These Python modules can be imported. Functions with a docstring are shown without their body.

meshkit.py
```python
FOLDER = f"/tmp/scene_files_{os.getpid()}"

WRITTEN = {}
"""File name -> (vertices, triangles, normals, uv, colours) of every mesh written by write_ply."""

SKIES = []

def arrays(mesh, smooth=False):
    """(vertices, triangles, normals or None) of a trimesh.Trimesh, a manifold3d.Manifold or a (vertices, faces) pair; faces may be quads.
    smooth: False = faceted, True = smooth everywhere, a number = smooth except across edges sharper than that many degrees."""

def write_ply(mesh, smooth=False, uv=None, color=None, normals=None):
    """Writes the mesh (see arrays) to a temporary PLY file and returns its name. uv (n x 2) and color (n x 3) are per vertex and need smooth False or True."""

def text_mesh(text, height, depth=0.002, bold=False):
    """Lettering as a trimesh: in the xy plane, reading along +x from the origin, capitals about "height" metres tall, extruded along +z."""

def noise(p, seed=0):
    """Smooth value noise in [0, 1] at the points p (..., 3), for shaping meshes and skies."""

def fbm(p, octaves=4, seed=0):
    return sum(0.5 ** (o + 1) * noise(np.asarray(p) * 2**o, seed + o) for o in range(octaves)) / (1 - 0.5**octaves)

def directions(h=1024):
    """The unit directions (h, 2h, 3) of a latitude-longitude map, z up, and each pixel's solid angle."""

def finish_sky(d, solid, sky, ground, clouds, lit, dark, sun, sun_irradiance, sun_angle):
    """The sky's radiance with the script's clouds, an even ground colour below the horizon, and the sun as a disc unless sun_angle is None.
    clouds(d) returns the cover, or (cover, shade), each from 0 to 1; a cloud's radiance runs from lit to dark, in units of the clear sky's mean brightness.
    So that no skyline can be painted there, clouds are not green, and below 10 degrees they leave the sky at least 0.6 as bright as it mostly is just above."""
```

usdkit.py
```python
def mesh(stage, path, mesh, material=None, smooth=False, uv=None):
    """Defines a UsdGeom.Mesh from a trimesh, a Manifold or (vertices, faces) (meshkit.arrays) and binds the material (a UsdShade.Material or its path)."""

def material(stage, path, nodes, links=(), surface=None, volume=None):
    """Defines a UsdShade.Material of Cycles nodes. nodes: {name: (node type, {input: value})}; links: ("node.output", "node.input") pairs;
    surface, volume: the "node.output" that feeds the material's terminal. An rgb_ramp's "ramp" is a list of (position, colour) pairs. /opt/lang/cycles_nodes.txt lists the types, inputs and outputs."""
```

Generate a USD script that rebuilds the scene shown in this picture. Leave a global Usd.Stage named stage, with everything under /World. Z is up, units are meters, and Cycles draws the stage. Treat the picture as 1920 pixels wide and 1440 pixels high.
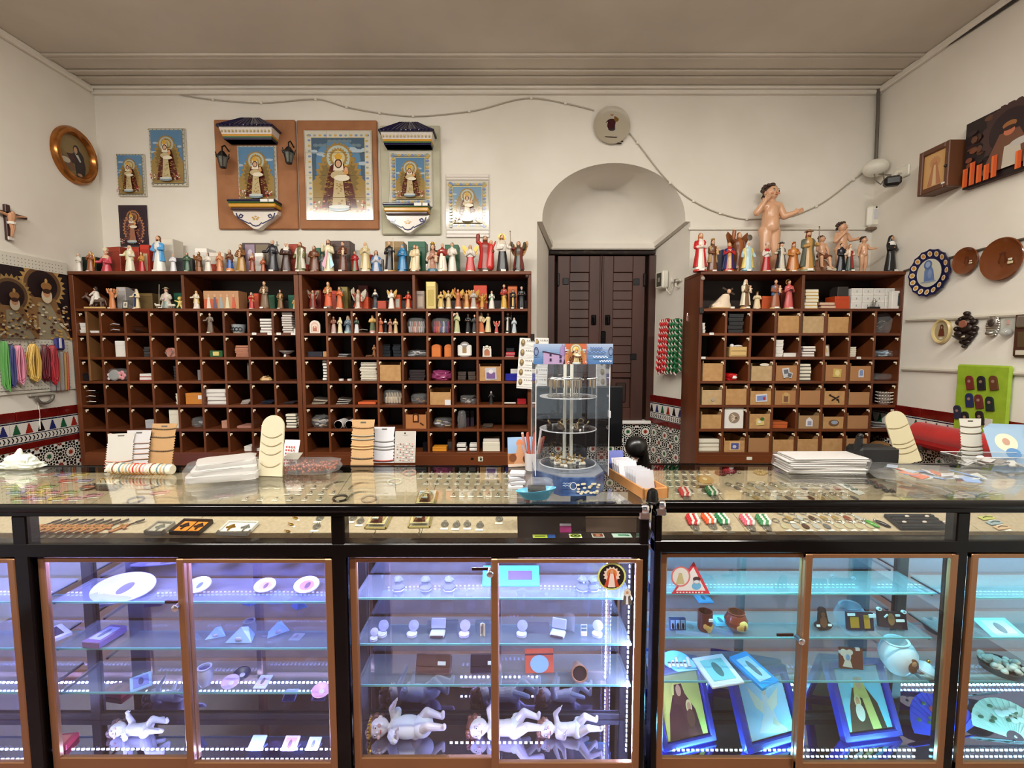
import math,random
import numpy as np,trimesh,usdkit,meshkit
import manifold3d as m3
from shapely.geometry import Polygon,Point,LineString,box as sbox
from shapely.ops import unary_union
from shapely import affinity
from pxr import Usd,UsdGeom,UsdLux,UsdShade,Gf,Sdf,Vt

stage=Usd.Stage.CreateInMemory()
UsdGeom.SetStageUpAxis(stage,UsdGeom.Tokens.z)
UsdGeom.SetStageMetersPerUnit(stage,1.0)
UsdGeom.Xform.Define(stage,'/World')
UsdGeom.Scope.Define(stage,'/World/Looks')

# ---------------------------------------------------------------- camera, lamps, exposure
F,PITCH,EYE=870.0,math.radians(4.27),1.42
cam=UsdGeom.Camera.Define(stage,'/World/camera')
cam.CreateHorizontalApertureAttr(36.0);cam.CreateVerticalApertureAttr(27.0)
cam.CreateFocalLengthAttr(36.0*F/1920)
cam.AddTranslateOp().Set(Gf.Vec3d(0,0,EYE))
cam.AddRotateXOp().Set(90-math.degrees(PITCH))
EXPOSURE=0.0
cam.CreateExposureAttr(EXPOSURE)
cam.CreateClippingRangeAttr(Gf.Vec2f(0.05,200))
ROOM_L,ROOM_R,BACK,CEIL,REAR,FL=-2.85,2.505,3.3,3.19,-2.6,-0.1  # FL: the floor's height
dome=UsdLux.DomeLight.Define(stage,'/World/dome_light')  # what little skylight finds its way in through the shop window behind the camera
dome.CreateIntensityAttr(0.25);dome.CreateColorAttr(Gf.Vec3f(0.9,0.95,1.0))
LAMPS=[(-1.95,0.55),(-0.35,0.55),(1.25,0.55)]
LAMP_POWER,LAMP_TILT=178.0,9.0
for k,(lx,ly)in enumerate(LAMPS):
    l=UsdLux.RectLight.Define(stage,f'/World/lamp_light_{k:03d}')
    l.CreateWidthAttr(1.3);l.CreateHeightAttr(0.09)
    l.CreateIntensityAttr(LAMP_POWER);l.CreateColorAttr(Gf.Vec3f(1.0,0.955,0.88))
    l.AddTranslateOp().Set(Gf.Vec3d(lx,ly,3.085));l.AddRotateXOp().Set(LAMP_TILT)
LED_GAIN=1000.0

# ---------------------------------------------------------------- helpers
rnd=random.Random(7)
def ray(px,py):
    u,v=(px-960)/F,(720-py)/F
    c,s=math.cos(PITCH),math.sin(PITCH)
    return np.array([u,c+v*s,-s+v*c])
def at(px,py,Y):  # a point of the plane y = Y, read off the photograph
    d=ray(px,py);t=Y/d[1]
    return np.array([d[0]*t,Y,EYE+d[2]*t])
def atx(px,py,X):
    d=ray(px,py);t=X/d[0]
    return np.array([X,d[1]*t,EYE+d[2]*t])
def atz(px,py,Z):
    d=ray(px,py);t=(Z-EYE)/d[2]
    return np.array([d[0]*t,d[1]*t,Z])
def lin(c):
    c=np.asarray(c,float)/255
    return tuple(np.where(c<=0.04045,c/12.92,((c+0.055)/1.055)**2.4))
_mats={}
def M(c,rough=0.5,metal=0.0,**kw):  # plain colour (sRGB 0-255), as a principled material
    key=(tuple(c),rough,metal,tuple(sorted(kw.items())))
    if key not in _mats:
        name=f'/World/Looks/paint_{len(_mats):03d}'
        p={'base_color':lin(c),'roughness':rough,'metallic':metal};p.update(kw)
        _mats[key]=usdkit.material(stage,name,{'p':('principled_bsdf',p)},[],'p.BSDF')
    return _mats[key]
def noise_mat(name,c1,c2,scale,rough=0.6,stretch=(1,1,1),bump=0.0,detail=4,lo=0.35,hi=0.65,obj=False,**kw):
    nodes={'g':('texture_coordinate',{})if obj else('geometry',{}),
             'm':('mapping',{'scale':stretch}),'n':('noise_texture',{'scale':scale,'detail':detail}),
             'r':('rgb_ramp',{'ramp':[(0,lin(c1)),(lo,lin(c1)),(hi,lin(c2)),(1,lin(c2))]}),
             'p':('principled_bsdf',{'roughness':rough,**kw})}
    links=[('g.object' if obj else 'g.position','m.vector'),('m.vector','n.vector'),('n.fac','r.fac'),('r.color','p.base_color')]
    if bump:
        nodes['b']=('bump',{'strength':bump,'distance':0.004});links+=[('n.fac','b.height'),('b.normal','p.normal')]
    return usdkit.material(stage,f'/World/Looks/{name}',nodes,links,'p.BSDF')
def glass_mat(name,tint=(1,1,1),refl=0.96,base=0.04,rough=0.0,dust=0.0):
    return usdkit.material(stage,f'/World/Looks/{name}',{
        'lw':('layer_weight',{'blend':0.5}),'pw':('math',{'math_type':'power','value2':5.0}),
        'mu':('math',{'math_type':'multiply_add','value2':refl,'value3':base}),
        't':('transparent_bsdf',{'color':tint}),'g':('glossy_bsdf',{'color':(1,1,1),'roughness':rough}),
        'x':('mix_closure',{}),'d':('diffuse_bsdf',{'color':(0.85,0.9,0.9)}),'y':('mix_closure',{'fac':dust})},
        [('lw.facing','pw.value1'),('pw.value','mu.value1'),('mu.value','x.fac'),('t.BSDF','x.closure1'),('g.BSDF','x.closure2'),('x.closure','y.closure1'),('d.BSDF','y.closure2')],'y.closure' if dust else 'x.closure')
def emit_mat(name,color,strength):
    return usdkit.material(stage,f'/World/Looks/{name}',{'e':('emission',{'color':color,'strength':strength})},[],'e.emission')
# many-coloured prints and paint: the colour of each face is kept on the mesh
PRINT=usdkit.material(stage,'/World/Looks/print',{'a':('attribute',{'attribute':'tint'}),'p':('principled_bsdf',{'roughness':0.45})},[('a.color','p.base_color')],'p.BSDF')
GLAZE=usdkit.material(stage,'/World/Looks/glazed_print',{'a':('attribute',{'attribute':'tint'}),'p':('principled_bsdf',{'roughness':0.12})},[('a.color','p.base_color')],'p.BSDF')

_count={}
def path_for(parent,name):
    n=_count.get((parent,name),0);_count[(parent,name)]=n+1
    return f'{parent}/{name}' if n==0 else f'{parent}/{name}_{n:03d}'
def tag(prim,label=None,cat=None,group=None,kind=None):
    for k,v in(('label',label),('category',cat),('group',group),('kind',kind)):
        if v:prim.SetCustomDataByKey(k,v)
class T:  # a thing: an Xform at its base
    def __init__(s,name,label,cat,loc=(0,0,0),rot=(0,0,0),sc=1.0,group=None,kind=None,src=None):
        s.path=path_for('/World',name)
        x=UsdGeom.Xform.Define(stage,s.path)
        x.AddTranslateOp().Set(Gf.Vec3d(*map(float,loc)));x.AddRotateXYZOp().Set(Gf.Vec3f(*map(float,rot)))
        x.AddScaleOp().Set(Gf.Vec3f(*([float(sc)]*3 if np.ndim(sc)==0 else map(float,sc))))
        s.prim=x.GetPrim();tag(s.prim,label,cat,group,kind)
        if src is not None:
            s.prim.GetReferences().AddInternalReference(src.path);s.prim.SetInstanceable(True)
    def part(s,name,mesh,mat,label=None,smooth=30,kind=None,under=None,tint=None):
        p=path_for(under or s.path,name)
        m=put(p,mesh,mat,smooth)
        tag(m.GetPrim(),label,None,None,kind)
        return p
def put(p,mesh,mat,smooth=30):
    if isinstance(mesh,Art):
        mesh,col=mesh.build()
        m=usdkit.mesh(stage,p,mesh,mat,False)
        UsdGeom.PrimvarsAPI(m).CreatePrimvar('tint',Sdf.ValueTypeNames.Color3fArray,UsdGeom.Tokens.vertex).Set(Vt.Vec3fArray.FromNumpy(col.astype(np.float32)))
        return m
    return usdkit.mesh(stage,p,mesh,mat,smooth)
_protos={}
def again(key,build,name,label,cat,loc=(0,0,0),rot=(0,0,0),sc=1.0,group=None):
    """The first of a kind is built, every later one refers to it."""
    if key in _protos:return T(name,label,cat,loc,rot,sc,group,src=_protos[key])
    t=T(name,label,cat,loc,rot,sc,group);build(t);_protos[key]=t
    return t
def one(name,mesh,mat,label,cat=None,group=None,kind=None,smooth=30):  # a thing that is one mesh
    m=put(path_for('/World',name),mesh,mat,smooth);tag(m.GetPrim(),label,cat,group,kind)
    return m

# ---- shapes
def V(*a):return np.array(a,float)
def bx(x0,x1,y0,y1,z0,z1):
    m=trimesh.creation.box([x1-x0,y1-y0,z1-z0]);m.apply_translation([(x0+x1)/2,(y0+y1)/2,(z0+z1)/2]);return m
_cbf=None
def cb(x0,x1,y0,y1,z0,z1,c=0.003):  # a box with chamfered edges
    global _cbf
    lo,hi=np.minimum([x0,y0,z0],[x1,y1,z1]).astype(float),np.maximum([x0,y0,z0],[x1,y1,z1]).astype(float)
    S=np.array([(sx,sy,sz)for sx in(-1,1)for sy in(-1,1)for sz in(-1,1)for _ in range(3)],float);K=np.tile(np.eye(3),(8,1))
    if _cbf is None:
        h=trimesh.convex.convex_hull(S*(1-.3*(1-K)));o=[int(np.argmin(((S*(1-.3*(1-K))-p)**2).sum(1)))for p in h.vertices]
        _cbf=np.array(o)[h.faces]
    c=min(c,*(0.45*(hi-lo)))
    return trimesh.Trimesh((lo+hi)/2+S*((hi-lo)/2-c*(1-K)),_cbf,process=False)
def frame_to(d):
    d=np.asarray(d,float);d=d/np.linalg.norm(d)
    a=np.cross(d,[0,0,1.0]if abs(d[2])<0.9 else[1.0,0,0]);a/=np.linalg.norm(a)
    return a,np.cross(d,a),d
def loft(rings,caps=True):
    rings=np.asarray(rings,float);n,k=rings.shape[:2]
    v=rings.reshape(-1,3);f=[]
    for i in range(n-1):
        for j in range(k):
            a,b=i*k+j,i*k+(j+1)%k
            f+=[[a,b,b+k],[a,b+k,a+k]]
    if caps:
        v=np.vstack([v,rings[0].mean(0),rings[-1].mean(0)]);c0,c1=len(v)-2,len(v)-1
        for j in range(k):
            f.append([c0,(j+1)%k,j]);f.append([c1,(n-1)*k+j,(n-1)*k+(j+1)%k])
    return trimesh.Trimesh(v,np.array(f),process=False)
def tube(pts,r,n=8,caps=True):
    pts=np.asarray(pts,float);r=np.broadcast_to(r,(len(pts),));g=np.gradient(pts,axis=0)
    a,b,_=frame_to(g[0]if np.linalg.norm(g[0])>1e-9 else[0,0,1]);rings=[]
    for i in range(len(pts)):
        d=g[i]/max(np.linalg.norm(g[i]),1e-9)
        a=a-d*np.dot(a,d);a/=max(np.linalg.norm(a),1e-9);b=np.cross(d,a)
        t=np.arange(n)*2*math.pi/n
        rings.append(pts[i]+r[i]*(np.cos(t)[:,None]*a+np.sin(t)[:,None]*b))
    return loft(rings,caps)
def ring_tube(c,R,r,n=20,k=6,axis='z',Ry=None):
    t=np.arange(n+1)*2*math.pi/n;Ry=Ry or R
    p=np.stack([R*np.cos(t),Ry*np.sin(t),0*t],1)
    if axis=='y':p=p[:,[0,2,1]]
    if axis=='x':p=p[:,[2,0,1]]
    p[-1]=p[0]
    return tube(p+np.asarray(c),r,k,False)
def lathe(prof,n=24,c=(0,0,0)):
    t=np.arange(n)*2*math.pi/n
    rings=[np.stack([r*np.cos(t),r*np.sin(t),np.full(n,z)],1)+np.asarray(c)for r,z in prof]
    return loft(rings)
def ell(c,r,sub=2):
    m=trimesh.creation.icosphere(sub);m.vertices=m.vertices*np.asarray(r,float)+np.asarray(c,float);return m
def cap(p0,p1,r0,r1,n=8):  # a limb with round ends
    p0,p1=np.asarray(p0,float),np.asarray(p1,float);d=p1-p0;L=np.linalg.norm(d)or 1e-6;u=d/L
    pts=[p0-u*r0*.95,p0-u*r0*.6,p0,p1,p1+u*r1*.6,p1+u*r1*.95]
    g=frame_to(u);t=np.arange(n)*2*math.pi/n
    return loft([q+r*(np.cos(t)[:,None]*g[0]+np.sin(t)[:,None]*g[1])for q,r in zip(pts,[r0*.3,r0*.8,r0,r1,r1*.8,r1*.3])])
def cat(*ms):
    flat=[]
    for m in ms:flat+=m if isinstance(m,list)else[m]
    return trimesh.util.concatenate(flat)
def prism(poly,depth):
    g=[trimesh.creation.extrude_polygon(p,depth,engine='earcut')for p in(getattr(poly,'geoms',[poly]))if p.area>1e-10]
    return cat(g)
def RX(a):return trimesh.transformations.rotation_matrix(math.radians(a),[1,0,0])
def RY(a):return trimesh.transformations.rotation_matrix(math.radians(a),[0,1,0])
def RZ(a):return trimesh.transformations.rotation_matrix(math.radians(a),[0,0,1])
def xf(m,*ops):  # copies and moves a mesh: matrices, or a vector for a shift
    m=m.copy()
    for o in ops:
        o=np.asarray(o,float);m.apply_transform(o)if o.shape==(4,4)else m.apply_translation(o)
    return m
def up(m):return xf(m,RX(90))  # from the xy plane to the xz plane, facing -y
def text(s,h,d=0.0006,bold=False):return meshkit.text_mesh(s,h,d,bold)
def ellp(cx,cy,rx,ry,n=28):return affinity.translate(affinity.scale(Point(0,0).buffer(1,quad_segs=n//4),rx,ry),cx,cy)
def rrect(x0,y0,x1,y1,r):return sbox(x0+r,y0+r,x1-r,y1-r).buffer(r,quad_segs=4)
class Art:
    """A flat print made of coloured patches laid over each other (hair-thin steps), in the xz plane facing -y."""
    def __init__(s,step=0.00022,wall=None):s.v,s.f,s.c,s.n,s.k,s.step=[],[],[],0,0,step
    def add(s,poly,col,layer=None):
        if poly.is_empty:return s
        s.k=s.k+1 if layer is None else layer
        for g in getattr(poly,'geoms',[poly]):
            if g.geom_type!='Polygon' or g.area<1e-9:continue
            v,f=trimesh.creation.triangulate_polygon(g,engine='earcut')
            w=np.stack([v[:,0],np.full(len(v),-s.k*s.step),v[:,1]],1);f=np.asarray(f)
            n=np.cross(w[f[:,1]]-w[f[:,0]],w[f[:,2]]-w[f[:,0]])
            f=np.where((n[:,1]>0)[:,None],f[:,::-1],f)
            s.raw(w,f,col)
        return s
    def raw(s,v,f,col):
        s.v.append(np.asarray(v,float));s.f.append(np.asarray(f)+s.n);s.c.append(np.tile(lin(col),(len(v),1)));s.n+=len(v);return s
    def mesh(s,m,col):return s.raw(m.vertices,m.faces,col)
    def map(s,fn):s.v=[fn(v)for v in s.v];return s
    def build(s):return trimesh.Trimesh(np.vstack(s.v),np.vstack(s.f),process=False),np.vstack(s.c)
# ================================================================ the room
PLASTER=noise_mat('plaster',(222,216,203),(233,228,217),2.2,0.85,bump=0.15,detail=6,lo=0.3,hi=0.7)
CEILP=noise_mat('ceiling_paint',(196,188,174),(210,202,188),1.5,0.9,bump=0.1,detail=6)
FLOORM=noise_mat('terracotta_floor',(128,98,84),(150,118,102),6,0.3)
WOOD=noise_mat('shelf_wood',(84,41,19),(114,60,29),5,0.4,stretch=(1.0,1.0,0.22),detail=6)
WOODH=noise_mat('shelf_wood_long',(84,41,19),(114,60,29),5,0.4,stretch=(0.22,1.0,1.0),detail=6)
WOODD=noise_mat('door_wood',(62,34,26),(78,45,34),7,0.5,stretch=(1.0,1.0,0.2),detail=5)
BLACKG=M((7,5,5),0.12,0.0,specular_ior_level=0.2)
BLACK=M((16,14,15),0.45)
BRONZE=M((146,104,70),0.32,0.55)
CHROME=M((215,215,218),0.15,1.0)
FELT=noise_mat('beige_felt',(172,153,126),(184,165,138),90,0.95,bump=0.2)
PANE=glass_mat('window_pane',(0.97,0.985,0.98))
TOPGLASS=glass_mat('counter_glass',(0.95,0.97,0.95),0.96,0.045)
SHELFGLASS=glass_mat('shelf_glass',(0.90,0.97,0.97),0.9,0.06,dust=0.065)
EDGEGLASS=M((120,190,190),0.15,0.0,alpha=0.75)
ACRYL=glass_mat('acrylic',(0.94,0.95,0.96),0.9,0.05)
MIRROR=M((176,178,198),0.03,1.0)
GOLD=M((196,150,60),0.28,0.9)
SILVER=M((190,188,180),0.3,0.9)
WHITE=M((232,230,224),0.5)
PAPER=M((235,232,226),0.6)
CARDB=noise_mat('cardboard',(176,132,82),(188,146,96),40,0.8)
CARDP=noise_mat('cardboard_pale',(178,148,106),(190,160,118),40,0.8)

def struct(name,mesh,mat,smooth=30):
    return one(name,mesh,mat,None,None,None,'structure',smooth)
struct('floor',bx(ROOM_L-.2,ROOM_R+.2,REAR-.2,3.9,FL-.1,FL),FLOORM)
struct('ceiling',bx(ROOM_L-.2,ROOM_R+.2,REAR-.2,3.9,CEIL,CEIL+.1),CEILP)
WL=T('wall_left',None,None,kind='structure');WL.part('plaster',bx(ROOM_L-.2,ROOM_L,REAR-.2,3.9,FL,CEIL),PLASTER)
WR=T('wall_right',None,None,kind='structure');WR.part('plaster',bx(ROOM_R,ROOM_R+.2,REAR-.2,3.9,FL,CEIL),PLASTER)
# rear wall, behind the photographer, with the shop window
rw=sbox(ROOM_L,FL,ROOM_R,CEIL).difference(unary_union([sbox(-1.9,.5,-.5,2.3),sbox(.2,.5,1.6,2.3)]))
struct('wall_rear',xf(up(prism(rw,.2)),V(0,REAR,0)),noise_mat('rear_plaster',(70,58,48),(86,72,60),3,.8))
for k,(a,b)in enumerate(((-1.9,-.5),(.2,1.6))):
    w=T(f'window_{k + 1}',None,None,kind='structure')
    for q in(a,(a+b)/2,b):w.part('window_bar',cb(q-.03,q+.03,REAR-.12,REAR-.06,.5,2.3),M((90,70,50)))
    for q in(.53,1.4,2.27):w.part('window_bar',cb(a,b,REAR-.11,REAR-.07,q-.03,q+.03),M((90,70,50)))
    w.part('window_pane',bx(a,b,REAR-.1,REAR-.095,.5,2.3),PANE)
# ---- back wall and its splayed niche
NX,NY=0.707,3.717  # niche axis, plane of the shutters
OH,IH,AH=0.533,0.404,0.497  # half widths: outer jamb, inner jamb, arch
ZS,ZI,ZT,SILL=2.325,2.205,2.70,0.83
arch=[(NX+AH*math.cos(t),ZS+(ZT-ZS)*math.sin(t))for t in np.linspace(0,math.pi,33)]
hole=Polygon([(NX-OH,FL),(NX+OH,FL),(NX+OH,ZS)]+arch+[(NX-OH,ZS)])
WB=T('wall_back',None,None,kind='structure')
wall=sbox(ROOM_L-.2,FL,ROOM_R+.2,CEIL).difference(hole)
WB.part('plaster',xf(up(prism(wall,.1)),V(0,BACK+.1,0)),PLASTER)
def quad(a,b,c,d):return trimesh.Trimesh([a,b,c,d],[[0,1,2],[0,2,3]],process=False)
WB.part('jamb',quad((NX-OH,BACK,FL),(NX-IH,NY+.05,FL),(NX-IH,NY+.05,ZI),(NX-OH,BACK,ZS)),PLASTER)
WB.part('jamb',quad((NX+IH,NY+.05,FL),(NX+OH,BACK,FL),(NX+OH,BACK,ZS),(NX+IH,NY+.05,ZI)),PLASTER)
o=np.array([(x,BACK,z)for x,z in arch])
i_=np.array([(NX+(IH-.01)*math.cos(t),NY-.03,ZI+.03+.42*math.sin(t))for t in np.linspace(0,math.pi,33)])
mid=(o+i_)/2+np.stack([0*o[:,0],0*o[:,0],.035*np.sin(np.linspace(0,math.pi,33))],1)
rings=np.stack([o,mid,i_]);v=rings.reshape(-1,3);f=[]
for a in range(2):
    for b in range(32):p=a*33+b;f+=[[p,p+1,p+34],[p,p+34,p+33]]
v=np.vstack([v,[NX,NY-.025,ZI+.2]])
for b in range(32):f.append([66+b,67+b,99])
f.append([98,66,99])
WB.part('niche_vault',trimesh.Trimesh(v,f,process=False),PLASTER,smooth=True)
WB.part('impost',loft([[(NX-OH,BACK-.002,ZS-.02),(NX-AH,BACK-.002,ZS-.02),(NX-AH,BACK-.002,ZS+.004),(NX-OH,BACK-.002,ZS+.004)],[(NX-IH,NY,ZI-.01),(NX-IH+.03,NY,ZI-.01),(NX-IH+.03,NY,ZI+.03),(NX-IH,NY,ZI+.03)]]),PLASTER)
WB.part('impost',loft([[(NX+AH,BACK-.002,ZS-.02),(NX+OH,BACK-.002,ZS-.02),(NX+OH,BACK-.002,ZS+.004),(NX+AH,BACK-.002,ZS+.004)],[(NX+IH-.03,NY,ZI-.01),(NX+IH,NY,ZI-.01),(NX+IH,NY,ZI+.03),(NX+IH-.03,NY,ZI+.03)]]),PLASTER)
WB.part('lintel',cb(NX-IH,NX+IH,NY-.06,NY+.1,ZI-.012,ZI+.035,.008),PLASTER)
WB.part('parapet',bx(NX-IH-.05,NX+IH+.05,NY-.015,NY+.15,FL,SILL),PLASTER)
WB.part('plaster',bx(NX-1,NX+1,NY+.1,NY+.2,FL,CEIL),M((60,40,30),.8))
# cornice: three stepped mouldings under the ceiling
for nm,mk in(('trim_1',lambda a,b,c,d:bx(ROOM_L,ROOM_R,BACK-b,BACK-a,c,d)),):
    t=T(nm,None,None,kind='structure')
    for(pr,z0,z1)in((.03,CEIL-.045,CEIL-.02),(.05,CEIL-.02,CEIL-.0),):
        t.part('moulding',cb(ROOM_L,ROOM_R,BACK-pr,BACK,z0,z1,.006),PLASTER)
    for y_ in(.13,.2,.33,.36):t.part('moulding',cb(ROOM_L,ROOM_R,BACK-y_-.025,BACK-y_,CEIL-.012,CEIL+.001,.005),CEILP)
    for x0,x1 in((ROOM_L,ROOM_L+.03),(ROOM_R-.03,ROOM_R)):
        t.part('moulding',cb(x0,x1,REAR,BACK-.03,CEIL-.04,CEIL,.006),PLASTER)

# ---- double shutters in the niche
D1=T('door_1',None,None,kind='structure')
dx=lambda px:(px-960)/F*NY/1.01
def dz(py):return at(1120,py,NY)[2]
ZD1=dz(479)
D1.part('door_frame',cb(NX-IH-.01,NX+IH+.01,NY-.03,NY+.05,dz(478),ZI-.008,.006),noise_mat('worn_lintel',(34,24,20),(96,84,70),30,.8,stretch=(.4,1,1),lo=.55,hi=.72))
for s in(-1,1):
    D1.part('door_frame',cb(NX+s*IH-.035,NX+s*IH+.035,NY-.02,NY+.05,SILL,ZD1,.006),WOODD)
D1.part('door_sill',cb(NX-IH,NX+IH,NY-.05,NY+.05,SILL-.005,SILL+.02,.004),WHITE)
for s in(0,1):
    xa,xb=(dx(1045),dx(1126))if s==0 else(dx(1128),dx(1208))
    za,zb=SILL+.02,ZD1-.005
    pa,pb=(dx(1068),dx(1104))if s==0 else(dx(1149),dx(1185))
    zt,zm,zl=dz(511),dz(699),dz(708)
    lf=D1.part('leaf',cb(xa,pa,NY-.01,NY+.03,za,zb,.004),WOODD)
    for k,b in enumerate((cb(pb,xb,NY-.01,NY+.03,za,zb,.004),cb(pa,pb,NY-.01,NY+.03,zt,zb,.004),cb(pa,pb,NY-.01,NY+.03,zl,zm,.004),cb(pa,pb,NY-.01,NY+.03,za,za+.1,.004))):
        D1.part('rail' if k else 'stile',b,WOODD,under=lf)
    n=11
    for k in range(n):
        z0=zm+(zt-zm)*k/n;h=(zt-zm)/n
        D1.part('slat',xf(cb(pa,pb,-.006,.006,.0015,h-.001,.003),RX(-3),V(0,NY+.004,z0)),WOODD,under=lf)
    D1.part('panel',cb(pa,pb,NY+.012,NY+.024,za+.1,zl,.004),WOODD,under=lf)
    D1.part('panel',cb(pa+.035,pb-.035,NY+.002,NY+.02,za+.14,zl-.04,.01),M((44,25,19),.5),under=lf)
    D1.part('moulding',cb((xa if s else xb)-.012,(xa if s else xb)+.012,NY-.018,NY,za,zb,.005),WOODD,under=lf)
    kx=dx(1113)if s==0 else dx(1139)
    z=dz(600)
    D1.part('knob',cat(cb(kx-.02,kx+.02,NY-.02,NY-.008,z-.04,z+.04,.01),tube([(kx,NY-.02,z+.025),(kx,NY-.05,z+.015),(kx,NY-.05,z-.02),(kx,NY-.02,z-.03)],.009)),M((20,18,18),.25,.6),'black iron pull')
    for hx,hy in(((1060,528),)if s==0 else((1192,529),(1189,669))):
        D1.part('hinge_plate',cb(dx(hx)-.024,dx(hx)+.024,NY-.014,NY-.006,dz(hy)-.026,dz(hy)+.026,.004),M((26,26,28),.4,.4),'black square plate')
    D1.part('hinge',cb(dx(1046 if s==0 else 1206)-.008,dx(1046 if s==0 else 1206)+.008,NY-.03,NY-.008,dz(537),dz(513),.004),M((26,20,18),.4,.4))
D1.part('lock',cat(cb(dx(1131)-.018,dx(1131)+.018,NY-.032,NY-.01,dz(645),dz(621),.006),ell((dx(1131),NY-.034,dz(634)),(.007,.006,.007))),M((20,18,18),.25,.6),'black lock plate')

# ---- tiled dado: cap tiles, border tiles with stepped cones and chevrons, star mosaic
REDT=noise_mat('red_glazed_tile',(92,14,12),(112,22,18),12,0.14)
TW=0.14
CONES=[(24,20,22),(40,44,104),(36,92,60),(150,42,30)]
def border_art(first,n=2):
    a=Art();W=TW
    a.add(sbox(0,0,W-.001,.128),(222,218,210))
    for z0,z1 in((.118,.125),(.046,.0505),(.001,.006)):a.add(sbox(0,z0,W-.001,z1),(26,26,52))
    for k in range(n):
        c=CONES[(first+k)%4];x=W*(k+.5)/n;st=[]
        for q in range(6):
            hw=.021-q*.0031;st.append(sbox(x-hw,.055+q*.0095,x+hw,.055+(q+1)*.0095))
        a.add(unary_union(st),c)
    for k in range(6):
        x=W*k/6+.003
        a.add(Polygon([(x,.011),(x+.007,.011),(x+.016,.026),(x+.007,.041),(x,.041),(x+.009,.026)]),(26,26,30))
    return a
def star(cx,cy,r1,r2,n,ph=0):
    return Polygon([(cx+(r1 if k%2==0 else r2)*math.cos(math.pi*k/n+ph),cy+(r1 if k%2==0 else r2)*math.sin(math.pi*k/n+ph))for k in range(2*n)])
def mosaic_art(kind):
    a=Art();W=TW-.001;c=W/2;R=random.Random(kind)
    a.add(sbox(0,0,W,W),(220,216,206))
    star_c=(36,92,60)if kind==0 else(146,50,30)
    for k in range(16):
        t=math.pi*k/8
        for r,s,col in((.035,.0074,(20,18,22)),(.050,.0098,(28,52,42)if k%2 else(20,18,22)),(.0665,.0115,(110,30,24)if k%4==0 else(20,18,22))):
            tt=t+(math.pi/16 if r==.05 else 0)
            p=star(c+r*math.cos(tt),c+r*math.sin(tt),s,s*.72,3,tt).intersection(sbox(0,0,W,W))
            a.add(p,col,2)
    for x,y in((0,0),(W,0),(0,W),(W,W)):a.add(star(x,y,.022,.012,8).intersection(sbox(0,0,W,W)),(122,40,30),3)
    for x,y in((c,0),(c,W),(0,c),(W,c)):a.add(star(x,y,.016,.009,5).intersection(sbox(0,0,W,W)),(24,22,26),3)
    a.add(ellp(c,c,.028,.028),(224,220,210),4);a.add(star(c,c,.021,.011,8),star_c,5)
    return a
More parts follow.
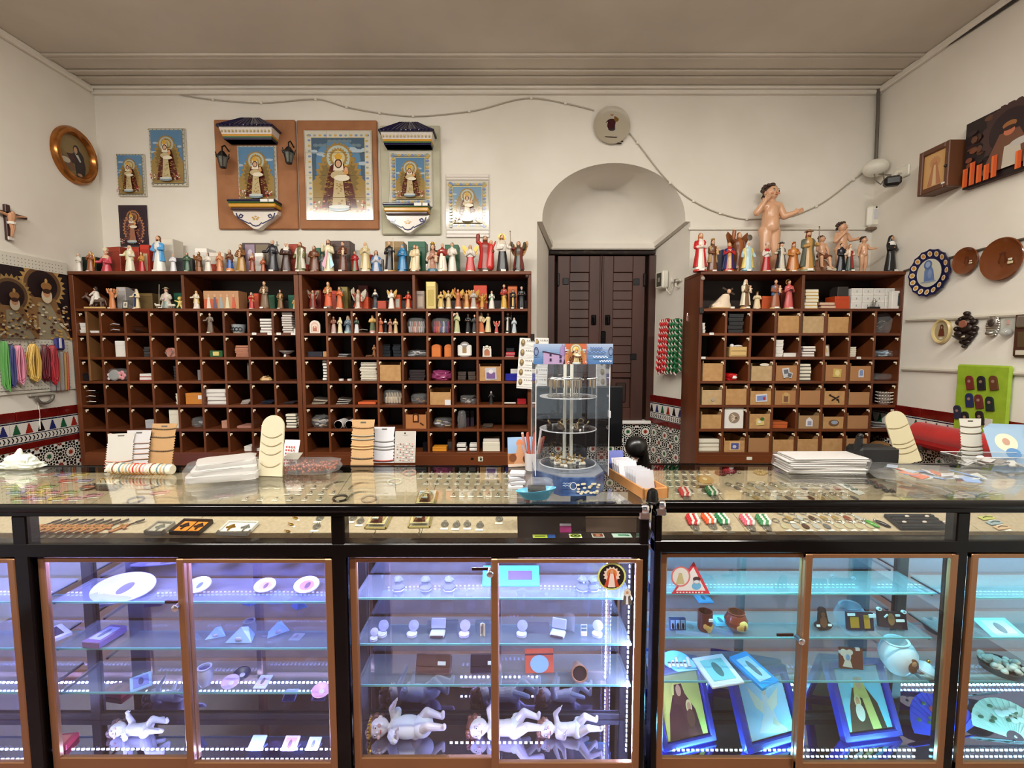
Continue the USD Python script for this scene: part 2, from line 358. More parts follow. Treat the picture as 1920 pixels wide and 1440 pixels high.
def dado(owner,p0,p1,ztop=1.06,rows=3,cap_=True,n0=0):
    """Lays dado tiles from p0 to p1 (floor points); seen from the left of p0->p1 turned right."""
    p0,p1=V(*p0,0),V(*p1,0);L=np.linalg.norm(p1-p0);u=(p1-p0)/L;nrm=np.cross(u,[0,0,1.0])
    def place(z):
        def fn(v):return p0+np.outer(v[:,0],u)+np.outer(-v[:,1]+.006,nrm)+np.outer(v[:,2]+z,[0,0,1.0])
        return fn
    def solid(m,z):
        m=m.copy();m.vertices=place(z)(m.vertices);return m
    x,k=0.0,n0
    if cap_:
        w=.245
        while x<L-.01:
            e=min(w,L-x)
            owner.part('cap_tile',solid(cb(x+.0015,x+e-.0015,-.004,.006,-.055,0,.003),ztop),REDT);x+=w
        x=0.0
        while x<L-.01:
            e=min(w,L-x)
            owner.part('red_tile',solid(cb(x+.0015,x+e-.0015,-.001,.006,-.035,0,.002),ztop-.19),REDT);x+=w
        k2,x=n0,0.0
        while x<L-.02:
            a=border_art(k2*2);sh=x
            if x+TW>L:  # the last tile is cut
                a=Art();b=border_art(k2*2)
                keep=L-x
                for v_,f_,c_ in zip(b.v,b.f,b.c):
                    v2=v_.copy();v2[:,0]=np.minimum(v2[:,0],keep);a.v.append(v2);a.f.append(f_);a.c.append(c_)
            a.map(lambda v:v+[sh,0,0]).map(place(ztop-.186));owner.part('border_tile',a,GLAZE);x+=TW;k2+=1
    for r in range(rows):
        x,k=0.0,n0+r
        while x<L-.02:
            a=mosaic_art(k%2);sh=x
            if x+TW>L:
                for v_ in a.v:v_[:,0]=np.minimum(v_[:,0],L-x)
            a.map(lambda v:v+[sh,0,0]).map(place((ztop-.227 if cap_ else ztop)-(r+1)*TW));owner.part('mosaic_tile',a,GLAZE);x+=TW;k+=1
dado(WL,(ROOM_L,1.9),(ROOM_L,BACK),rows=3)
dado(WR,(ROOM_R,BACK),(ROOM_R,1.4),rows=3)
dado(WB,(NX+IH,NY-.005),(NX+OH,BACK),rows=4)
dado(WB,(NX-OH,BACK),(NX-IH,NY-.005),rows=4)
dado(WB,(NX-IH,NY-.017),(NX+IH,NY-.017),ztop=SILL,rows=4,cap_=False)
# ================================================================ the two pigeonhole cabinets
SY,SD=3.0,0.285  # front plane, depth
def SX(px):return(px-960)/F*SY/1.004
def SZ(py):return at(960,py,SY)[2]
rows_py=[515,581,627,672,717,762,807,851]
ROWZ=[SZ(p)for p in rows_py]  # undersides/tops: board centre heights
BT=0.017
def cabinet(name,label,x0,x1,cols,compart,cap0=True,extra=None,side0=.03,side1=.03,back_lit=None):
    t=T(name,label,'cabinet')
    t.part('side_panel',cb(x0,x0+side0,SY,SY+SD,FL,ROWZ[0],.002),WOOD)
    t.part('side_panel',cb(x1-side1,x1,SY,SY+SD,FL,ROWZ[0],.002),WOOD)
    t.part('top_board',cb(x0,x1,SY-.006,SY+SD,ROWZ[0],ROWZ[0]+.022,.003),WOODH)
    xa,xb=x0+side0,x1-side1
    for z in ROWZ[1:]:t.part('shelf_board',cb(xa,xb,SY+.002,SY+SD-.01,z-BT/2,z+BT/2,.0015),WOODH)
    for px in cols:t.part('divider',cb(SX(px)-.0075,SX(px)+.0075,SY+.004,SY+SD-.01,ROWZ[-1],ROWZ[1],.0015),WOOD)
    for px in compart:t.part('divider',cb(SX(px)-.009,SX(px)+.009,SY+.003,SY+SD-.01,ROWZ[1],ROWZ[0],.0015),WOOD)
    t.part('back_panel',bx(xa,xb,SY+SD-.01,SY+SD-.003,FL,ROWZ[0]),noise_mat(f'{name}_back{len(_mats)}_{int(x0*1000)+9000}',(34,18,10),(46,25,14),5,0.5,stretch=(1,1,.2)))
    t.part('plinth',cb(xa-.004,xb+.004,SY-.001,SY+.02,FL,ROWZ[-1]-BT/2,.002),WOODH)
    return t
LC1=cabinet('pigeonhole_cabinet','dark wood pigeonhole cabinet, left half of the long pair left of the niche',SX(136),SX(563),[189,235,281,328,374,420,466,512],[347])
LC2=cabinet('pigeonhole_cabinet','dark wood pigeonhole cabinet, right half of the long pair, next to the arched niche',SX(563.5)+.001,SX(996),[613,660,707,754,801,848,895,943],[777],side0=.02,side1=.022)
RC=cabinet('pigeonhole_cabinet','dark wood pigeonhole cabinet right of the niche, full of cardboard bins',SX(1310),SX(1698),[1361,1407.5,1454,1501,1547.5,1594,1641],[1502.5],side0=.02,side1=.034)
LC1.part('loose_board',cb(SX(163),SX(163)+.014,SY-.004,SY+.25,ROWZ[4]+.01,ROWZ[1]-.01,.002),noise_mat('light_board',(112,74,40),(134,92,52),6,.5,stretch=(1,1,.2)),'paler loose upright board in the first column')
# little white peg tags near the top front of each hole
def pegs(t,cols,side,x_in):
    ms=[]
    for r in range(1,7):
        for px in cols:
            x=SX(px)+side*.010;z=ROWZ[r]-.026
            ms.append(cat(cap((x-side*.006,SY+.012,z),(x+side*.007,SY+.010,z),.0045,.0065,6),cb(x-.002,x+.004,SY+.004,SY+.009,z-.014,z+.002,.001)))
    t.part('peg_tag',cat(ms),M((226,214,186),.5),kind='stuff',label='small cream pegs at the top corner of each hole')
pegs(LC1,[148,189,235,281,328,374,420,466,512],1,0);pegs(LC2,[569,613,660,707,754,801,848],1,0);pegs(RC,[1361,1407.5,1454,1501,1547.5,1594,1641,1687],-1,0)
LC2.part('corner_clip',ell((SX(988),SY-.006,ROWZ[0]-.01),(.012,.008,.012)),M((60,40,30),.4))
x,z=SX(900),SZ(861)
LC2.part('letter_plate',cb(x-.016,x+.016,SY-.006,SY-.001,z-.014,z+.017,.001),M((225,220,190),.4),'small cream plate with the letter R')
LC2.part('plate_letter',xf(up(text('R',.021,.001,True)),V(x-.007,SY-.0062,z-.009)),BLACK)
x,z=SX(884),SZ(860);LC2.part('plinth_lock',cb(x-.009,x+.009,SY-.006,SY,z-.006,z+.008,.002),M((50,40,36),.3,.5))
x,z=SX(1413),SZ(860)
RC.part('letter_plate',cb(x-.018,x+.018,SY-.005,SY-.001,z-.008,z+.012,.001),M((225,222,205),.4),'small white plate on the plinth')
RC.part('corner_bolt',ell((SX(1314),SY-.004,SZ(522)),(.013,.006,.013)),M((150,140,128),.4))
RC.part('corner_clip',cb(SX(1312)-.012,SX(1312)+.014,SY-.02,SY,SZ(588),SZ(577),.003),M((24,22,22),.4))

# ================================================================ the counters
def RZf(py,Y):return at(960,py,Y)[2]
class Counter:pass
def counter(name,label,Y,posts,ends,zs,mirrorY,backY,skip_ends):
    """posts: x ranges of the black uprights, from left to right. zs: rim top, strip top, strip bottom, door top."""
    ztop,zs1,zs0,zd=zs;c=Counter();c.Y,c.ztop,c.mY,c.bY,c.zd=Y,ztop,mirrorY,backY,zd
    x0,x1=ends;t=c.t=T(name,label,'display counter')
    r=.014
    t.part('front_rail',cat(tube([(x0,Y,ztop-r),(x1,Y,ztop-r)],r,14),cb(x0,x1,Y-.004,Y+.03,zs1,ztop-r,.002)),BLACKG,'glossy black rounded rail')
    t.part('back_rail',cb(x0,x1,backY-.025,backY,ztop-.035,ztop-.002,.003),BLACKG)
    t.part('glass_top',bx(x0,x1,Y+.012,backY-.02,ztop-.012,ztop-.004),TOPGLASS)
    t.part('glass_front',bx(x0,x1,Y+.004,Y+.009,zs0,zs1),PANE)
    t.part('middle_rail',cb(x0,x1,Y,Y+.05,zd,zs0,.003),BLACKG)
    t.part('rear_body',cb(x0,x1,mirrorY+.012,backY-.03,FL,zs0-.03,.004),BLACK)
    for a,b in posts:
        t.part('post',cb(a,b,Y+.0005,Y+.045,FL+.01,zs1,.004),BLACKG)
    t.part('tray_floor',bx(x0,x1,Y+.03,backY-.03,zs0-.028,zs0-.02),BLACK)
    zf=c.zf=RZf(1345,mirrorY)  # case floor
    c.zceil=zs0-.032
    t.part('case_mirror',bx(x0,x1,mirrorY,mirrorY+.006,zf,c.zceil),MIRROR,'mirror back of the lit case')
    t.part('case_floor',bx(x0,x1,Y+.03,mirrorY,zf-.012,zf),MIRROR,'mirror floor of the lit case')
    t.part('back_skirting',cb(x0,x1,mirrorY-.012,mirrorY-.001,zf,zf+.022,.002),BLACK)
    t.part('case_ceiling',bx(x0,x1,Y+.03,mirrorY,c.zceil,c.zceil+.006),M((120,120,130),.5))
    t.part('case_base',bx(x0,x1,Y+.06,mirrorY+.01,FL,zf-.013),BLACK);t.part('base_plinth',cb(x0,x1,Y+.02,Y+.06,FL,zf-.013,.003),BLACKG)
    for a,b in posts:t.part('rear_post',cb((a+b)/2-.018,(a+b)/2+.018,mirrorY-.014,mirrorY-.001,zf,c.zceil,.002),BLACK)
    return c
LY,RYF=1.42,1.46
CL=counter('display_counter','long black glass-topped display counter with blue-lit cases, left of the dark gap',LY,[(-2.60,-2.555),(-1.575,-1.527),(-.570,-.527),(.402,.432)],(-2.60,.432),
             [RZf(945,LY),RZf(968,LY),RZf(1020,LY),RZf(1046,LY)],LY+.225,LY+.5,0)
CR=counter('display_counter','black glass-topped display counter with turquoise-lit cases, right of the dark gap',RYF,[(.462,.486),(1.438,1.482),(2.37,2.415)],(.462,2.415),
             [RZf(938,RYF),RZf(961,RYF),RZf(1014,RYF),RZf(1037,RYF)],RYF+.225,RYF+.5,0)
for c,xs in((CL,.415),(CR,.48)):
    c.t.part('corner_cap',cat(cb(xs-.018,xs+.018,c.Y-.006,c.Y+.03,c.ztop-.05,c.ztop-.018,.004),ell((xs,c.Y,c.ztop-.014),(.019,.017,.017))),CHROME,'chrome corner cap')
# sliding doors
def door(c,xa,xb,front,lock=None,slots=0):
    Y=c.Y-(.0 if front else-.018);z0,z1=RZf(1438,c.Y),c.zd-(.004 if front else.010);w=.024
    p=c.t.part('door',cb(xa,xb,Y+.002,Y+.018,z1-w*.62,z1,.002),BRONZE,'bronze-framed sliding glass door')
    c.t.part('door_rail',cb(xa,xb,Y+.002,Y+.018,z0-.03,z0+w*.5,.002),BRONZE,under=p)
    c.t.part('stile',cb(xa,xa+w,Y,Y+.018,z0-.03,z1,.003),BRONZE,under=p)
    c.t.part('stile',cb(xb-w,xb,Y,Y+.018,z0-.03,z1,.003),BRONZE,under=p)
    c.t.part('door_pane',bx(xa+w*.8,xb-w*.8,Y+.007,Y+.012,z0,z1-w*.5),PANE,under=p)
    if lock:
        lx,lz=lock
        c.t.part('lock',cat(tube([(lx,Y+.01,lz),(lx,Y-.016,lz)],.009,14),ell((lx,Y-.018,lz),(.011,.004,.011))),CHROME,'chrome cylinder lock',under=p)
        c.t.part('lock_bar',cb(lx-.06,lx-.004,Y+.019,Y+.024,lz-.006,lz+.004,.001),M((60,36,28),.4,.3),under=p)
def DX(px,c):return at(px,1060,c.Y)[0]
zl=RZf(1130,LY)
door(CL,-2.555,-1.574,True)
door(CL,DX(58,CL),DX(345,CL),False)
door(CL,DX(329,CL),DX(622,CL),True,(DX(331,CL),RZf(1135,LY)))
door(CL,DX(650,CL),DX(935,CL),False)
door(CL,DX(920,CL),DX(1207,CL),True,(DX(919,CL),RZf(1072,LY)))
door(CR,DX(1241,CR),DX(1525,CR),False)
door(CR,DX(1511,CR),DX(1798,CR),True,(DX(1504,CR),RZf(1197,RYF)))
door(CR,DX(1822,CR),2.41,True)
# glass shelves of the lit cases (left counter / right counter), one per bay and level
SHZ={}
def shelves(c,bays,pys):
    for bi,(a,b)in enumerate(bays):
        for k,py in enumerate(pys[bi]):
            z=RZf(py,c.Y+.055);SHZ[(c is CR,bi,k)]=z
            y1=c.mY-.012
            p=c.t.part('glass_shelf',bx(a+.004,b-.004,c.Y+.058,y1,z-.006,z),SHELFGLASS,'clear glass shelf with a green edge')
            c.t.part('shelf_edge',bx(a+.004,b-.004,c.Y+.054,c.Y+.0575,z-.006,z),EDGEGLASS,under=p)
            for x in(a+.006,b-.012):c.t.part('shelf_bracket',bx(x,x+.006,c.Y+.06,y1,z-.012,z-.0062),M((70,70,76),.3,.7),under=p)
BAYS_L=[(-2.555,-1.575),(-1.527,-.570),(-.527,.402)];BAYS_R=[(.486,1.438),(1.482,2.37)]
shelves(CL,BAYS_L,[(1128,1215,1298),(1128,1215,1298),(1121,1207,1284)]);shelves(CR,BAYS_R,[(1112,1195,1277),(1120,1195,1277)])
# LED strips inside the cases
LEDB,LEDW,LEDC=(emit_mat(n,c,LED_GAIN)for n,c in(('violet_blue_led',(0.24,0.26,1.0)),('blue_white_led',(0.40,0.45,1.0)),('cyan_white_led',(0.22,0.74,1.0))))
LOWB,LOWC=emit_mat('low_blue_led',(0.38,0.43,1.0),LED_GAIN*.16),emit_mat('low_cyan_led',(0.22,0.74,1.0),LED_GAIN*.16)
def led(c,p0,p1,sag,m,dots=True,label=None,fw=.005):
    p0,p1=V(*p0),V(*p1);L=np.linalg.norm(p1-p0);n=max(int(L/.0165),2);ms=[]
    t=np.linspace(0,1,n)
    pts=p0+np.outer(t,p1-p0)-np.outer(4*t*(1-t)*sag,[0,0,1.0])
    if dots:ms=[bx(x-.004,x+.004,y-.002,y+.002,z-fw/2,z+fw/2)if abs((p1-p0)[2])<abs((p1-p0)[0])+abs((p1-p0)[1])else bx(x-fw/2,x+fw/2,y-.002,y+.002,z-.004,z+.004)for x,y,z in pts]
    else:ms=[bx(*sorted((p0[0],p1[0]+1e-4)),p0[1]-.003,p0[1]+.003,p0[2]-.003,p0[2]+.003)]
    c.t.part('led_strip',cat(ms),m,label or 'glowing strip of small LEDs',kind='stuff')
for k,(a,b)in enumerate(BAYS_L):
    led(CL,(a+.03,LY+.064,CL.zd-.022),(b-.03,LY+.064,CL.zd-.022),.008,LEDW if k==2 else LEDB)
    led(CL,(a+(.32 if k==2 else.03),LY+.066,CL.zf+.018+.024*(k==2)),(b-(.30 if k==2 else.03),LY+.066,CL.zf+.018+.024*(k==2)),0,LOWB)
led(CL,(.385,LY+.05,CL.zf+.03),(.385,LY+.05,CL.zceil-.03),0,LEDW,fw=.003)
led(CL,(-2.53,LY+.05,CL.zf+.03),(-2.53,LY+.05,CL.zceil-.03),0,LEDB,fw=.003)
for a,b in BAYS_R:
    led(CR,(a+.03,RYF+.064,CR.zd-.020),(b-.03,RYF+.064,CR.zd-.020),0,LEDC,label='glowing strip of turquoise LEDs')
    led(CR,(a+.03,RYF+.066,CR.zf+.012),(b-.03,RYF+.066,CR.zf+.012),0,LOWC,label='glowing strip of turquoise LEDs')
# felt-covered boards, tilted up towards the back, inside the glass tops
FT={}
def felt_board(c,x0,x1):
    y0,y1,z0,z1=c.Y+.045,c.bY-.035,RZf(1010,c.Y+.045),c.ztop-.026
    FT[c]=(y0,z0,(z1-z0)/(y1-y0));s=FT[c][2];ys=np.linspace(y0,y1,3)
    prof=[(y0-.022,z0-.05),(y0-.018,z0-.022),(y0-.008,z0-.006)]+[(y,z0+(y-y0)*s)for y in ys]+[(y1,z0-.05)]
    m=loft([[(x,y,z)for y,z in prof]for x in(x0,x1)])
    c.t.part('felt_board',m,FELT,'beige felt display board under the glass',smooth=50)
xs_l=[-2.55,-1.95,-1.54,-1.08,-.66,-.30,.0195]
for a,b in zip(xs_l,xs_l[1:]):felt_board(CL,a+.001,b-.001)
for a,b in((.49,.80),(.80,1.20),(1.20,1.60),(1.60,2.36)):felt_board(CR,a+.001,b-.001)
def felt(px,py,c):  # the point of the tilted felt under a pixel of the photograph
    y0,z0,s=FT[c];d=ray(px,py);t=(z0-EYE-s*y0)/(d[2]-s*d[1])
    return V(d[0]*t,d[1]*t,EYE+d[2]*t)
def felt_z(y,c):y0,z0,s=FT[c];return z0+(y-y0)*s
TILT={c:math.degrees(math.atan(FT[c][2]))for c in FT}
# luminaires on the ceiling (outside the picture, they light the shop)
for k,(lx,ly)in enumerate(LAMPS):
    t=again('lamp',lambda t:(t.part('housing',cb(-.68,.68,-.07,.07,.03,.105,.01),WHITE),t.part('reflector',cat(cb(-.68,.68,-.075,-.06,-.005,.05,.003),cb(-.68,.68,.06,.075,-.005,.05,.003)),WHITE)),'ceiling_light','white fluorescent ceiling light over the counters, '+('nearest the left wall','above the middle','nearest the right wall')[k],'ceiling light',(lx,ly,3.085),(LAMP_TILT,0,0),group='ceiling lights')
# ================================================================ figurines
SKIN=(228,182,148)
PAINT=usdkit.material(stage,'/World/Looks/painted_plaster',{'a':('attribute',{'attribute':'tint'}),'p':('principled_bsdf',{'roughness':0.28})},[('a.color','p.base_color')],'p.BSDF')
RB=[(.05,.150,.125),(.12,.146,.120),(.30,.126,.100),(.45,.108,.085),(.54,.098,.076),(.66,.112,.082),(.74,.120,.076),(.785,.088,.060),(.815,.044,.044),(.845,.036,.038)]
ARMS={'pray':(((-.135,-.03,.60),(-.012,-.118,.69)),((.135,-.03,.60),(.012,-.118,.69))),
        'open':(((-.155,-.02,.62),(-.215,-.09,.57)),((.155,-.02,.62),(.215,-.09,.57))),
        'low':(((-.145,-.01,.60),(-.175,-.08,.47)),((.145,-.01,.60),(.175,-.08,.47))),
        'reach':(((-.16,-.03,.62),(-.27,-.08,.60)),((.14,-.02,.60),(.03,-.12,.60))),
        'hold':(((-.135,-.05,.60),(-.02,-.125,.57)),((.145,-.04,.62),(.075,-.118,.62))),
        'bless':(((-.155,-.06,.64),(-.15,-.11,.82)),((.135,-.03,.60),(.02,-.115,.63))),
        'staff':(((-.135,-.03,.60),(-.02,-.115,.62)),((.16,-.02,.64),(.19,-.10,.63))),
        'raise':(((-.17,-.02,.76),(-.22,-.04,.96)),((.17,-.02,.76),(.20,-.04,.93))),
        'one':(((-.17,-.02,.80),(-.16,-.03,1.02)),((.15,-.03,.62),(.17,-.10,.55))),
        'cross':(((-.14,-.04,.61),(.04,-.12,.63)),((.14,-.04,.61),(-.04,-.12,.64)))}
def folds(z,th,rx,ry,seed,amp=.055):
    a=amp*np.clip((.62-z)/.4,0.08,1)
    w=1+a*np.cos(7*th+seed)+a*.6*np.cos(11*th+2.1*seed)
    return np.stack([rx*w*np.cos(th),ry*w*np.sin(th),np.full_like(th,z)],1)
def fig(t,seed=0,robe=(200,190,170),mantle=None,skin=SKIN,hair=(74,48,30),veil=None,arms='pray',base=(112,70,38),child=None,wings=None,halo=None,crown=None,
        staff=None,scap=None,belt=None,hem=None,beard=False,wide=1.0,sit=False,tagged=True,hat=None,mitre=None,collar=None,sleeve=None,mlen=.12,baseh=.05,cross=None,book=None,bald=False,robe2=None,ray=None,long=True,basew=.165,extra=None):
    zm=(lambda v:np.stack([v[:,0]*1.32,v[:,1]*1.32,np.where(v[:,2]<.54,v[:,2]*.66,.3564+(v[:,2]-.54)*1.4)],1))if sit else(lambda v:v)
    def P(name,m,c,lab=None,rough=.3,metal=0.):
        if isinstance(m,Art):t.part(name,m.map(zm),PAINT,lab);return
        m=m.copy();m.vertices=zm(m.vertices*[wide if name in('robe','mantle','scapular','skirt')else 1,1,1]);t.part(name,m,M(c,rough,metal),lab,40)
    th=np.arange(24)*2*math.pi/24
    body=loft([folds(z,th,rx,ry,seed)for z,rx,ry in RB])
    arm=ARMS[arms];sl=[];hands=[]
    for s,(e,h)in zip((-1,1),arm):
        e,h=V(*e),V(*h);w=e+(h-e)*.8
        sl+=[cap((s*.10,.0,.745),e,.044,.042),cap(e,w,.042,.046)]
        hands+=[cap(w,h,.020,.019,6),cap(h,h+(h-w)*.35,.017,.010,6),cap(h,h+V(-s*.02,-.012,.012),.009,.006,5)]
    if robe2:
        P('robe',cat(loft([folds(z,th,rx,ry,seed)for z,rx,ry in RB[4:]]),sl),robe);P('skirt',loft([folds(z,th,rx*1.01,ry*1.01,seed)for z,rx,ry in RB[:5]]),robe2)
    elif sleeve:P('robe',body,robe);P('sleeve',cat(sl),sleeve)
    else:P('robe',cat(body,sl),robe)
    P('hands',cat(hands),skin)
    a=Art()
    a.mesh(ell((0,-.005,.905),(.048,.055,.066)),skin);a.mesh(ell((0,-.060,.900),(.010,.014,.014),1),skin);a.mesh(ell((0,-.040,.862),(.024,.022,.018),1),skin)
    a.mesh(cap((0,.005,.81),(0,.0,.87),.032,.030),skin)
    for s in(-1,1):
        a.mesh(ell((s*.019,-.054,.914),(.0075,.004,.005),1),(40,28,22));a.mesh(ell((s*.02,-.0535,.927),(.011,.004,.003),1),hair);a.mesh(ell((s*.049,0,.902),(.007,.013,.016),1),skin)
    a.mesh(ell((0,-.056,.876),(.012,.005,.004),1),(176,84,70))
    if beard:a.mesh(ell((0,-.036,.856),(.034,.026,.036),1),hair)
    t.part('head',a.map(zm),PAINT)
    if not bald and not veil:
        hm=[ell((0,.012,.924),(.055,.056,.060))]
        if long:hm+=[cap((s*.045,.005,.92),(s*.05,.02,.82),.02,.016)for s in(-1,1)]+[cap((0,.05,.93),(0,.05,.80),.035,.03)]
        P('hair',cat(hm),hair)
    elif bald:P('hair',cat([ell((s*.044,.02,.90),(.014,.034,.03),1)for s in(-1,1)],ell((0,.045,.9),(.04,.016,.03),1)),hair)
    if veil:
        vr=[(.70,.108,.070,.030),(.78,.098,.068,.028),(.86,.074,.062,.024),(.92,.064,.062,.018),(.965,.05,.05,.014),(.985,.02,.02,.012)]
        P('veil',loft([np.stack([rx*np.cos(th),ry*np.sin(th)+yo,np.full_like(th,z)],1)for z,rx,ry,yo in vr]),veil)
    if mantle:
        ph=np.linspace(-math.pi/2+.62,math.pi*1.5-.62,22);rr=[]
        for z,rx,ry in[r for r in RB[:8]if r[0]>=mlen-.001]:
            o=folds(z,ph,rx*1.13+.012,ry*1.16+.014,seed+2);i=folds(z,ph[::-1],rx*1.02+.004,ry*1.02+.004,seed)
            rr.append(np.vstack([o,i]))
        P('mantle',loft(rr),mantle)
        for k,(e,h)in enumerate(arm):
            if veil or mlen<.3:P('mantle_sleeve',cap((-.105 if k==0 else.105,.01,.74),e,.052,.05),mantle);break
    if scap:
        P('scapular',loft([[(-.042,-ry*1.05-.012,z),(.042,-ry*1.05-.012,z),(.042,-ry*.9,z),(-.042,-ry*.9,z)]for z,rx,ry in RB[1:7]]),scap)
    if belt:P('belt',ring_tube((0,0,.545),.101,.010,20,6,'z',.080),belt)
    if hem:P('hem',ring_tube((0,0,.065),.150,.010,24,6,'z',.125),hem,None,.3,.6)
    if collar:P('collar',loft([np.stack([rx*np.cos(th),ry*np.sin(th),np.full_like(th,z)],1)for z,rx,ry in((.72,.126,.086),(.79,.094,.068),(.83,.05,.05))]),collar)
    if child:
        c=Art();x,y,z=.085,-.115,.67
        c.mesh(cap((x,y,z),(x-.01,y-.02,z-.09),.034,.042),child);c.mesh(ell((x,y-.008,z+.062),(.032,.034,.036),1),skin);c.mesh(ell((x,y+.004,z+.074),(.034,.033,.03),1),hair)
        for s in(-1,1):c.mesh(cap((x+s*.03,y-.01,z+.01),(x+s*.05,y-.04,z-.02),.013,.011,6),skin);c.mesh(cap((x+s*.015,y-.03,z-.10),(x+s*.02,y-.05,z-.15),.015,.012,6),skin)
        P('child',c,child)
    if wings:
        w=Polygon([(.02,.62),(.05,.76),(.14,.90),(.26,1.0),(.30,.92),(.27,.80),(.24,.70),(.19,.60),(.12,.52),(.05,.54)])
        for s in(-1,1):
            m=prism(affinity.scale(w,s,1,origin=(0,0)),.018);P('wing',xf(m,RX(90),V(0,.085,0)),wings,None,.3,.3)
            P('wing_feathers',cat([cap((s*(.08+.04*k),.06,.60+.05*k),(s*(.13+.045*k),.058,.56+.09*k),.012,.008,6)for k in range(4)]),wings)
    if halo:P('halo',xf(lathe([(.0,0),(.092,0),(.098,.004),(.092,.008),(0,.008)],24),RX(90),V(0,.06,.92)),halo,None,.25,.8)
    if crown:
        P('crown',cat(lathe([(.052,.955),(.058,.985),(.05,.985),(.045,.955)],16),[cap((.054*math.cos(q),.054*math.sin(q),.98),(.062*math.cos(q),.062*math.sin(q),1.02),.009,.004,5)for q in th[::4]],ell((0,0,1.0),(.03,.03,.03),1)),crown,None,.25,.8)
    if mitre:
        P('mitre',loft([[(-.05,-.05,.945),(.05,-.05,.945),(.05,.05,.945),(-.05,.05,.945)],[(-.058,-.045,1.0),(.058,-.045,1.0),(.058,.045,1.0),(-.058,.045,1.0)],[(-.006,-.02,1.06),(.006,-.02,1.06),(.006,.02,1.06),(-.006,.02,1.06)]]),mitre)
    if hat:P('hat',lathe([(0,.962),(.10,.955),(.10,.965),(.056,.972),(.048,1.0),(0,1.008)],20),hat)
    if staff:P('staff',cat(tube([(.195,-.11,.045),(.19,-.11,.6),(.185,-.10,1.04)],.0095,6),ell((.185,-.10,1.04),(.018,.018,.018),1)),staff)
    if cross:P('cross',cat(cb(.165,.183,-.13,-.112,.5,.92,.003),cb(.115,.235,-.13,-.112,.80,.818,.003)),cross)
    if book:P('book',xf(cb(-.05,.05,-.012,.012,-.04,.04,.004),RX(-35),V(0,-.135,.64)),book)
    if ray:
        for s,c in zip((-1,1),ray):P('ray',loft([[(s*.01,-.10,.68),(s*.02,-.10,.66),(s*.02,-.09,.66),(s*.01,-.09,.68)],[(s*.17,-.15,.22),(s*.075,-.17,.10),(s*.075,-.15,.10),(s*.17,-.13,.22)]]),c)
    if extra:extra(P)
    if base is not None:P('base',lathe([(0,0),(basew,0),(basew,baseh*.6),(basew*.93,baseh),(0,baseh)],20),base)
    if tagged:P('price_tag',cb(-.075,.055,-basew-.016,-basew-.008,.004,.062,.002),(236,232,222),None,.6)
FN=[0]
def F_(px,top,py,Y,label,name='saint_figurine',z=None,rz=None,cat_='figurine',**k):
    """A figurine standing at a column of the photograph: px centre, top and base rows, depth."""
    FN[0]+=1
    Y+=(.018 if FN[0]%2 else-.018)*(1 if Y<3.12 else.3)
    b=at(px,py,Y);h=(py-top)/F*Y
    zz=b[2]if z is None else z
    t=T(name,label,cat_,(b[0],Y,zz),(0,0,(FN[0]*37%30)-15 if rz is None else rz),h)
    fig(t,seed=FN[0]*1.7,**k);return t
TOPZ=ROWZ[0]+.0222
def floor_z(r):return ROWZ[r]+BT/2+.0004
WHT,CRM,BRN,BLK,GLD,BLU,RED,GRN,PNK,TAN,GRY=(228,224,212),(226,210,176),(98,58,32),(28,26,28),(184,138,56),(84,150,206),(180,32,30),(44,92,56),(206,84,96),(200,140,92),(150,148,146)
dark=(52,34,24)
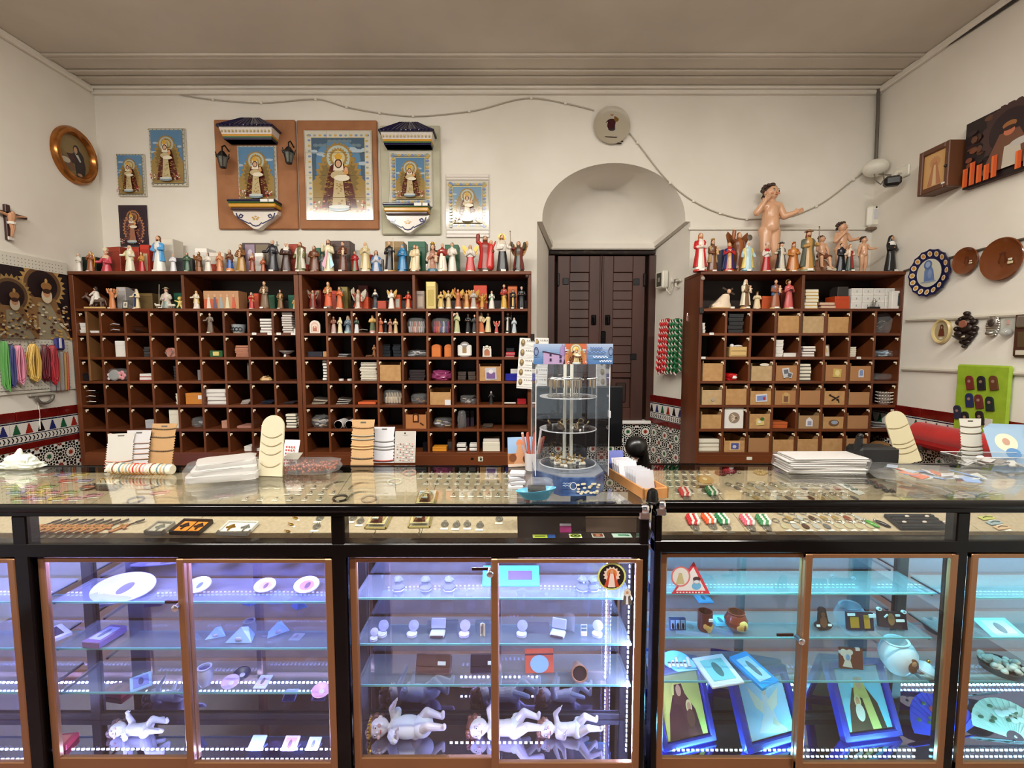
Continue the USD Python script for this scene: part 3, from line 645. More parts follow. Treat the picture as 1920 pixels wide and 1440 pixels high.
def topfigs():
    def G(px,top,label,Y=3.07,base_py=514,**k):return F_(px,top,base_py,Y,label,z=TOPZ,**k)
    G(149,477,'pale white-robed friar figurine at far left of the cabinet tops',robe=(222,216,204),hair=(196,186,170),base=TAN,belt=(190,180,160),tagged=False)
    G(171,474,'small veiled figurine with gold-edged brown oval body beside the white friar',robe=(150,84,44),veil=(176,150,108),base=dark,extra=lambda P:P('aureole',ring_tube((0,.05,.5),.15,.022,24,6,'y',.42),GLD,None,.3,.7))
    G(201,470,'seated figurine in a rose-red robe with tall pale mitre',robe=(196,66,80),sit=True,mitre=CRM,arms='reach',base=dark,collar=(222,190,160),bald=True,hair=GRY)
    G(245,464,'cream-veiled figurine with yellow sash and outstretched hand',robe=(222,216,192),veil=(236,224,196),arms='reach',mantle=(214,204,150),mlen=.44,base=None,tagged=True)
    G(267,474,'red-skirted figurine with golden top before a red box',robe=(190,132,60),robe2=(184,30,34),hair=(140,80,34),base=(150,84,50),belt=GLD)
    G(300,445,'tallest figurine at left, sky-blue mantle over white robe',Y=3.09,robe=(226,222,214),mantle=(84,164,222),hair=(104,62,34),beard=True,base=(224,218,206),arms='hold',sleeve=(84,164,222),mlen=.29)
    G(326,478,'white-robed figurine with folded arms on a white base',robe=(222,222,226),hair=(190,180,170),arms='cross',base=(206,200,190),collar=(216,216,220))
    G(352,477,'small figurine with dark green cloak and white lamb-like base',robe=(54,96,62),mantle=(38,66,52),arms='cross',base=(220,214,204),hair=(90,58,34))
    G(374,474,'small brown-habited friar with raised arm, right of the green cloak',robe=(142,88,44),arms='bless',beard=True,base=(198,160,110),mantle=(96,60,34),mlen=.3)
    G(391,478,'small white-habited figurine with flared skirt and dark hair',robe=(216,208,194),hair=(60,50,46),arms='bless',base=(200,192,178),wide=1.2,belt=(40,40,60))
    G(413,474,'small peach-robed figurine with fair hair in front of white boxes',robe=(206,138,92),mantle=(196,128,84),hair=(206,150,90),base=(206,190,160),mlen=.3)
    G(432,472,'small figurine with cobalt-blue skirt on an orange mound',robe=(120,76,46),robe2=(38,78,150),mantle=(98,62,44),mlen=.44,base=(206,132,62),baseh=.16,hair=(80,54,36))
    G(453,460,'stout gilded brown figurine holding a child, left of a photo box',robe=(128,84,44),robe2=(176,132,62),beard=True,hair=(120,100,80),arms='hold',child=(200,160,110),wide=1.15,base=(170,126,60),hem=GLD)
    G(474,477,'small rusty-brown figurine with pale shawl before a photo box',robe=(138,66,40),collar=(206,178,150),arms='pray',hair=(110,50,40),base=(206,190,160))
    G(494,484,'smallest terracotta figurine before a white card',robe=(168,88,52),hair=(176,110,70),base=(196,150,110),arms='hold')
    G(513,454,'grey-haired figurine in black cassock holding a thin dark cross',robe=(38,37,44),hair=(186,182,176),arms='reach',base=BLK,cross=(50,44,42),long=False)
    G(538,457,'brown-habited figurine under a very wide white veil',robe=(62,34,26),veil=(232,226,212),arms='cross',base=(44,28,22),wide=1.12,collar=(230,224,212))
    G(564,458,'slim white-caped figurine with green inner robe',robe=(112,112,70),mantle=(226,220,204),hair=(120,66,32),beard=True,base=(200,190,170),arms='low')
    G(590,463,'bronze-brown figurine with swirling gilded robe',robe=(112,62,34),mantle=(92,50,28),hair=(96,58,32),base=(80,48,26),arms='hold',wide=1.2,hem=GLD,belt=GLD)
    G(605,477,'little pale figurine behind the bronze-brown one',Y=3.13,robe=(146,152,152),veil=(170,176,176),base=dark,tagged=False)
    G(617,452,'white-robed figurine with pink and pale-blue rays, hand raised',Y=3.06,robe=(226,214,178),arms='bless',hair=(104,64,34),beard=True,ray=((222,130,158),(150,206,220)),base=(222,210,176),baseh=.08)
    G(644,457,'dark brown friar holding a fair child before a tall brown box',robe=(96,52,32),arms='hold',child=(232,206,170),hair=(92,54,34),long=False,belt=(220,210,190),base=dark)
    G(666,473,'small boy-like figurine in red cape and green tunic',robe=(168,40,38),robe2=(74,104,56),mantle=(172,36,36),hair=(110,72,40),base=(206,196,176),arms='staff',long=False)
    G(686,458,'slim cream and gold veiled figurine between red boxes',robe=(206,190,150),veil=(214,200,160),mantle=(198,176,120),base=(222,212,190),mlen=.12)
    G(706,471,'small kneeling figurine in pale blue beside a grey block',robe=(196,196,204),mantle=(92,142,196),hair=(130,92,60),sit=True,base=(196,150,110))
    G(731,456,'black-robed monk with pale staff on a wide tan base',robe=(34,30,30),hair=(176,150,110),arms='staff',staff=(214,196,160),beard=True,base=(194,146,80),long=False,basew=.2)
    G(755,461,'blue-cloaked veiled figurine with brown hem, beside green box',robe=(48,128,178),veil=(64,146,196),mantle=(40,112,164),base=(80,50,34),arms='cross')
    G(778,463,'cream pair of figures embracing before a green box',robe=(216,194,150),mantle=(222,206,170),hair=(150,100,56),beard=True,base=dark,arms='hold',wide=1.1,extra=lambda P:(P('second_head',ell((.10,-.03,.88),(.045,.05,.06)),(222,176,140)),P('second_body',cap((.10,-.02,.76),(.08,-.03,.12),.085,.10),(220,202,166))))
    G(812,459,'crowned seated figurine with child on a teal throne',robe=(170,120,96),mantle=(206,196,180),sit=True,crown=GLD,child=(214,190,160),base=(60,110,130),baseh=.2)
    G(830,460,'figurine in red chasuble with white stripe, hands joined',robe=(150,44,34),robe2=(222,212,196),scap=(226,218,200),hair=(196,180,160),base=(200,170,120),long=False,wide=1.08)
    G(848,457,'all-white habited figurine with dark hair, against a green box',robe=(222,214,200),arms='hold',hair=(120,84,54),belt=(200,190,170),base=(160,130,100),long=False)
    G(882,463,'red-skirted angel figurine with yellow wings spread',robe=(214,206,196),robe2=(188,46,44),wings=(214,176,84),arms='pray',hair=(176,120,60),base=(222,200,160),hem=GLD,wide=1.15)
    G(910,444,'big red and brown two-figure group with one arm thrust upward',Y=3.08,robe=(140,52,40),mantle=(196,44,40),hair=(104,60,34),beard=True,arms='one',base=(82,62,50),baseh=.12,wide=1.15,extra=lambda P:(P('second_head',ell((.15,-.04,.80),(.05,.05,.06)),(214,164,124)),P('second_robe',cat(cap((.15,-.03,.70),(.12,-.05,.18),.07,.12),cap((.2,-.05,.68),(.27,-.06,.82),.03,.02)),(202,52,46))))
    G(942,443,'black-skirted figurine in white surplice holding a thin staff',Y=3.08,robe=(224,216,204),robe2=(36,32,32),hair=(104,70,44),beard=True,arms='staff',staff=(120,92,60),base=dark,collar=(214,200,180),long=False,halo=GLD)
    G(972,454,'dark winged warrior figurine at right end of the long cabinet top',Y=3.08,robe=(74,66,48),robe2=(46,58,44),wings=(150,110,56),mantle=(120,40,34),arms='raise',hair=(140,88,40),base=(50,36,28),baseh=.16,belt=GLD)
    # on the right cabinet
    G(1312,440,'long-haired figurine in bright red mantle at left end, right cabinet',Y=3.046,robe=(226,214,200),mantle=(196,26,30),hair=(176,104,52),beard=True,arms='cross',base=(190,40,36),base_py=512,wide=.95)
    G(1335,453,'small crowned brown figurine with gilded edges beside the red one',Y=3.046,robe=(112,70,44),crown=GLD,child=(206,170,120),arms='hold',base=(140,72,40),hem=GLD,mantle=(190,160,110),mlen=.3)
    G(1384,436,'tall brown winged figurine with round shield behind the front row',Y=3.14,robe=(150,86,44),wings=(140,84,44),arms='one',hair=(150,96,50),base=dark,mantle=(120,66,36),extra=lambda P:P('shield',xf(lathe([(0,0),(.07,0),(.07,.012),(0,.02)],18),RX(90),V(.19,-.1,.84)),(120,110,100),None,.3,.6))
    G(1366,458,'small red and gold robed figurine before dark blue cloth',Y=3.046,robe=(186,40,40),mantle=(34,48,110),hair=(190,130,70),base=(214,170,110),hem=GLD,scap=GLD,wide=1.1)
    G(1401,459,'pale blue veiled figurine flanked by yellow, arms low',Y=3.046,robe=(168,196,204),veil=(196,210,212),mantle=(226,206,120),arms='low',base=(80,140,150),wide=1.15)
    G(1436,461,'white-smocked figurine with red skirt before the big nude child',Y=3.046,robe=(226,216,204),robe2=(176,34,38),hair=(214,190,160),base=(206,180,120),collar=(176,40,44),baseh=.06,mitre=(214,190,170))
    G(1463,460,'figurine in dark open cloak over cream, wearing dark cap',Y=3.046,robe=(216,206,184),mantle=(46,36,32),hair=(90,60,40),hat=(50,42,40),base=(190,160,90),arms='reach',wide=1.05)
    G(1486,459,'orange-brown robed figurine with rounded cap, right of dark cloak',Y=3.046,robe=(196,130,62),mantle=(186,106,48),hair=(150,80,40),base=(200,160,96),crown=(176,96,46),arms='hold',wide=1.1)
    G(1513,438,'tall pilgrim figurine in grey-green cloak with brown staff',Y=3.05,robe=(186,140,74),mantle=(92,98,84),hair=(120,60,30),hat=(150,100,56),staff=(110,72,40),arms='staff',base=(150,160,130),beard=True)
    G(1576,459,'black-robed friar figurine before a nude child, holding child',Y=3.046,robe=(32,32,42),arms='hold',child=(226,190,150),hair=(60,40,30),base=BLK,long=False)
    G(1592,463,'small figurine in white tunic over dark green skirt',Y=3.046,robe=(222,204,180),robe2=(40,58,46),arms='reach',hair=(170,110,60),base=(60,60,50),scap=(150,40,40))
    G(1668,445,'black-habited nun figurine with white collar at right end',Y=3.046,robe=(22,20,22),veil=(24,22,24),collar=(232,230,224),arms='cross',base=BLK,skin=(190,140,100))
topfigs()
def compfigs():
    z=floor_z(1)
    def G(px,top,label,Y=3.05,**k):return F_(px,top,577,Y,label,z=z,**k)
    G(211,538,'peach angel figurine with raised arms on the top shelf',robe=(206,128,76),arms='raise',hair=(180,100,50),base=(196,130,80),wings=(226,190,150),long=False)
    G(257,539,'cream-gowned veiled figurine with dark blue trim and outstretched hand',robe=(224,204,160),veil=(228,216,190),arms='reach',scap=(50,60,90),base=(120,70,40))
    G(369,543,'slender white and gold figurine, alone on the second top shelf',robe=(218,206,190),mantle=(206,180,90),hair=(216,186,120),arms='reach',base=(206,196,180),mlen=.3)
    G(472,545,'white-haired red-robed figurine beside a printed box',robe=(184,40,36),hair=(222,204,180),mantle=(214,190,110),mlen=.4,base=(206,196,180),beard=True)
    G(497,525,'tall grey-brown friar figurine holding a pale child, top shelf',robe=(122,98,74),arms='hold',child=(220,196,160),hair=(96,66,44),base=(110,70,40),long=False,belt=(220,210,190))
    G(526,540,'shorter brown and gold friar figurine between two green boxes',robe=(118,84,48),arms='hold',child=(200,170,120),hair=(90,60,40),base=(90,60,36),long=False,mantle=(150,116,60),mlen=.4)
    G(553,556,'small golden child figurine standing before a green box',robe=(214,168,90),arms='low',hair=(200,140,70),base=(190,150,90),long=False)
    G(587,541,'silver and purple winged warrior figurine, first on the third top shelf',robe=(146,126,110),robe2=(116,70,60),wings=(170,140,100),arms='raise',hair=(150,120,90),base=(150,130,110),mantle=(150,60,50))
    G(616,526,'tall bearer figurine in orange robe carrying a child on the shoulder',robe=(178,140,90),robe2=(206,84,38),arms='hold',child=(222,186,140),hair=(140,90,50),base=(110,70,50),baseh=.1,mantle=(200,90,44),mlen=.44)
    G(637,535,'orange-robed figurine inside a dark oval mandorla',robe=(206,104,56),veil=(120,96,60),base=(220,200,170),extra=lambda P:P('aureole',ring_tube((0,.06,.52),.16,.025,24,6,'y',.44),(70,62,40)))
    G(672,540,'silver-winged figurine leaning over a small dragon',robe=(176,160,140),wings=(196,190,170),mantle=(150,60,44),arms='one',hair=(150,110,70),base=(190,110,90),sit=True)
    G(704,539,'dark-robed nun figurine with white shawl, third top shelf',robe=(44,46,52),veil=(50,48,50),collar=(220,214,200),arms='pray',base=(190,186,176))
    G(734,541,'white angel figurine with gold halo of wings',robe=(222,216,206),wings=(196,158,84),arms='hold',hair=(176,120,60),base=(214,208,196))
    G(766,543,'red-caped figurine with green crown-like headdress and white hem',robe=(188,70,44),robe2=(206,150,110),mantle=(196,60,40),hair=(90,60,40),hat=(60,90,60),base=(214,206,196),arms='reach')
    G(827,544,'yellow-robed figurine with open book on a white cloud base',robe=(210,170,80),mantle=(206,186,130),book=(70,50,40),arms='pray',base=(214,206,190),baseh=.1)
    G(841,541,'golden-winged angel figurine next to the yellow-robed one',robe=(204,180,130),wings=(206,160,70),arms='pray',base=(222,216,204),baseh=.1,hair=(150,90,40))
    G(859,540,'angel figurine with trumpet-gold wings and rusty robe, white base',robe=(176,100,56),wings=(214,170,80),arms='one',base=(222,214,204),baseh=.1,hair=(180,110,50))
    G(875,541,'angel figurine with both arms raised before an orange book',robe=(206,150,90),wings=(216,180,100),arms='raise',base=(222,216,206),baseh=.1,hair=(170,100,50),long=False)
    G(888,541,'silver-grey angel figurine with gilded wings, left of orange box',robe=(170,160,150),wings=(200,150,70),arms='cross',base=(226,220,210),baseh=.1,hair=(170,110,60))
    G(904,547,'small glittering gold figurine group before an orange box',robe=(196,140,56),arms='raise',wings=(206,160,70),base=(150,84,40),baseh=.14,hair=(150,90,40))
    G(922,543,'green-cloaked figurine with white skirt, right of orange box',robe=(216,212,200),mantle=(50,110,60),hair=(120,80,50),base=(222,218,208),arms='pray',mlen=.4)
    G(945,530,'soldier figurine with red tunic and yellow leggings',robe=(160,56,46),robe2=(206,160,60),hair=(130,100,60),arms='hold',base=(140,150,120),mantle=(140,120,80),mlen=.44,long=False,wide=.85)
    G(962,541,'black-cloaked figurine outlined in gold before a picture box',robe=(30,30,34),veil=(28,28,30),base=(60,40,30),scap=(190,150,70),hem=GLD,arms='cross')
    G(978,534,'plain black friar figurine with white beard at shelf end',robe=(34,36,40),hair=(196,190,180),beard=True,arms='cross',base=BLK,long=False,wide=1.1)
    # right cabinet, open shelf
    G(1397,522,'white-veiled brown figurine with child, right cabinet shelf',robe=(118,84,52),veil=(228,218,196),mantle=(222,210,184),arms='hold',child=(226,206,176),base=(214,176,110))
    G(1419,545,'small cream bell-shaped figurine between two taller ones',robe=(226,204,160),wide=1.4,hair=(120,90,60),crown=GLD,base=(206,160,100),arms='pray')
    G(1453,522,'blue and brown robed figurine holding child, right cabinet',robe=(150,84,52),mantle=(74,116,160),arms='hold',child=(226,196,160),hair=(90,56,36),base=(206,176,120),mlen=.44,long=False)
    G(1478,522,'pink-robed child figurine with round halo reading a book',robe=(206,96,92),halo=(190,150,90),book=(60,44,40),hair=(130,80,44),base=(206,180,120),long=False,arms='pray')
compfigs()
def rowfigs():
    z=floor_z(2)
    def G(px,top,label,Y=3.04,**k):return F_(px,top,626,Y,label,z=z,**k)
    G(395,588,'grey striped friar figurine with dove, on a wooden base in the left cabinet',robe=(112,96,84),arms='reach',hair=(70,50,40),base=(120,72,40),long=False,belt=(200,190,170),basew=.2)
    G(626,594,'small rosy figurine, first of three beside a grey case',robe=(150,96,74),robe2=(206,176,166),hair=(110,70,46),base=(214,208,196),arms='hold')
    G(638,596,'small ivory standing pair like praying hands, middle of three',robe=(214,200,160),veil=(216,202,164),base=(222,214,196))
    G(653,592,'small kneeling blue-grey figurine, last of three',robe=(106,128,140),veil=(190,176,150),sit=True,base=(150,180,176),baseh=.2)
    G(669,596,'small dark green figurine on white cloud, column three',robe=(52,74,60),robe2=(206,206,206),hair=(120,100,70),base=(222,218,210),arms='pray')
    G(699,591,'stout golden-haired figurine on pink base, column three',robe=(206,166,90),robe2=(90,100,70),hair=(206,160,80),arms='cross',base=(214,170,160),baseh=.14,wide=1.15)
    G(714,597,'small terracotta-robed figurine, first of a row of four',robe=(176,90,52),hair=(150,96,56),arms='reach',base=(222,206,180))
    G(723,598,'small black-habited figurine with white face band, second of four',robe=(34,34,36),veil=(36,34,34),collar=(226,222,214),base=(222,214,204))
    G(732,599,'small brown and rose figurine, third of four',robe=(160,106,84),veil=(110,70,50),base=(190,150,110))
    G(742,598,'small cream-robed figurine, last of a row of four',robe=(222,192,144),hair=(200,150,96),base=(214,190,150),arms='pray',beard=True)
    G(857,587,'ivory and green slender veiled figurine, column seven',robe=(176,178,130),veil=(196,192,160),base=(220,214,200))
    G(878,589,'black-robed friar figurine with pink face, column seven',robe=(36,34,34),hair=(200,140,110),arms='cross',base=BLK,scap=(30,30,30),long=False)
    G(890,591,'second black friar figurine in a clear box, column seven',robe=(44,44,46),hair=(120,110,100),arms='cross',base=(60,60,60),long=False)
    G(902,587,'ivory family group with orange cloak filling one pigeonhole',robe=(224,204,160),veil=(226,214,184),robe2=(206,110,60),arms='hold',child=(226,200,160),base=(214,190,150),wide=1.1,
      extra=lambda P:(P('second_head',ell((.34,-.005,.89),(.05,.055,.066)),SKIN),P('second_hair',ell((.34,.012,.91),(.056,.056,.06)),(190,150,96)),P('second_robe',cat(loft([folds(z_,np.arange(24)*math.pi/12,rx,ry,3)+[.34,0,0]for z_,rx,ry in RB]),cap((.26,-.04,.7),(.12,-.13,.52),.045,.04)),(216,196,150))))
    G(931,603,'little red and white winged figurine under a wire arch',robe=(190,70,60),wings=(220,200,180),arms='raise',base=(206,190,176),long=False)
    G(952,587,'black and white robed figurine with brown staff, column nine',robe=(36,36,38),scap=(222,214,200),staff=(150,110,70),arms='staff',hair=(70,50,40),base=BLK)
    G(964,597,'small pale grey praying figurine, column nine',robe=(176,186,190),veil=(196,202,204),base=(170,140,110))
    z=floor_z(3)
    F_(702,648,671,3.05,'small tan wooden figurine leaning at the side of its pigeonhole',z=z,robe=(150,96,56),veil=(160,106,64),base=(120,76,44),tagged=False)
    z=floor_z(5)
    F_(921,736,761,3.06,'tiny black and silver figurine alone in a lower pigeonhole',z=z,robe=(40,38,38),hair=(200,200,200),arms='open',base=(90,50,30),tagged=False)
rowfigs()
# ================================================================ what lies in the pigeonholes
EDGES={'L':[145,189,235,281,328,374,420,466,512,556],'M':[570,613,660,707,754,801,848,895,943,990],'R':[1316,1361,1407.5,1454,1501,1547.5,1594,1641,1687]}
UN={'L':'left','M':'middle','R':'right'}
NUM=['one','two','three','four','five','six','seven','eight','nine']
ORD=['first','second','third','fourth','fifth','sixth','seventh','eighth','ninth','tenth','eleventh','twelfth']
def where(u,r,c):return f'row {NUM[r - 1]} column {NUM[c - 1]}, {UN[u]} cabinet'
def span(px0,px1,Y):return(px0-960)/F*Y/1.004,(px1-960)/F*Y/1.004
PX=SY/F/1.0  # metres per pixel at the cabinets' front
FILM=usdkit.material(stage,'/World/Looks/clear_film',{'t':('transparent_bsdf',{'color':(.96,.96,.96)}),'p':('principled_bsdf',{'base_color':(.8,.8,.79),'roughness':.08}),'x':('mix_closure',{'fac':.11})},[('t.BSDF','x.closure1'),('p.BSDF','x.closure2')],'x.closure')
FILMP=usdkit.material(stage,'/World/Looks/pink_film',{'t':('transparent_bsdf',{'color':(.8,.4,.6)}),'p':('principled_bsdf',{'base_color':(.42,.07,.2),'roughness':.15}),'x':('mix_closure',{'fac':.6})},[('t.BSDF','x.closure1'),('p.BSDF','x.closure2')],'x.closure')
def bag(w,d,h,seed=0,sub=3,amp=.16,sq=.55):
    m=trimesh.creation.icosphere(sub);v=m.vertices
    v=np.sign(v)*np.abs(v)**sq;n=meshkit.fbm(v*2.6+seed*3.1,3,seed);v=v*(1-amp+2*amp*n)[:,None]
    v=v*[w/2,d/2,h/2];v[:,2]=np.maximum(v[:,2]+h*.44,0);m.vertices=v;return m
def card_box(name,label,px0,px1,h,u,r,Y=None,d=.14,mat=None,category='box',group=None,z=None,rz=0,lid=True,c=.002,lines=None):
    """A small closed box standing on a shelf board, its front given in pixels."""
    Y=SY+.03 if Y is None else Y;x0,x1=span(px0,px1,Y);w=x1-x0
    t=T(name,label,category,((x0+x1)/2,Y+d/2,floor_z(r)if z is None else z),(0,0,rz),group=group)
    t.part('body',cb(-w/2,w/2,-d/2,d/2,0,h,c),mat)
    if lid:t.part('lid_flap',cb(-w/2+.002,w/2-.002,-d/2-.0012,-d/2+.001,h*.72,h-.001,.0005),mat)
    return t
NTH=lambda k,n:'bottom' if k==0 else 'topmost' if k==n-1 else f'{ORD[k]} from bottom'
def stack(u,r,c,px0,px1,n,hpx,name='white_box',what='white box',mat=None,d=.13,jit=.004,Y=None,z=None,group=None,dark_edge=None,category='box',place=None):
    Y=SY+.03 if Y is None else Y;x0,x1=span(px0,px1,Y);w=x1-x0;h=hpx*Y/F;zz=floor_z(r)if z is None else z;R=random.Random(u+str(r*10+c)+what)
    key=f'{name}{px0}{r}{u}{px1}'
    def build(t):
        t.part('body',cb(-w/2,w/2,-d/2,d/2,0,h-.0006,min(.0025,h*.2)),mat)
        if dark_edge:t.part('edge_band',cb(-w/2-.0004,w/2+.0004,-d/2-.0005,d/2,h*.0,h*.25,.0003),dark_edge)
        else:t.part('lid',cb(-w/2-.0008,w/2+.0008,-d/2-.0008,d/2+.0008,h*.62,h-.0004,.001),mat)
    for k in range(n):
        pos=NTH(k,n)if n>1 else 'single'
        lab=f'{what}, {pos} in stack, {place or where(u, r - 1, c)}' if n>1 else f'{what} lying alone, {place or where(u, r - 1, c)}'
        again(key,build,name,lab,category,((x0+x1)/2+R.uniform(-jit,jit),Y+d/2+R.uniform(0,jit),zz+k*h),(0,0,R.uniform(-1.5,1.5)if n<6 else R.uniform(-.8,.8)),group=group or f'{what} stacks')
WBX=M((228,224,216),.55);WB2=M((206,198,190),.55);IVO=M((226,220,200),.55);DKB=M((34,30,36),.5);ORB=M((186,66,26),.45)
# ---- boxes on top of the cabinets and on the open shelves, behind the figurines
def gift(px0,px1,top,base_py,label,col,Y=3.13,d=.1,z=None,win=None,rough=.45,name='gift_box',rz=0,art=None):
    x0,x1=span(px0,px1,Y);h=(base_py-top)/F*Y;w=x1-x0
    t=T(name,label,'box',((x0+x1)/2,Y+d/2,TOPZ if z is None else z),(0,0,rz))
    t.part('body',cb(-w/2,w/2,-d/2,d/2,0,h,.002),M(col,rough)if not hasattr(col,'GetPath')else col)
    t.part('lid_flap',cb(-w/2+.004,w/2-.004,-d/2-.0014,-d/2+.001,h*.82,h-.003,.0006),M([min(255,c*1.12)for c in col],rough))
    if win:t.part('window',cb(-w*.3,w*.3,-d/2-.0016,-d/2+.001,h*.12,h*.7,.0006),M(win,.2))
    if art:t.part('printed_front',art(w,h).map(lambda v:v+[-w/2,-d/2-.0012,0]),PRINT)
    return t
RB_,GB_,OB_=(142,50,30),(24,84,56),(132,104,56)
gift(207,241,464,514,'large rust-red gift box at far left behind the rose figurine',RB_,rz=-12)
gift(250,270,464,514,'rust-red gift box behind the cream-veiled figurine',(156,46,28))
gift(272,289,460,514,'bright red gift box with a cream card, left of the tall blue figurine',(176,48,30),win=(206,184,150))
gift(160,190,482,514,'dark green low box behind the small veiled figurine',(30,44,36),d=.08)
gift(304,334,448,514,'tall pale cardboard box behind the tall blue figurine',(206,198,184),Y=3.16)
gift(336,368,484,514,'low white and black box behind the green-cloaked figurine',(60,58,60),d=.08)
gift(373,396,466,514,'upright white carton behind the brown friar',(220,216,208))
gift(398,425,474,514,'grey-white carton with slanting top behind the peach figurine',(196,188,176),rz=10)
gift(400,412,496,514,'little red box at the feet of the peach figurine',(176,56,34),Y=3.11,d=.04)
def photo_art(w,h):
    a=Art();a.add(sbox(0,0,w,h),(70,50,50));a.add(sbox(w*.1,h*.05,w*.45,h*.95),(150,130,150));a.add(sbox(w*.5,h*.3,w*.95,h*.95),(120,106,86));a.add(ellp(w*.28,h*.6,w*.1,h*.2),(200,190,200));return a
gift(462,512,457,514,'wide box printed with a dim photograph, left of the black cassock',(58,44,46),art=photo_art)
gift(484,500,476,514,'white card box behind the terracotta figurine',(222,220,212),Y=3.10,d=.02)
gift(548,566,459,514,'red-brown gift box beside the wide-veiled figurine',(150,62,46),rz=-8)
gift(574,583,497,514,'small rust box at the foot of the white-caped figurine',(150,48,34),Y=3.1,d=.04)
gift(592,606,464,514,'green gift box behind the bronze-brown figurine',GB_,Y=3.17)
gift(624,661,453,514,'tall dark brown gift box behind the child-holding friar',(66,44,36))
gift(694,702,478,514,'narrow red box between cream and pale blue figurines',(148,40,32),d=.06)
gift(712,721,486,514,'small grey card beside the kneeling pale blue figurine',(176,172,168),Y=3.12,d=.03)
gift(726,760,454,514,'olive-gold gift box behind the black monk',OB_)
gift(768,800,454,514,'big green gift box with lighter rim behind the embracing pair',GB_,win=(20,66,44))
gift(800,808,497,514,'tiny white carton beside the teal throne',(224,220,212),Y=3.08,d=.03)
gift(818,827,470,514,'narrow green box behind the teal throne',(30,78,58))
gift(836,861,459,514,'green gift box behind the all-white figurine',(26,88,58),Y=3.15)
gift(1348,1376,466,512,'dark blue cloth-covered box behind the red and gold figurine',(28,36,86),Y=3.15)
z1=floor_z(1)
gift(224,241,535,577,'upright pale grey box on the left open shelf',(176,170,166),Y=3.10,z=z1)
gift(262,290,546,577,'olive cardboard box behind the cream-gowned figurine, left open shelf',(104,84,48),Y=3.12,z=z1)
gift(330,345,546,577,'green box behind the little yellow cherub',(22,78,58),Y=3.10,z=z1,d=.08)
def fam_art(w,h):
    a=Art();a.add(sbox(0,0,w,h),(186,140,100));a.add(sbox(0,0,w*.4,h*.55),(186,90,56))
    for k,c in enumerate(((216,206,190),(96,90,110),(150,160,160),(214,206,170),(196,90,66))):
        x=w*(.14+.18*k);a.add(Polygon([(x-w*.06,h*.05),(x+w*.06,h*.05),(x+w*.025,h*.66),(x-w*.025,h*.66)]),c);a.add(ellp(x,h*.74,w*.03,h*.09),(206,160,126))
    return a
gift(386,451,543,577,'wide cardboard box printed with a row of little figures',(170,122,84),Y=3.06,z=z1,art=fam_art)
gift(478,488,546,577,'orange-red box behind the white-haired figurine',(176,64,34),Y=3.13,z=z1)
gift(506,518,549,577,'green box between the two friars on the open shelf',(24,80,54),Y=3.13,z=z1)
gift(543,555,549,577,'green box behind the golden child',(30,90,70),Y=3.13,z=z1)
gift(578,604,538,577,'dull red box behind the silver and purple warrior',(120,40,34),Y=3.16,z=z1)
gift(622,634,540,577,'bright red box behind the orange bearer',(168,52,34),Y=3.16,z=z1)
gift(636,654,534,577,'olive box holding the orange figurine with mandorla',(126,112,58),Y=3.12,z=z1,d=.06)
gift(676,692,554,577,'orange-red box right of the dragon figurine',(190,72,34),Y=3.06,z=z1)
gift(674,692,530,577,'dark maroon box at the back of the third open shelf',(90,30,26),Y=3.18,z=z1,d=.06)
gift(709,725,562,577,'small low red box before the nun figurine',(170,66,44),Y=3.04,z=z1,d=.06)
gift(741,752,550,577,'small orange brick-patterned box with a window',(190,80,40),Y=3.06,z=z1,d=.05,win=(176,170,160))
gift(781,797,543,577,'glass-fronted grey box with a tiny figure inside',(150,134,126),Y=3.06,z=z1,win=(196,176,160),d=.08)
gift(800,818,527,577,'tall straw-yellow box with a dark emblem',(206,184,116),Y=3.03,z=z1,win=(190,168,100),d=.1)
def flame_art(w,h):
    a=Art();a.add(sbox(0,0,w,h),(196,62,26));R=random.Random(3)
    for k in range(14):a.add(ellp(w*R.random(),h*R.uniform(.05,.6),w*.07,h*.05),(222,160,60))if True else 0
    return Art()if False else a
gift(868,884,552,577,'orange box behind the raised-arm angel',(204,96,40),Y=3.12,z=z1,d=.06)
gift(889,913,531,577,'tall orange-red box with gold specks, fourth open shelf',(190,60,30),Y=3.11,z=z1,art=flame_art)
gift(952,970,532,577,'orange picture box behind the black and gold figurine',(186,96,44),Y=3.12,z=z1,win=(60,36,30),d=.05)
gift(1426,1450,552,577,'orange box between figurines, right open shelf',(190,82,40),Y=3.08,z=z1)
gift(1462,1474,540,577,'dark red patterned box behind the pink child figurine',(120,48,36),Y=3.14,z=z1)
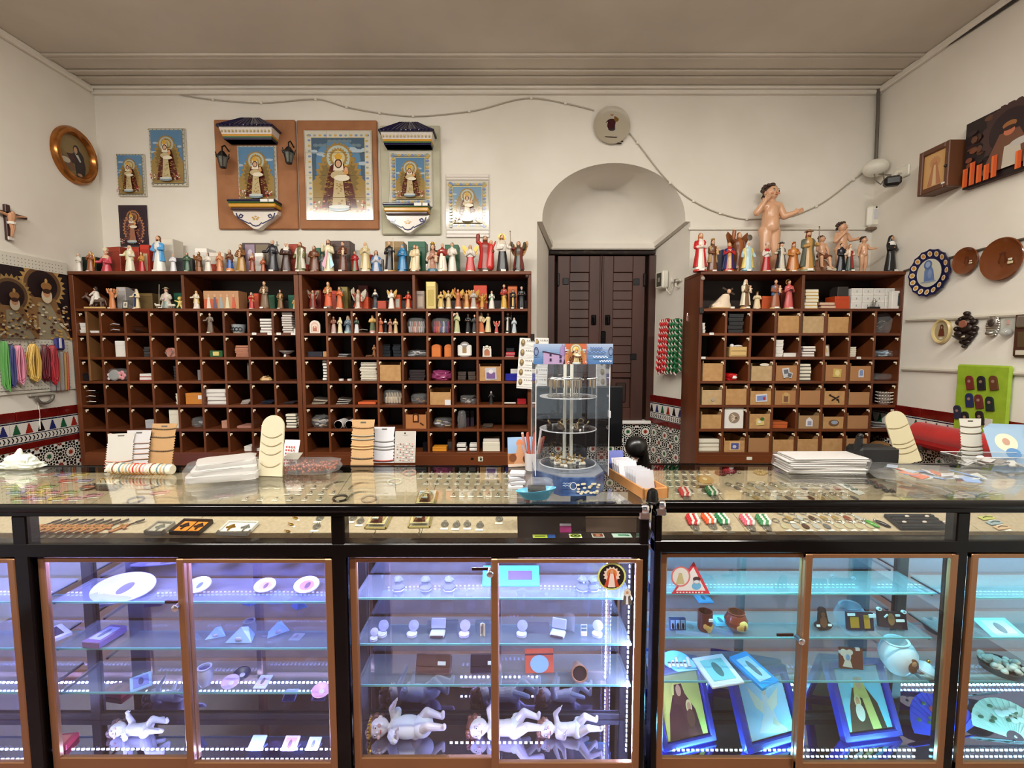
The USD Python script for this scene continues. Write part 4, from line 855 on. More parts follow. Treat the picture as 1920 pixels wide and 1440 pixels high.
# special small things on the open shelves
def rider():
    b=at(181,577,3.06);t=T('donkey_rider_figurine','seated rider in white robe on a grey donkey, left end of the open shelf','figurine',(b[0],3.06,z1),(0,0,10),.135)
    d=(112,92,80)
    t.part('donkey',cat(cap((-.18,0,.42),(.26,0,.44),.13,.14),cap((-.24,0,.46),(-.42,0,.62),.07,.055),cap((-.42,0,.62),(-.56,0,.54),.06,.04),cap((-.40,-.03,.66),(-.38,-.05,.78),.02,.012,6),cap((-.40,.03,.66),(-.38,.05,.78),.02,.012,6),*[cap((x,y,.38),(x*1.05,y,.05),.045,.03)for x in(-.17,.24)for y in(-.07,.07)],cap((.38,0,.46),(.44,0,.2),.02,.02,6)),M(d,.4))
    t.part('robe',cat(loft([np.stack([.19*s*np.cos(q)+.02,.16*s*np.sin(q),0*q+z],1)for s,z in((1.05,.46),(1,.55),(.7,.66),(.62,.80),(.3,.88))for q in[np.arange(20)*math.pi/10]]),cap((-.02,-.14,.56),(-.10,-.17,.26),.075,.06),cap((-.02,.14,.56),(-.10,.17,.26),.075,.06),cap((.0,-.1,.82),(-.16,-.14,.66),.05,.04)),M((222,214,202),.4))
    t.part('mantle',cap((-.05,0,.84),(-.18,-.08,.66),.07,.03),M((150,40,40),.4));t.part('head',ell((0,0,.99),(.07,.075,.09)),M(SKIN,.4));t.part('hair',cat(ell((.02,0,1.02),(.085,.085,.085)),cap((.05,0,1),(.06,0,.86),.07,.05)),M((44,30,24),.5));t.part('feet',cat(cap((-.11,-.18,.26),(-.15,-.2,.18),.03,.02),cap((-.11,.18,.26),(-.15,.2,.18),.03,.02)),M(SKIN,.4));t.part('base',cb(-.3,.36,-.15,.15,0,.05,.02),M((70,50,36),.5))
rider()
def shep():
    b=at(313,577,3.05);t=T('shepherdess_figurine','shepherdess figurine with tall staff and sheep on a wooden plinth, left open shelf','figurine',(b[0],3.05,z1),(0,0,0),(.155,.14,.14))
    fig(t,5,robe=(206,190,176),robe2=(120,136,130),mantle=(196,186,170),hair=(80,60,44),hat=(150,140,120),arms='staff',base=(112,68,40),basew=.3,sit=True)
    t.part('staff',tube([(-.24,-.12,.04),(-.22,-.12,.6),(-.19,-.12,1.12)],.012,6),M((206,196,176)))
    for k,x in enumerate((-.27,.24,.36)):
        p=t.part('sheep',cat(cap((x-.05,-.16,.16),(x+.05,-.16,.16),.06,.06),ell((x-.10,-.17,.22),(.035,.03,.04),1)),M((214,208,192),.7));t.part('leg',cat(*[cap((x+q,-.16,.12),(x+q,-.16,.05),.013,.011,5)for q in(-.04,.04)]),M((206,200,186),.7),under=p)
shep()
def cherub(px,label,col=(220,196,110)):
    b=at(px,577,3.04);t=T('cherub_figurine',label,'figurine',(b[0],3.04,z1),(0,0,0),.085)
    t.part('body',cat(ell((0,0,.45),(.16,.13,.2)),cap((-.12,0,.55),(-.34,-.05,.62),.06,.045),cap((.12,0,.55),(.34,-.05,.6),.06,.045),cap((-.07,-.03,.3),(-.16,-.1,.1),.08,.05),cap((.07,0,.3),(.14,-.02,.03),.08,.05),ell((0,-.02,.78),(.14,.14,.15))),M(col,.35));t.part('hair',ell((0,.02,.83),(.145,.14,.13)),M((196,160,80),.4))
cherub(338,'little yellow cherub figurine with spread arms before a green box')
def small_frame(px0,px1,top,base,r,label,fr,pic,Y=3.04,z=None,tilt=-8):
    x0,x1=span(px0,px1,Y);h=(base-top)/F*Y;w=x1-x0
    t=T('small_picture',label,'picture',((x0+x1)/2,Y,(floor_z(r)if z is None else z)+.0012),(tilt,0,0));e=w*.16
    t.part('frame',cat(cb(-w/2,w/2,0,.008,0,e),cb(-w/2,w/2,0,.008,h-e,h),cb(-w/2,-w/2+e,0,.008,0,h),cb(w/2-e,w/2,0,.008,0,h)),M(fr,.4))
    a=Art();a.add(sbox(-w/2+e,e,w/2-e,h-e),(214,206,190));a.add(ellp(0,h*.5,w*.16,h*.22),pic);t.part('picture',a.map(lambda v:v+[0,.004,0]),PRINT)
small_frame(232,243,562,577,1,'tiny picture in a dark green frame before the grey box',(50,60,50),(120,110,96),Y=3.02)
z_=z1;x0,x1=span(162,201,3.01);one('wood_plank',cb(x0,x1,3.005,3.02,z1,z1+.012,.002),M((206,170,110),.5),'pale yellow plank lying at the left front of the open shelf','plank')
def fallen():
    b=at(1353,577,3.06);t=T('kneeling_figurine','kneeling white-robed figurine under a large dark cross, right open shelf','figurine',(b[0],3.06,z1),(0,0,0),.19)
    t.part('robe',cat(loft([np.stack([.34*s*np.cos(q)-.02+o,.2*s*np.sin(q),0*q+z],1)for s,z,o in((1,.05,0),(.95,.14,0),(.7,.26,.05),(.5,.42,.12),(.3,.52,.16))for q in[np.arange(20)*math.pi/10]]),cap((-.3,-.05,.12),(-.1,-.08,.2),.06,.08)),M((222,202,176),.45))
    t.part('head',ell((.2,-.08,.60),(.065,.07,.08)),M(SKIN));t.part('hair',ell((.22,-.05,.62),(.07,.07,.08)),M((60,44,34)))
    t.part('cross',cat(xf(cb(-.62,.42,-.03,.03,-.035,.035,.006),RY(-38),V(.06,.06,.46)),xf(cb(-.035,.035,-.03,.03,-.24,.24,.006),RY(-60),V(.24,.06,.62))),M((62,46,36),.5));t.part('base',cb(-.44,.36,-.22,.2,0,.055,.02),M((186,150,96),.5));t.part('price_tag',cb(.2,.34,-.235,-.225,.005,.07,.002),WHITE)
fallen()
# ---- stacks of white boxes and other boxed goods
stack('L',2,1,151,163,3,6.4,mat=WBX,d=.1,Y=SY+.02);stack('L',2,1,171,187,1,4.6,mat=WBX,d=.1,Y=SY+.01,name='white_card_box',what='flat white box right of the loose board')
stack('L',2,8,489,511,5,5.4,mat=WBX,dark_edge=M((60,50,46)));stack('L',2,9,530,549,9,4.3,mat=WB2,name='grey_box',what='slim greyish box',dark_edge=M((96,84,80)))
card_box('white_carton','small white carton standing beside the greyish stack, '+where('L',1,9),551,556,.03,'L',2,d=.06,mat=WBX)
card_box('white_carton','upright plain white carton, '+where('L',2,2),215,234,.105,'L',3,d=.05,mat=WBX)
stack('L',3,3,268,279,4,4.8,name='black_jewel_box',what='small black jewel box',mat=M((60,58,60),.25),d=.05)
card_box('green_soap_box','green and yellow printed box, '+where('L',2,6),392,416,.042,'L',3,d=.08,mat=M((32,84,44),.4)).part('printed_front',xf(cb(-.02,.02,-.0425,-.0412,.008,.034,.0005)),M((206,190,110)))
stack('L',3,7,440,465,6,3.6,name='brown_booklet',what='pinkish brown booklet',mat=M((186,124,96),.6),d=.13,dark_edge=M((110,70,56)))
stack('L',4,1,149,164,5,3.0,name='black_case',what='thin black case',mat=M((34,30,34),.3),d=.12,Y=SY+.02)
stack('L',4,3,257,284,2,6.6,mat=WBX,d=.14,name='white_red_box',what='white box with a red side',dark_edge=M((150,40,46)))
stack('L',4,4,322,331,5,5.5,name='black_jewel_box',what='tiny black case',mat=M((46,44,48),.3),d=.04,Y=SY+.05)
card_box('grey_card','thin grey card standing upright, '+where('L',3,7),461,469,.115,'L',4,d=.01,Y=SY+.06,mat=M((110,96,84),.6),lid=False)
card_box('grey_card','narrow grey pointed card, '+where('L',3,5),367,374,.07,'L',4,d=.02,Y=SY+.06,mat=M((120,116,116),.6),lid=False)
card_box('white_card','white card edge leaning on the divider, '+where('L',4,3),283,286.5,.07,'L',5,d=.1,mat=WBX,lid=False)
stack('L',5,4,324,332,4,5.2,mat=IVO,name='ivory_box',what='tiny ivory box',d=.05)
card_box('orange_carton','open orange cardboard carton with a white label, '+where('L',4,5),342,379,.074,'L',5,d=.12,mat=M((196,124,44),.6),c=.003).part('paper_label',cb(.02,.052,-.0622,-.0605,.035,.06,.0004),WHITE)
stack('L',5,6,382,419,4,7.2,mat=WBX,d=.16,name='long_white_box',what='long white box',dark_edge=M((180,172,168)))
card_box('white_carton','tall blank white carton, '+where('L',5,4),309,333,.125,'L',6,d=.06,mat=IVO)
card_box('white_card','grey and white printed card pack, '+where('L',5,3),263,287,.055,'L',6,d=.04,mat=M((176,176,180),.5))
card_box('pink_box','dusty pink printed box, '+where('L',5,6),408,427,.05,'L',6,d=.08,mat=M((186,134,112),.6));card_box('flat_packet','flat pinkish packet, '+where('L',5,7),437,465,.016,'L',6,d=.12,mat=M((160,110,96),.6),lid=False)
stack('L',6,8,484,500,1,6,mat=WBX,name='white_box',what='white box half hidden by the oval stand')
stack('L',6,9,530,549,5,5.4,mat=IVO,name='white_book',what='white book with black edge',dark_edge=M((40,36,34)),category='book');stack('L',6,9,553,565-10,3,6,mat=IVO,name='narrow_white_box',what='narrow white box',d=.06)
stack('L',7,7,448,462,2,5,mat=WBX,name='white_parcel',what='small white parcel',d=.08);stack('L',7,8,468,482,1,6,mat=WB2,name='white_parcel',what='greyish parcel')
stack('M',4,1,603,614-3,7,5.5,mat=WBX,name='little_white_box',what='little white box',d=.05,dark_edge=M((40,34,30)))
stack('M',4,3,674,705,12,2.9,mat=IVO,name='thin_white_box',what='thin white card box',d=.16,dark_edge=M((110,92,80)),jit=.006)
card_box('blue_box','dark blue box under grey papers, '+where('M',2,1),575,604,.035,'M',3,d=.14,mat=M((28,30,44),.4));card_box('tan_box','tiny tan upright box, '+where('M',2,1),605,612,.036,'M',3,Y=SY+.015,d=.03,mat=CARDB,lid=False)
card_box('orange_packet','flat orange packet, '+where('M',4,3),668,702,.016,'M',5,d=.13,mat=M((206,96,52),.4),lid=False)
stack('M',3,4,716,731,4,6,mat=M((38,42,48),.3),name='black_tin',what='black tin, left pile',d=.06,Y=SY+.1);stack('M',3,4,736,751,4,6,mat=M((38,42,48),.3),name='black_tin',what='black tin, right pile',d=.06,Y=SY+.1)
stack('M',4,5,766,796,4,5,mat=M((40,30,32),.5),name='folded_cloth',what='folded dark cloth',d=.14,Y=SY+.06,category='cloth')
for k,(a,b_)in enumerate(((858,873),(877,891))):stack('M',4,7,a,b_,2,8,mat=M((78,66,58),.4),name='dark_case',what='rounded dark case, '+('left pile' if k==0 else 'right pile'),d=.05,Y=SY+.09,category='case')
card_box('blue_box','bright blue box with a white packet on it, '+where('M',3,9),947,972,.045,'M',4,d=.12,mat=M((30,30,150),.4));card_box('white_packet','white packet lying on the bright blue box',957,972,.03,'M',4,Y=SY+.05,z=floor_z(4)+.0455,d=.07,mat=WBX)
card_box('red_box','small red box at the right wall, '+where('M',4,9),970,987,.034,'M',5,d=.08,mat=M((150,20,28),.4));one('white_stick',tube([(span(944,0,SY+.02)[0],SY+.02,floor_z(5)+.011),(span(967,0,SY+.02)[0],SY+.02,floor_z(5)+.011)],.004),WHITE,'thin white stick lying beside the small red box','stick')
for k,(a,b_)in enumerate(((809,826),(833,847))):
    x0,x1=span(a,b_,SY+.03);w=x1-x0;pts=[(-w/2,0),(w/2,0),(w/2,.062)]+[(w/2*math.cos(q),.062+.02*math.sin(q))for q in np.linspace(.2,math.pi-.2,9)]+[(-w/2,.062)]
    t=T('shrine_box',('left' if k==0 else 'right')+' orange arched wooden box of the pair, '+where('M',2,6),'box',((x0+x1)/2,SY+.03,floor_z(3)));t.part('body',xf(up(prism(Polygon(pts),.07)),V(0,.07,0)),M((196,104,40),.5));t.part('hood',xf(up(prism(Polygon(pts[2:]),.02)),V(0,.075,.001)),M((120,62,34),.5));t.part('front_line',cb(-w/2+.003,w/2-.003,-.0015,0,.003,.06,.0005),M((206,114,48),.45))
card_box('yellow_box','orange-yellow oblong box, '+where('M',6,5),808,835,.03,'M',7,d=.08,mat=M((214,140,40),.45));card_box('dark_parcel','dark grey parcel, '+where('M',6,5),837,846,.07,'M',7,d=.08,Y=SY+.1,mat=M((60,54,54),.6))
stack('M',7,6,855,872,2,7,mat=WBX,name='small_white_box',what='small white box, left pile',d=.07,dark_edge=M((40,30,26)));stack('M',7,6,879,894,2,7,mat=WBX,name='small_white_box',what='small white box, right pile',d=.07,dark_edge=M((40,30,26)))
card_box('white_carton','biggest white carton, in the bottom row just above the letter R plate',904,937,.062,'M',7,d=.14,mat=IVO);card_box('white_card','grey-topped white carton lying on the biggest one',905,936,.018,'M',7,z=floor_z(7)+.0625,Y=SY+.04,d=.12,mat=WB2,lid=False)
card_box('black_box','black glossy box, '+where('M',6,4),790,799,.06,'M',7,d=.1,mat=M((20,18,22),.2))
stack('M',3,9,948,965,3,3.2,mat=M((176,40,50),.4),name='red_white_case',what='red and white thin case',d=.08,dark_edge=M((220,214,206)));stack('M',3,9,949,964,1,7,mat=M((30,30,34),.3),name='black_pouch',what='black pouch on the red and white cases',d=.06,z=floor_z(3)+3*3.2*(SY+.03)/F+.0005)
# right cabinet
stack('R',2,1,1317,1322,3,6.5,mat=WBX,name='narrow_white_box',what='narrow white box',d=.05);stack('R',2,2,1365,1393,5,7.2,mat=M((22,24,30),.3),name='black_box',what='black box',d=.14)
stack('R',3,4,1455,1469,5,6.4,mat=WBX,name='small_white_box',what='small white box',d=.06,jit=.003);card_box('white_box','oblong white box lying beside the small stack, '+where('R',2,4),1471,1494,.026,'R',3,d=.06,mat=WBX)
stack('R',3,5,1507,1530,4,5,mat=WBX,name='white_leaflet_box',what='flat white box',d=.1,dark_edge=M((120,100,90)));card_box('dark_card','dark upright card, '+where('R',2,5),1503,1511,.1,'R',3,Y=SY+.16,d=.01,mat=M((50,44,44)),lid=False)
small_frame(1548,1558,647,670,3,'narrow cream picture leaning on the divider, right cabinet',(110,90,60),(206,176,120),Y=SY+.03)
stack('R',3,7,1595,1607,5,3.8,mat=IVO,name='paper_pad',what='crumpled paper pad',d=.06,category='paper pad')
stack('R',4,5,1502,1524,5,6.4,mat=IVO,name='ivory_carton',what='ivory carton with black band',d=.12,dark_edge=M((60,56,50)))
stack('R',6,4,1455,1484,2,6.0,mat=M((186,92,44),.5),name='orange_case',what='flat orange case',d=.12,category='case')
stack('R',7,1,1316,1358,3,7.8,mat=IVO,name='thick_white_book',what='thick white book',d=.16,dark_edge=M((170,160,140)),category='book')
for r_ in range(3):
    for c_ in range(4):
        a=1592+c_*21;label=f'{ORD[c_]} white medicine-style carton in {("the bottom", "the middle", "the top")[r_]} row of twelve, right open shelf'
        x0,x1=span(a,a+20,3.07);w=x1-x0;h=.046
        again('medcarton',lambda t:(t.part('body',cb(-w/2,w/2,-.05,.05,0,h-.001,.001),WBX),t.part('flap',cb(-w/2+.003,w/2-.003,-.0512,-.0495,h*.3,h*.9,.0006),M((216,214,208),.5)),t.part('mark',cb(-.004,0,-.0519,-.0511,h*.4,h*.66,.0002),M((120,116,110)))),'white_carton',label,'box',((x0+x1)/2,3.12,z1+r_*h),group='white cartons on the right open shelf')
t=card_box('window_box','tall white box with a dark window, right end of the open shelf',1668,1687,.115,'R',1,Y=3.03,d=.03,mat=WBX);t.part('window',cb(.004,.026,-.0165,-.0145,.02,.1,.0006),M((60,70,74),.2))
stack('R',1,5,1507,1531,6,6,mat=IVO,name='card_deck',what='boxed card deck',d=.09,dark_edge=M((200,160,80)),place='right cabinet, right open shelf');stack('R',1,6,1536,1563,2,6,mat=M((206,176,150),.5),name='small_gift_box',what='pinkish small gift box',d=.07,dark_edge=M((120,60,40)),place='right cabinet, beside the card decks')
card_box('orange_carton','orange-red carton with a slanting lid beside the white cartons',1562,1589,.085,'R',1,Y=3.06,d=.1,mat=ORB);gift(1566,1586,538,556,'dark box lying on the orange-red carton',(50,46,44),Y=3.08,z=z1+.0855,d=.08)
t=T('trophy','tiny silver trophy figure on a black block before the white cartons','trophy',(at(1638,577,3.04)[0],3.04,z1));t.part('block',cb(-.035,.035,-.012,.012,0,.014,.002),BLACK);t.part('figure',cat(cap((0,0,.016),(0,0,.045),.008,.012),ell((0,0,.058),(.008,.008,.01)),cap((0,0,.044),(.018,0,.05),.005,.004,6),cap((0,0,.044),(-.018,0,.03),.005,.004,6)),SILVER)
# ---- cardboard bins
def bin_(u,r,c,top,mat=None,topicon=None,place=None,look='plain',px=None,extra=None):
    e=EDGES[u];a,b=px or(e[c-1]+3,e[c]-3);Y=SY+.012;x0,x1=span(a,b,Y);w=x1-x0-.004;base=rows_py[r];h=(base-3-top)/F*Y;d=.2
    t=T('cardboard_bin',f'{look} open cardboard bin, {where(u, r - 1, c)}','cardboard box',((x0+x1)/2,Y,floor_z(r)),group=None)
    m=mat or CARDB;th=.0035
    t.part('front',cb(-w/2,w/2,0,th,0,h,.001),m);t.part('bottom',bx(-w/2+.001,w/2-.001,th,d,0,th),m);t.part('back',cb(-w/2,w/2,d-th,d,0,h+.015,.001),m)
    for s in(-1,1):t.part('side',loft([[(s*w/2-s*q,0.001,0),(s*w/2-s*q,d,0),(s*w/2-s*q,d,h+.016),(s*w/2-s*q,0.001,h+.018)]for q in((0,th)if s>0 else(th,0))]),m)
    if extra:extra(t,w,h)
    return t
def magnet(*ps,card=None):  # little things stuck on a bin's front: (art shapes, colour) in bin widths
    def f(t,w,h):
        for k,(nm,lab,poly,col)in enumerate(ps):
            p=affinity.scale(poly,w,w,origin=(0,0));t.part(nm,xf(up(prism(p,.004)),V(0,-.0002-.0011*k,h*.5)),M(col,.3),lab)
    return f
sq=lambda cx,cy,hw,hh,a=0:affinity.rotate(sbox(cx-hw,cy-hh,cx+hw,cy+hh),a)
BINS=[('M',4,4,684,None,'large plain',None),('M',4,8,687,None,'white-stickered',magnet(('sticker','clear packet with purple print',sq(.03,0,.26,.28,3),(196,190,196)),('sticker_print',None,sq(.03,-.08,.2,.14),(120,90,140)),('sticker_print',None,ellp(.03,.1,.1,.1),(222,216,214)))),
        ('M',5,6,735,None,'white-labelled',magnet(('paper_label','white label',sq(.35,-.22,.14,.16),(220,220,222)))),('M',6,5,777,M((176,112,62),.8),'orange-brown, icon-hung',magnet(('icon','small dark arched icon',unary_union([sq(0,.14,.14,.16),ellp(0,.3,.14,.1)]),(72,38,24)),('icon_picture',None,unary_union([sq(0,.15,.085,.11),ellp(0,.26,.085,.07)]),(206,140,90)),('icon_cord',None,sq(.28,-.1,.1,.02,-35),(56,34,26)))),
        ('R',2,4,592,None,'plain, left of three side by side,',None),('R',2,5,593,CARDP,'paler, middle of three,',None),('R',2,6,594,None,'plain, right of three,',None),
        ('R',4,1,681,None,'torn-rimmed',None),('R',4,3,686,CARDP,'pale, paper-filled',magnet(('paper','crumpled paper on top',ellp(.1,.42,.22,.07),(216,206,186)))),('R',4,4,685,M((168,120,76),.8),'photo-stickered',magnet(('photo','grey photo',sq(-.05,.08,.16,.16,8),(206,206,206)),('photo',None,sq(.12,-.08,.13,.13,-15),(196,196,196)),('photo',None,sq(-.06,-.1,.12,.11,12),(190,190,192)),('photo_print',None,sq(-.05,.08,.1,.1,8),(96,100,110)),('photo_print',None,sq(.12,-.08,.08,.08,-15),(90,92,100)))),
        ('R',4,6,684,M((168,120,76),.8),'gold-plaqued',magnet(('plaque','golden square plaque',sq(.04,0,.19,.2,-3),(196,170,96)),('plaque_relief',None,ellp(.04,0,.11,.14),(222,204,140)))),('R',4,7,686,M((168,120,76),.8),'blue-arch-stickered',magnet(('sticker','arched pale blue sticker',unary_union([sq(0,-.04,.12,.15),ellp(0,.1,.12,.1)]),(206,204,206)),('sticker_print',None,unary_union([sq(0,0,.08,.1),ellp(0,.1,.08,.07)]),(120,140,180)))),
        ('R',5,1,731,CARDP,'pale, spotted',magnet(('spot','bluish round spot',ellp(.02,-.12,.07,.07),(150,150,146)))),('R',5,2,729,None,'plain brown',None),('R',5,3,733,None,'magnet-fronted',magnet(('magnet','white and blue picture magnet',sq(.02,0,.27,.18,4),(214,212,216)),('magnet_print',None,sq(.02,0,.22,.12,4),(120,140,190)),('magnet_print',None,sq(.14,-.02,.04,.07),(170,50,50)))),
        ('R',5,4,732,M((168,120,76),.8),'gilt-frame-fronted',magnet(('magnet','gilt arch magnet',sq(0,-.05,.19,.22),(186,150,96)),('magnet_print',None,sq(0,-.04,.1,.16),(120,80,60)),('magnet_top',None,ellp(0,.16,.12,.09),(196,160,100)))),('R',5,5,732,M((168,122,80),.8),'plain, between two decorated bins,',None),('R',5,6,733,None,'key-motif',magnet(('hook','black iron motif',unary_union([sq(-.1,.06,.18,.025,-25),sq(.02,-.02,.2,.022,30),ellp(.12,-.08,.05,.05),ellp(-.24,.14,.045,.045),sq(.18,-.16,.02,.07,10)]),(40,30,28)))),('R',5,7,735,M((168,124,82),.8),'smudged plain',None),
        ('R',6,1,777,None,'plain, first column,',None),('R',6,3,776,None,'flower-fronted',magnet(('magnet','white and yellow ornament',unary_union([sq(0,-.06,.19,.12,5),ellp(-.1,.07,.08,.08)]),(214,190,120)),('magnet_leaf',None,ellp(.1,.12,.09,.08),(60,110,50)),('magnet_print',None,ellp(-.05,-.02,.08,.06),(226,220,210)))),('R',6,5,779,M((160,126,86),.8),'house-magnet-fronted',magnet(('magnet','white house magnet',Polygon([(-.16,-.2),(.16,-.2),(.16,.1),(0,.24),(-.16,.1)]),(222,220,222)),('magnet_print',None,sq(0,-.04,.09,.1),(150,150,170)))),('R',6,6,781,None,'oval-magnet-fronted',magnet(('magnet','dark oval magnet',ellp(0,0,.24,.15),(110,84,60)),('magnet_print',None,ellp(.02,.02,.16,.09),(150,160,176)))),('R',6,7,779,M((166,120,78),.8),'plain, seventh column,',None),
        ('R',7,2,826,None,'picture-tile-fronted',magnet(('magnet','cream-framed picture tile',sq(0,.02,.25,.21),(214,176,130)),('magnet_print',None,sq(0,.02,.18,.15),(80,90,150)),('magnet_print',None,ellp(-.02,0,.09,.08),(196,190,200)))),('R',7,3,821,M((160,116,74),.8),'plain dull',None),('R',7,4,824,None,'plain, behind the sleeves,',None),('R',7,5,823,None,'plain, behind papers and bag,',None),('R',7,6,822,None,'plain, beside the black bag,',None),('R',7,7,822,M((168,124,82),.8),'plain, right of the black bag,',None)]
for u,r,c,top,m,look,ex in BINS:bin_(u,r,c,top,m,look=look,extra=ex)
x0,x1=span(1362,1401,SY+.02);t=T('window_carton','white square carton with a round window showing shells, right cabinet','box',((x0+x1)/2,SY+.02,floor_z(6)));w=x1-x0-.01
t.part('body',cb(-w/2,w/2,0,.08,0,.138,.002),WBX);t.part('round_window',xf(lathe([(0,0),(.036,0),(.036,.002),(0,.002)],28),RX(90),V(0,0,.072)),M((150,130,112),.15));t.part('window_content',cat(*[xf(cb(-.022,.022,-.0012,.001,-.004,.004,.001),RY(25*k-40),V(0,-.0025,.06+.007*k))for k in range(4)]),M((206,190,170),.4))
# ---- bags, plates, rolls and the other odd things
def bagthing(px0,px1,top,r,label,mat,seed=0,d=.12,Y=None,name='plastic_bag',inner=None,amp=.16):
    Y=SY+.05 if Y is None else Y;x0,x1=span(px0,px1,Y);h=(rows_py[r]-3-top)/F*Y;w=x1-x0-.006
    t=T(name,label,'bag',((x0+x1)/2,Y+d/2,floor_z(r)));t.part('film',bag(w,d,h,seed,amp=amp),mat,smooth=20)
    if inner:inner(t,w,h,d)
    return t
def rolls(col,n,seed):
    def f(t,w,h,d):
        R=random.Random(seed)
        for k in range(n):
            x=(k+.5)/n*w*.84-w*.42;c=col[k%len(col)];t.part('rosary_packet',cat(cap((x,-.2*d,.01),(x+R.uniform(-.004,.004),-.25*d,h*.36),w/n*.42,w/n*.42,6),cap((x+.002,0,h*.38),(x,-.1*d,h*.68),w/n*.40,w/n*.34,6)),M(c,.4))
    return f
def pieces(cols,n,seed,s=.012):
    def f(t,w,h,d):
        R=random.Random(seed)
        for k in range(n):t.part('packet',xf(cb(-s,s,-s*.6,s*.6,-s*.2,s*.2,.002),RZ(R.uniform(0,180)),RX(R.uniform(-50,10)),V(R.uniform(-.32,.32)*w,R.uniform(-.35,.1)*d,R.uniform(.12,.6)*h)),M(cols[k%len(cols)],.35))
    return f
bagthing(305,326,651,3,'clear bag holding a salmon fan-shaped shell, '+where('L',2,4),FILM,1,inner=lambda t,w,h,d:(t.part('fan',xf(lathe([(0,0),(.03,.004),(.034,.012),(0,.016)],14),RX(80),V(-.004,-.02,h*.4)),M((206,140,116),.5)),t.part('fan_rib',cat(*[cap((-.004,-.045,h*.1),(-.004+.028*math.sin(q),-.05,h*.1+.05*math.cos(q)),.003,.004,5)for q in np.linspace(-.8,.8,6)]),M((190,110,90),.5))))
bagthing(190,234,690,4,'clear bag with grey and pink felt discs, '+where('L',3,2),FILM,2,d=.08,Y=SY+.03,inner=lambda t,w,h,d:(t.part('grey_disc',xf(lathe([(0,0),(.033,.002),(.036,.008),(.03,.014),(0,.016)],20),RX(85),V(.0,-.04,.036)),M((150,152,150),.7)),t.part('pink_flower',cat(*[ell((.045+.018*math.cos(q),-.045,.036+.018*math.sin(q)),(.014,.006,.014),1)for q in np.arange(5)*1.2566]),M((214,146,150),.6)),t.part('white_flower',cat(*[ell((-.045+.013*math.cos(q),-.042,.026+.013*math.sin(q)),(.011,.006,.011),1)for q in np.arange(5)*1.2566]),M((214,206,206),.6))))
bagthing(346,376,783,6,'clear bag with silver metal pieces, '+where('L',5,5),FILM,3,inner=pieces([(196,196,200),(120,120,126)],9,3))
bagthing(761,798,592,2,'bundle of clear packets with white and orange rosaries, '+where('M',1,5),FILM,4,inner=rolls([(206,204,206),(180,176,180),(222,130,96),(214,206,200),(196,140,120),(214,210,204)],8,4),amp=.1);bagthing(807,845,592,2,'bundle of clear packets with pink, orange and blue rosaries, '+where('M',1,6),FILM,5,inner=rolls([(176,50,100),(206,70,56),(226,110,60),(60,76,150),(206,206,210),(44,60,130)],7,5),amp=.1)
bagthing(713,752,729,5,'bag of upright cream candle rolls, '+where('M',4,4),FILM,6,inner=rolls([(222,206,180),(214,196,168)],6,6),amp=.1)
bagthing(766,799,738,5,'dark bag with a tan slip, '+where('M',4,5),FILM,7,inner=pieces([(60,50,50),(160,120,90),(40,36,40)],10,7,.016))
bagthing(807,846,694,4,'crumpled magenta-pink plastic bag, '+where('M',3,6),FILMP,8,amp=.3)
bagthing(809,846,785,6,'pile of silvery and straw-coloured bags, '+where('M',5,6),FILM,9,inner=pieces([(196,170,110),(206,206,210),(110,90,110)],12,9,.018))
bagthing(762,798,655,3,'loose clear plastic sleeves, '+where('M',2,5),FILM,10,inner=pieces([(206,206,206),(170,176,180)],6,10,.02),amp=.25)
bagthing(860,893,742,5,'silvery crumpled packet pile, '+where('M',4,7),FILM,11,inner=pieces([(206,200,190),(60,50,46)],8,11,.014),amp=.3)
bagthing(576,610,778,6,'clear bag stuffed with white and beige things, '+where('M',5,1),FILM,12,inner=pieces([(222,220,216),(190,170,140),(206,206,210)],10,12,.02),amp=.25)
bagthing(1644,1676,584,2,'bulging clear bags of glassy pieces, '+where('R',1,8),FILM,13,inner=pieces([(190,190,190),(120,116,110)],10,13))
bagthing(1364,1388,700,4,'small red and white plastic bag, '+where('R',3,2),M((196,24,26),.25),14,amp=.25).part('white_patch',ell((.014,-.05,.02),(.02,.016,.012)),WHITE)
bagthing(1644,1686,700,4,'flat grey plastic sheet bundle, '+where('R',3,8),FILM,15,amp=.1)
bagthing(1640,1685,655,3,'pile of pale blue envelopes in film, '+where('R',2,8),FILM,16,inner=pieces([(150,176,200),(190,206,216)],8,16,.024),amp=.2)
t=bagthing(855,873,768,6,'dark statuette wrapped in clear plastic, '+where('M',5,7),FILM,17,d=.06,Y=SY+.02,amp=.2,inner=lambda t,w,h,d:t.part('statuette',cat(cap((0,0,.02),(0,0,h*.6),.022,.014),ell((0,0,h*.78),(.012,.012,.016))),M((60,46,44),.3)))
for k,a in enumerate((872,881)):card_box('purple_case',f'{("left", "right")[k]} tall dark purple case behind the wrapped statuette',a,a+7,.11,'M',6,d=.06,Y=SY+.1,mat=M((44,30,44),.4),lid=False)
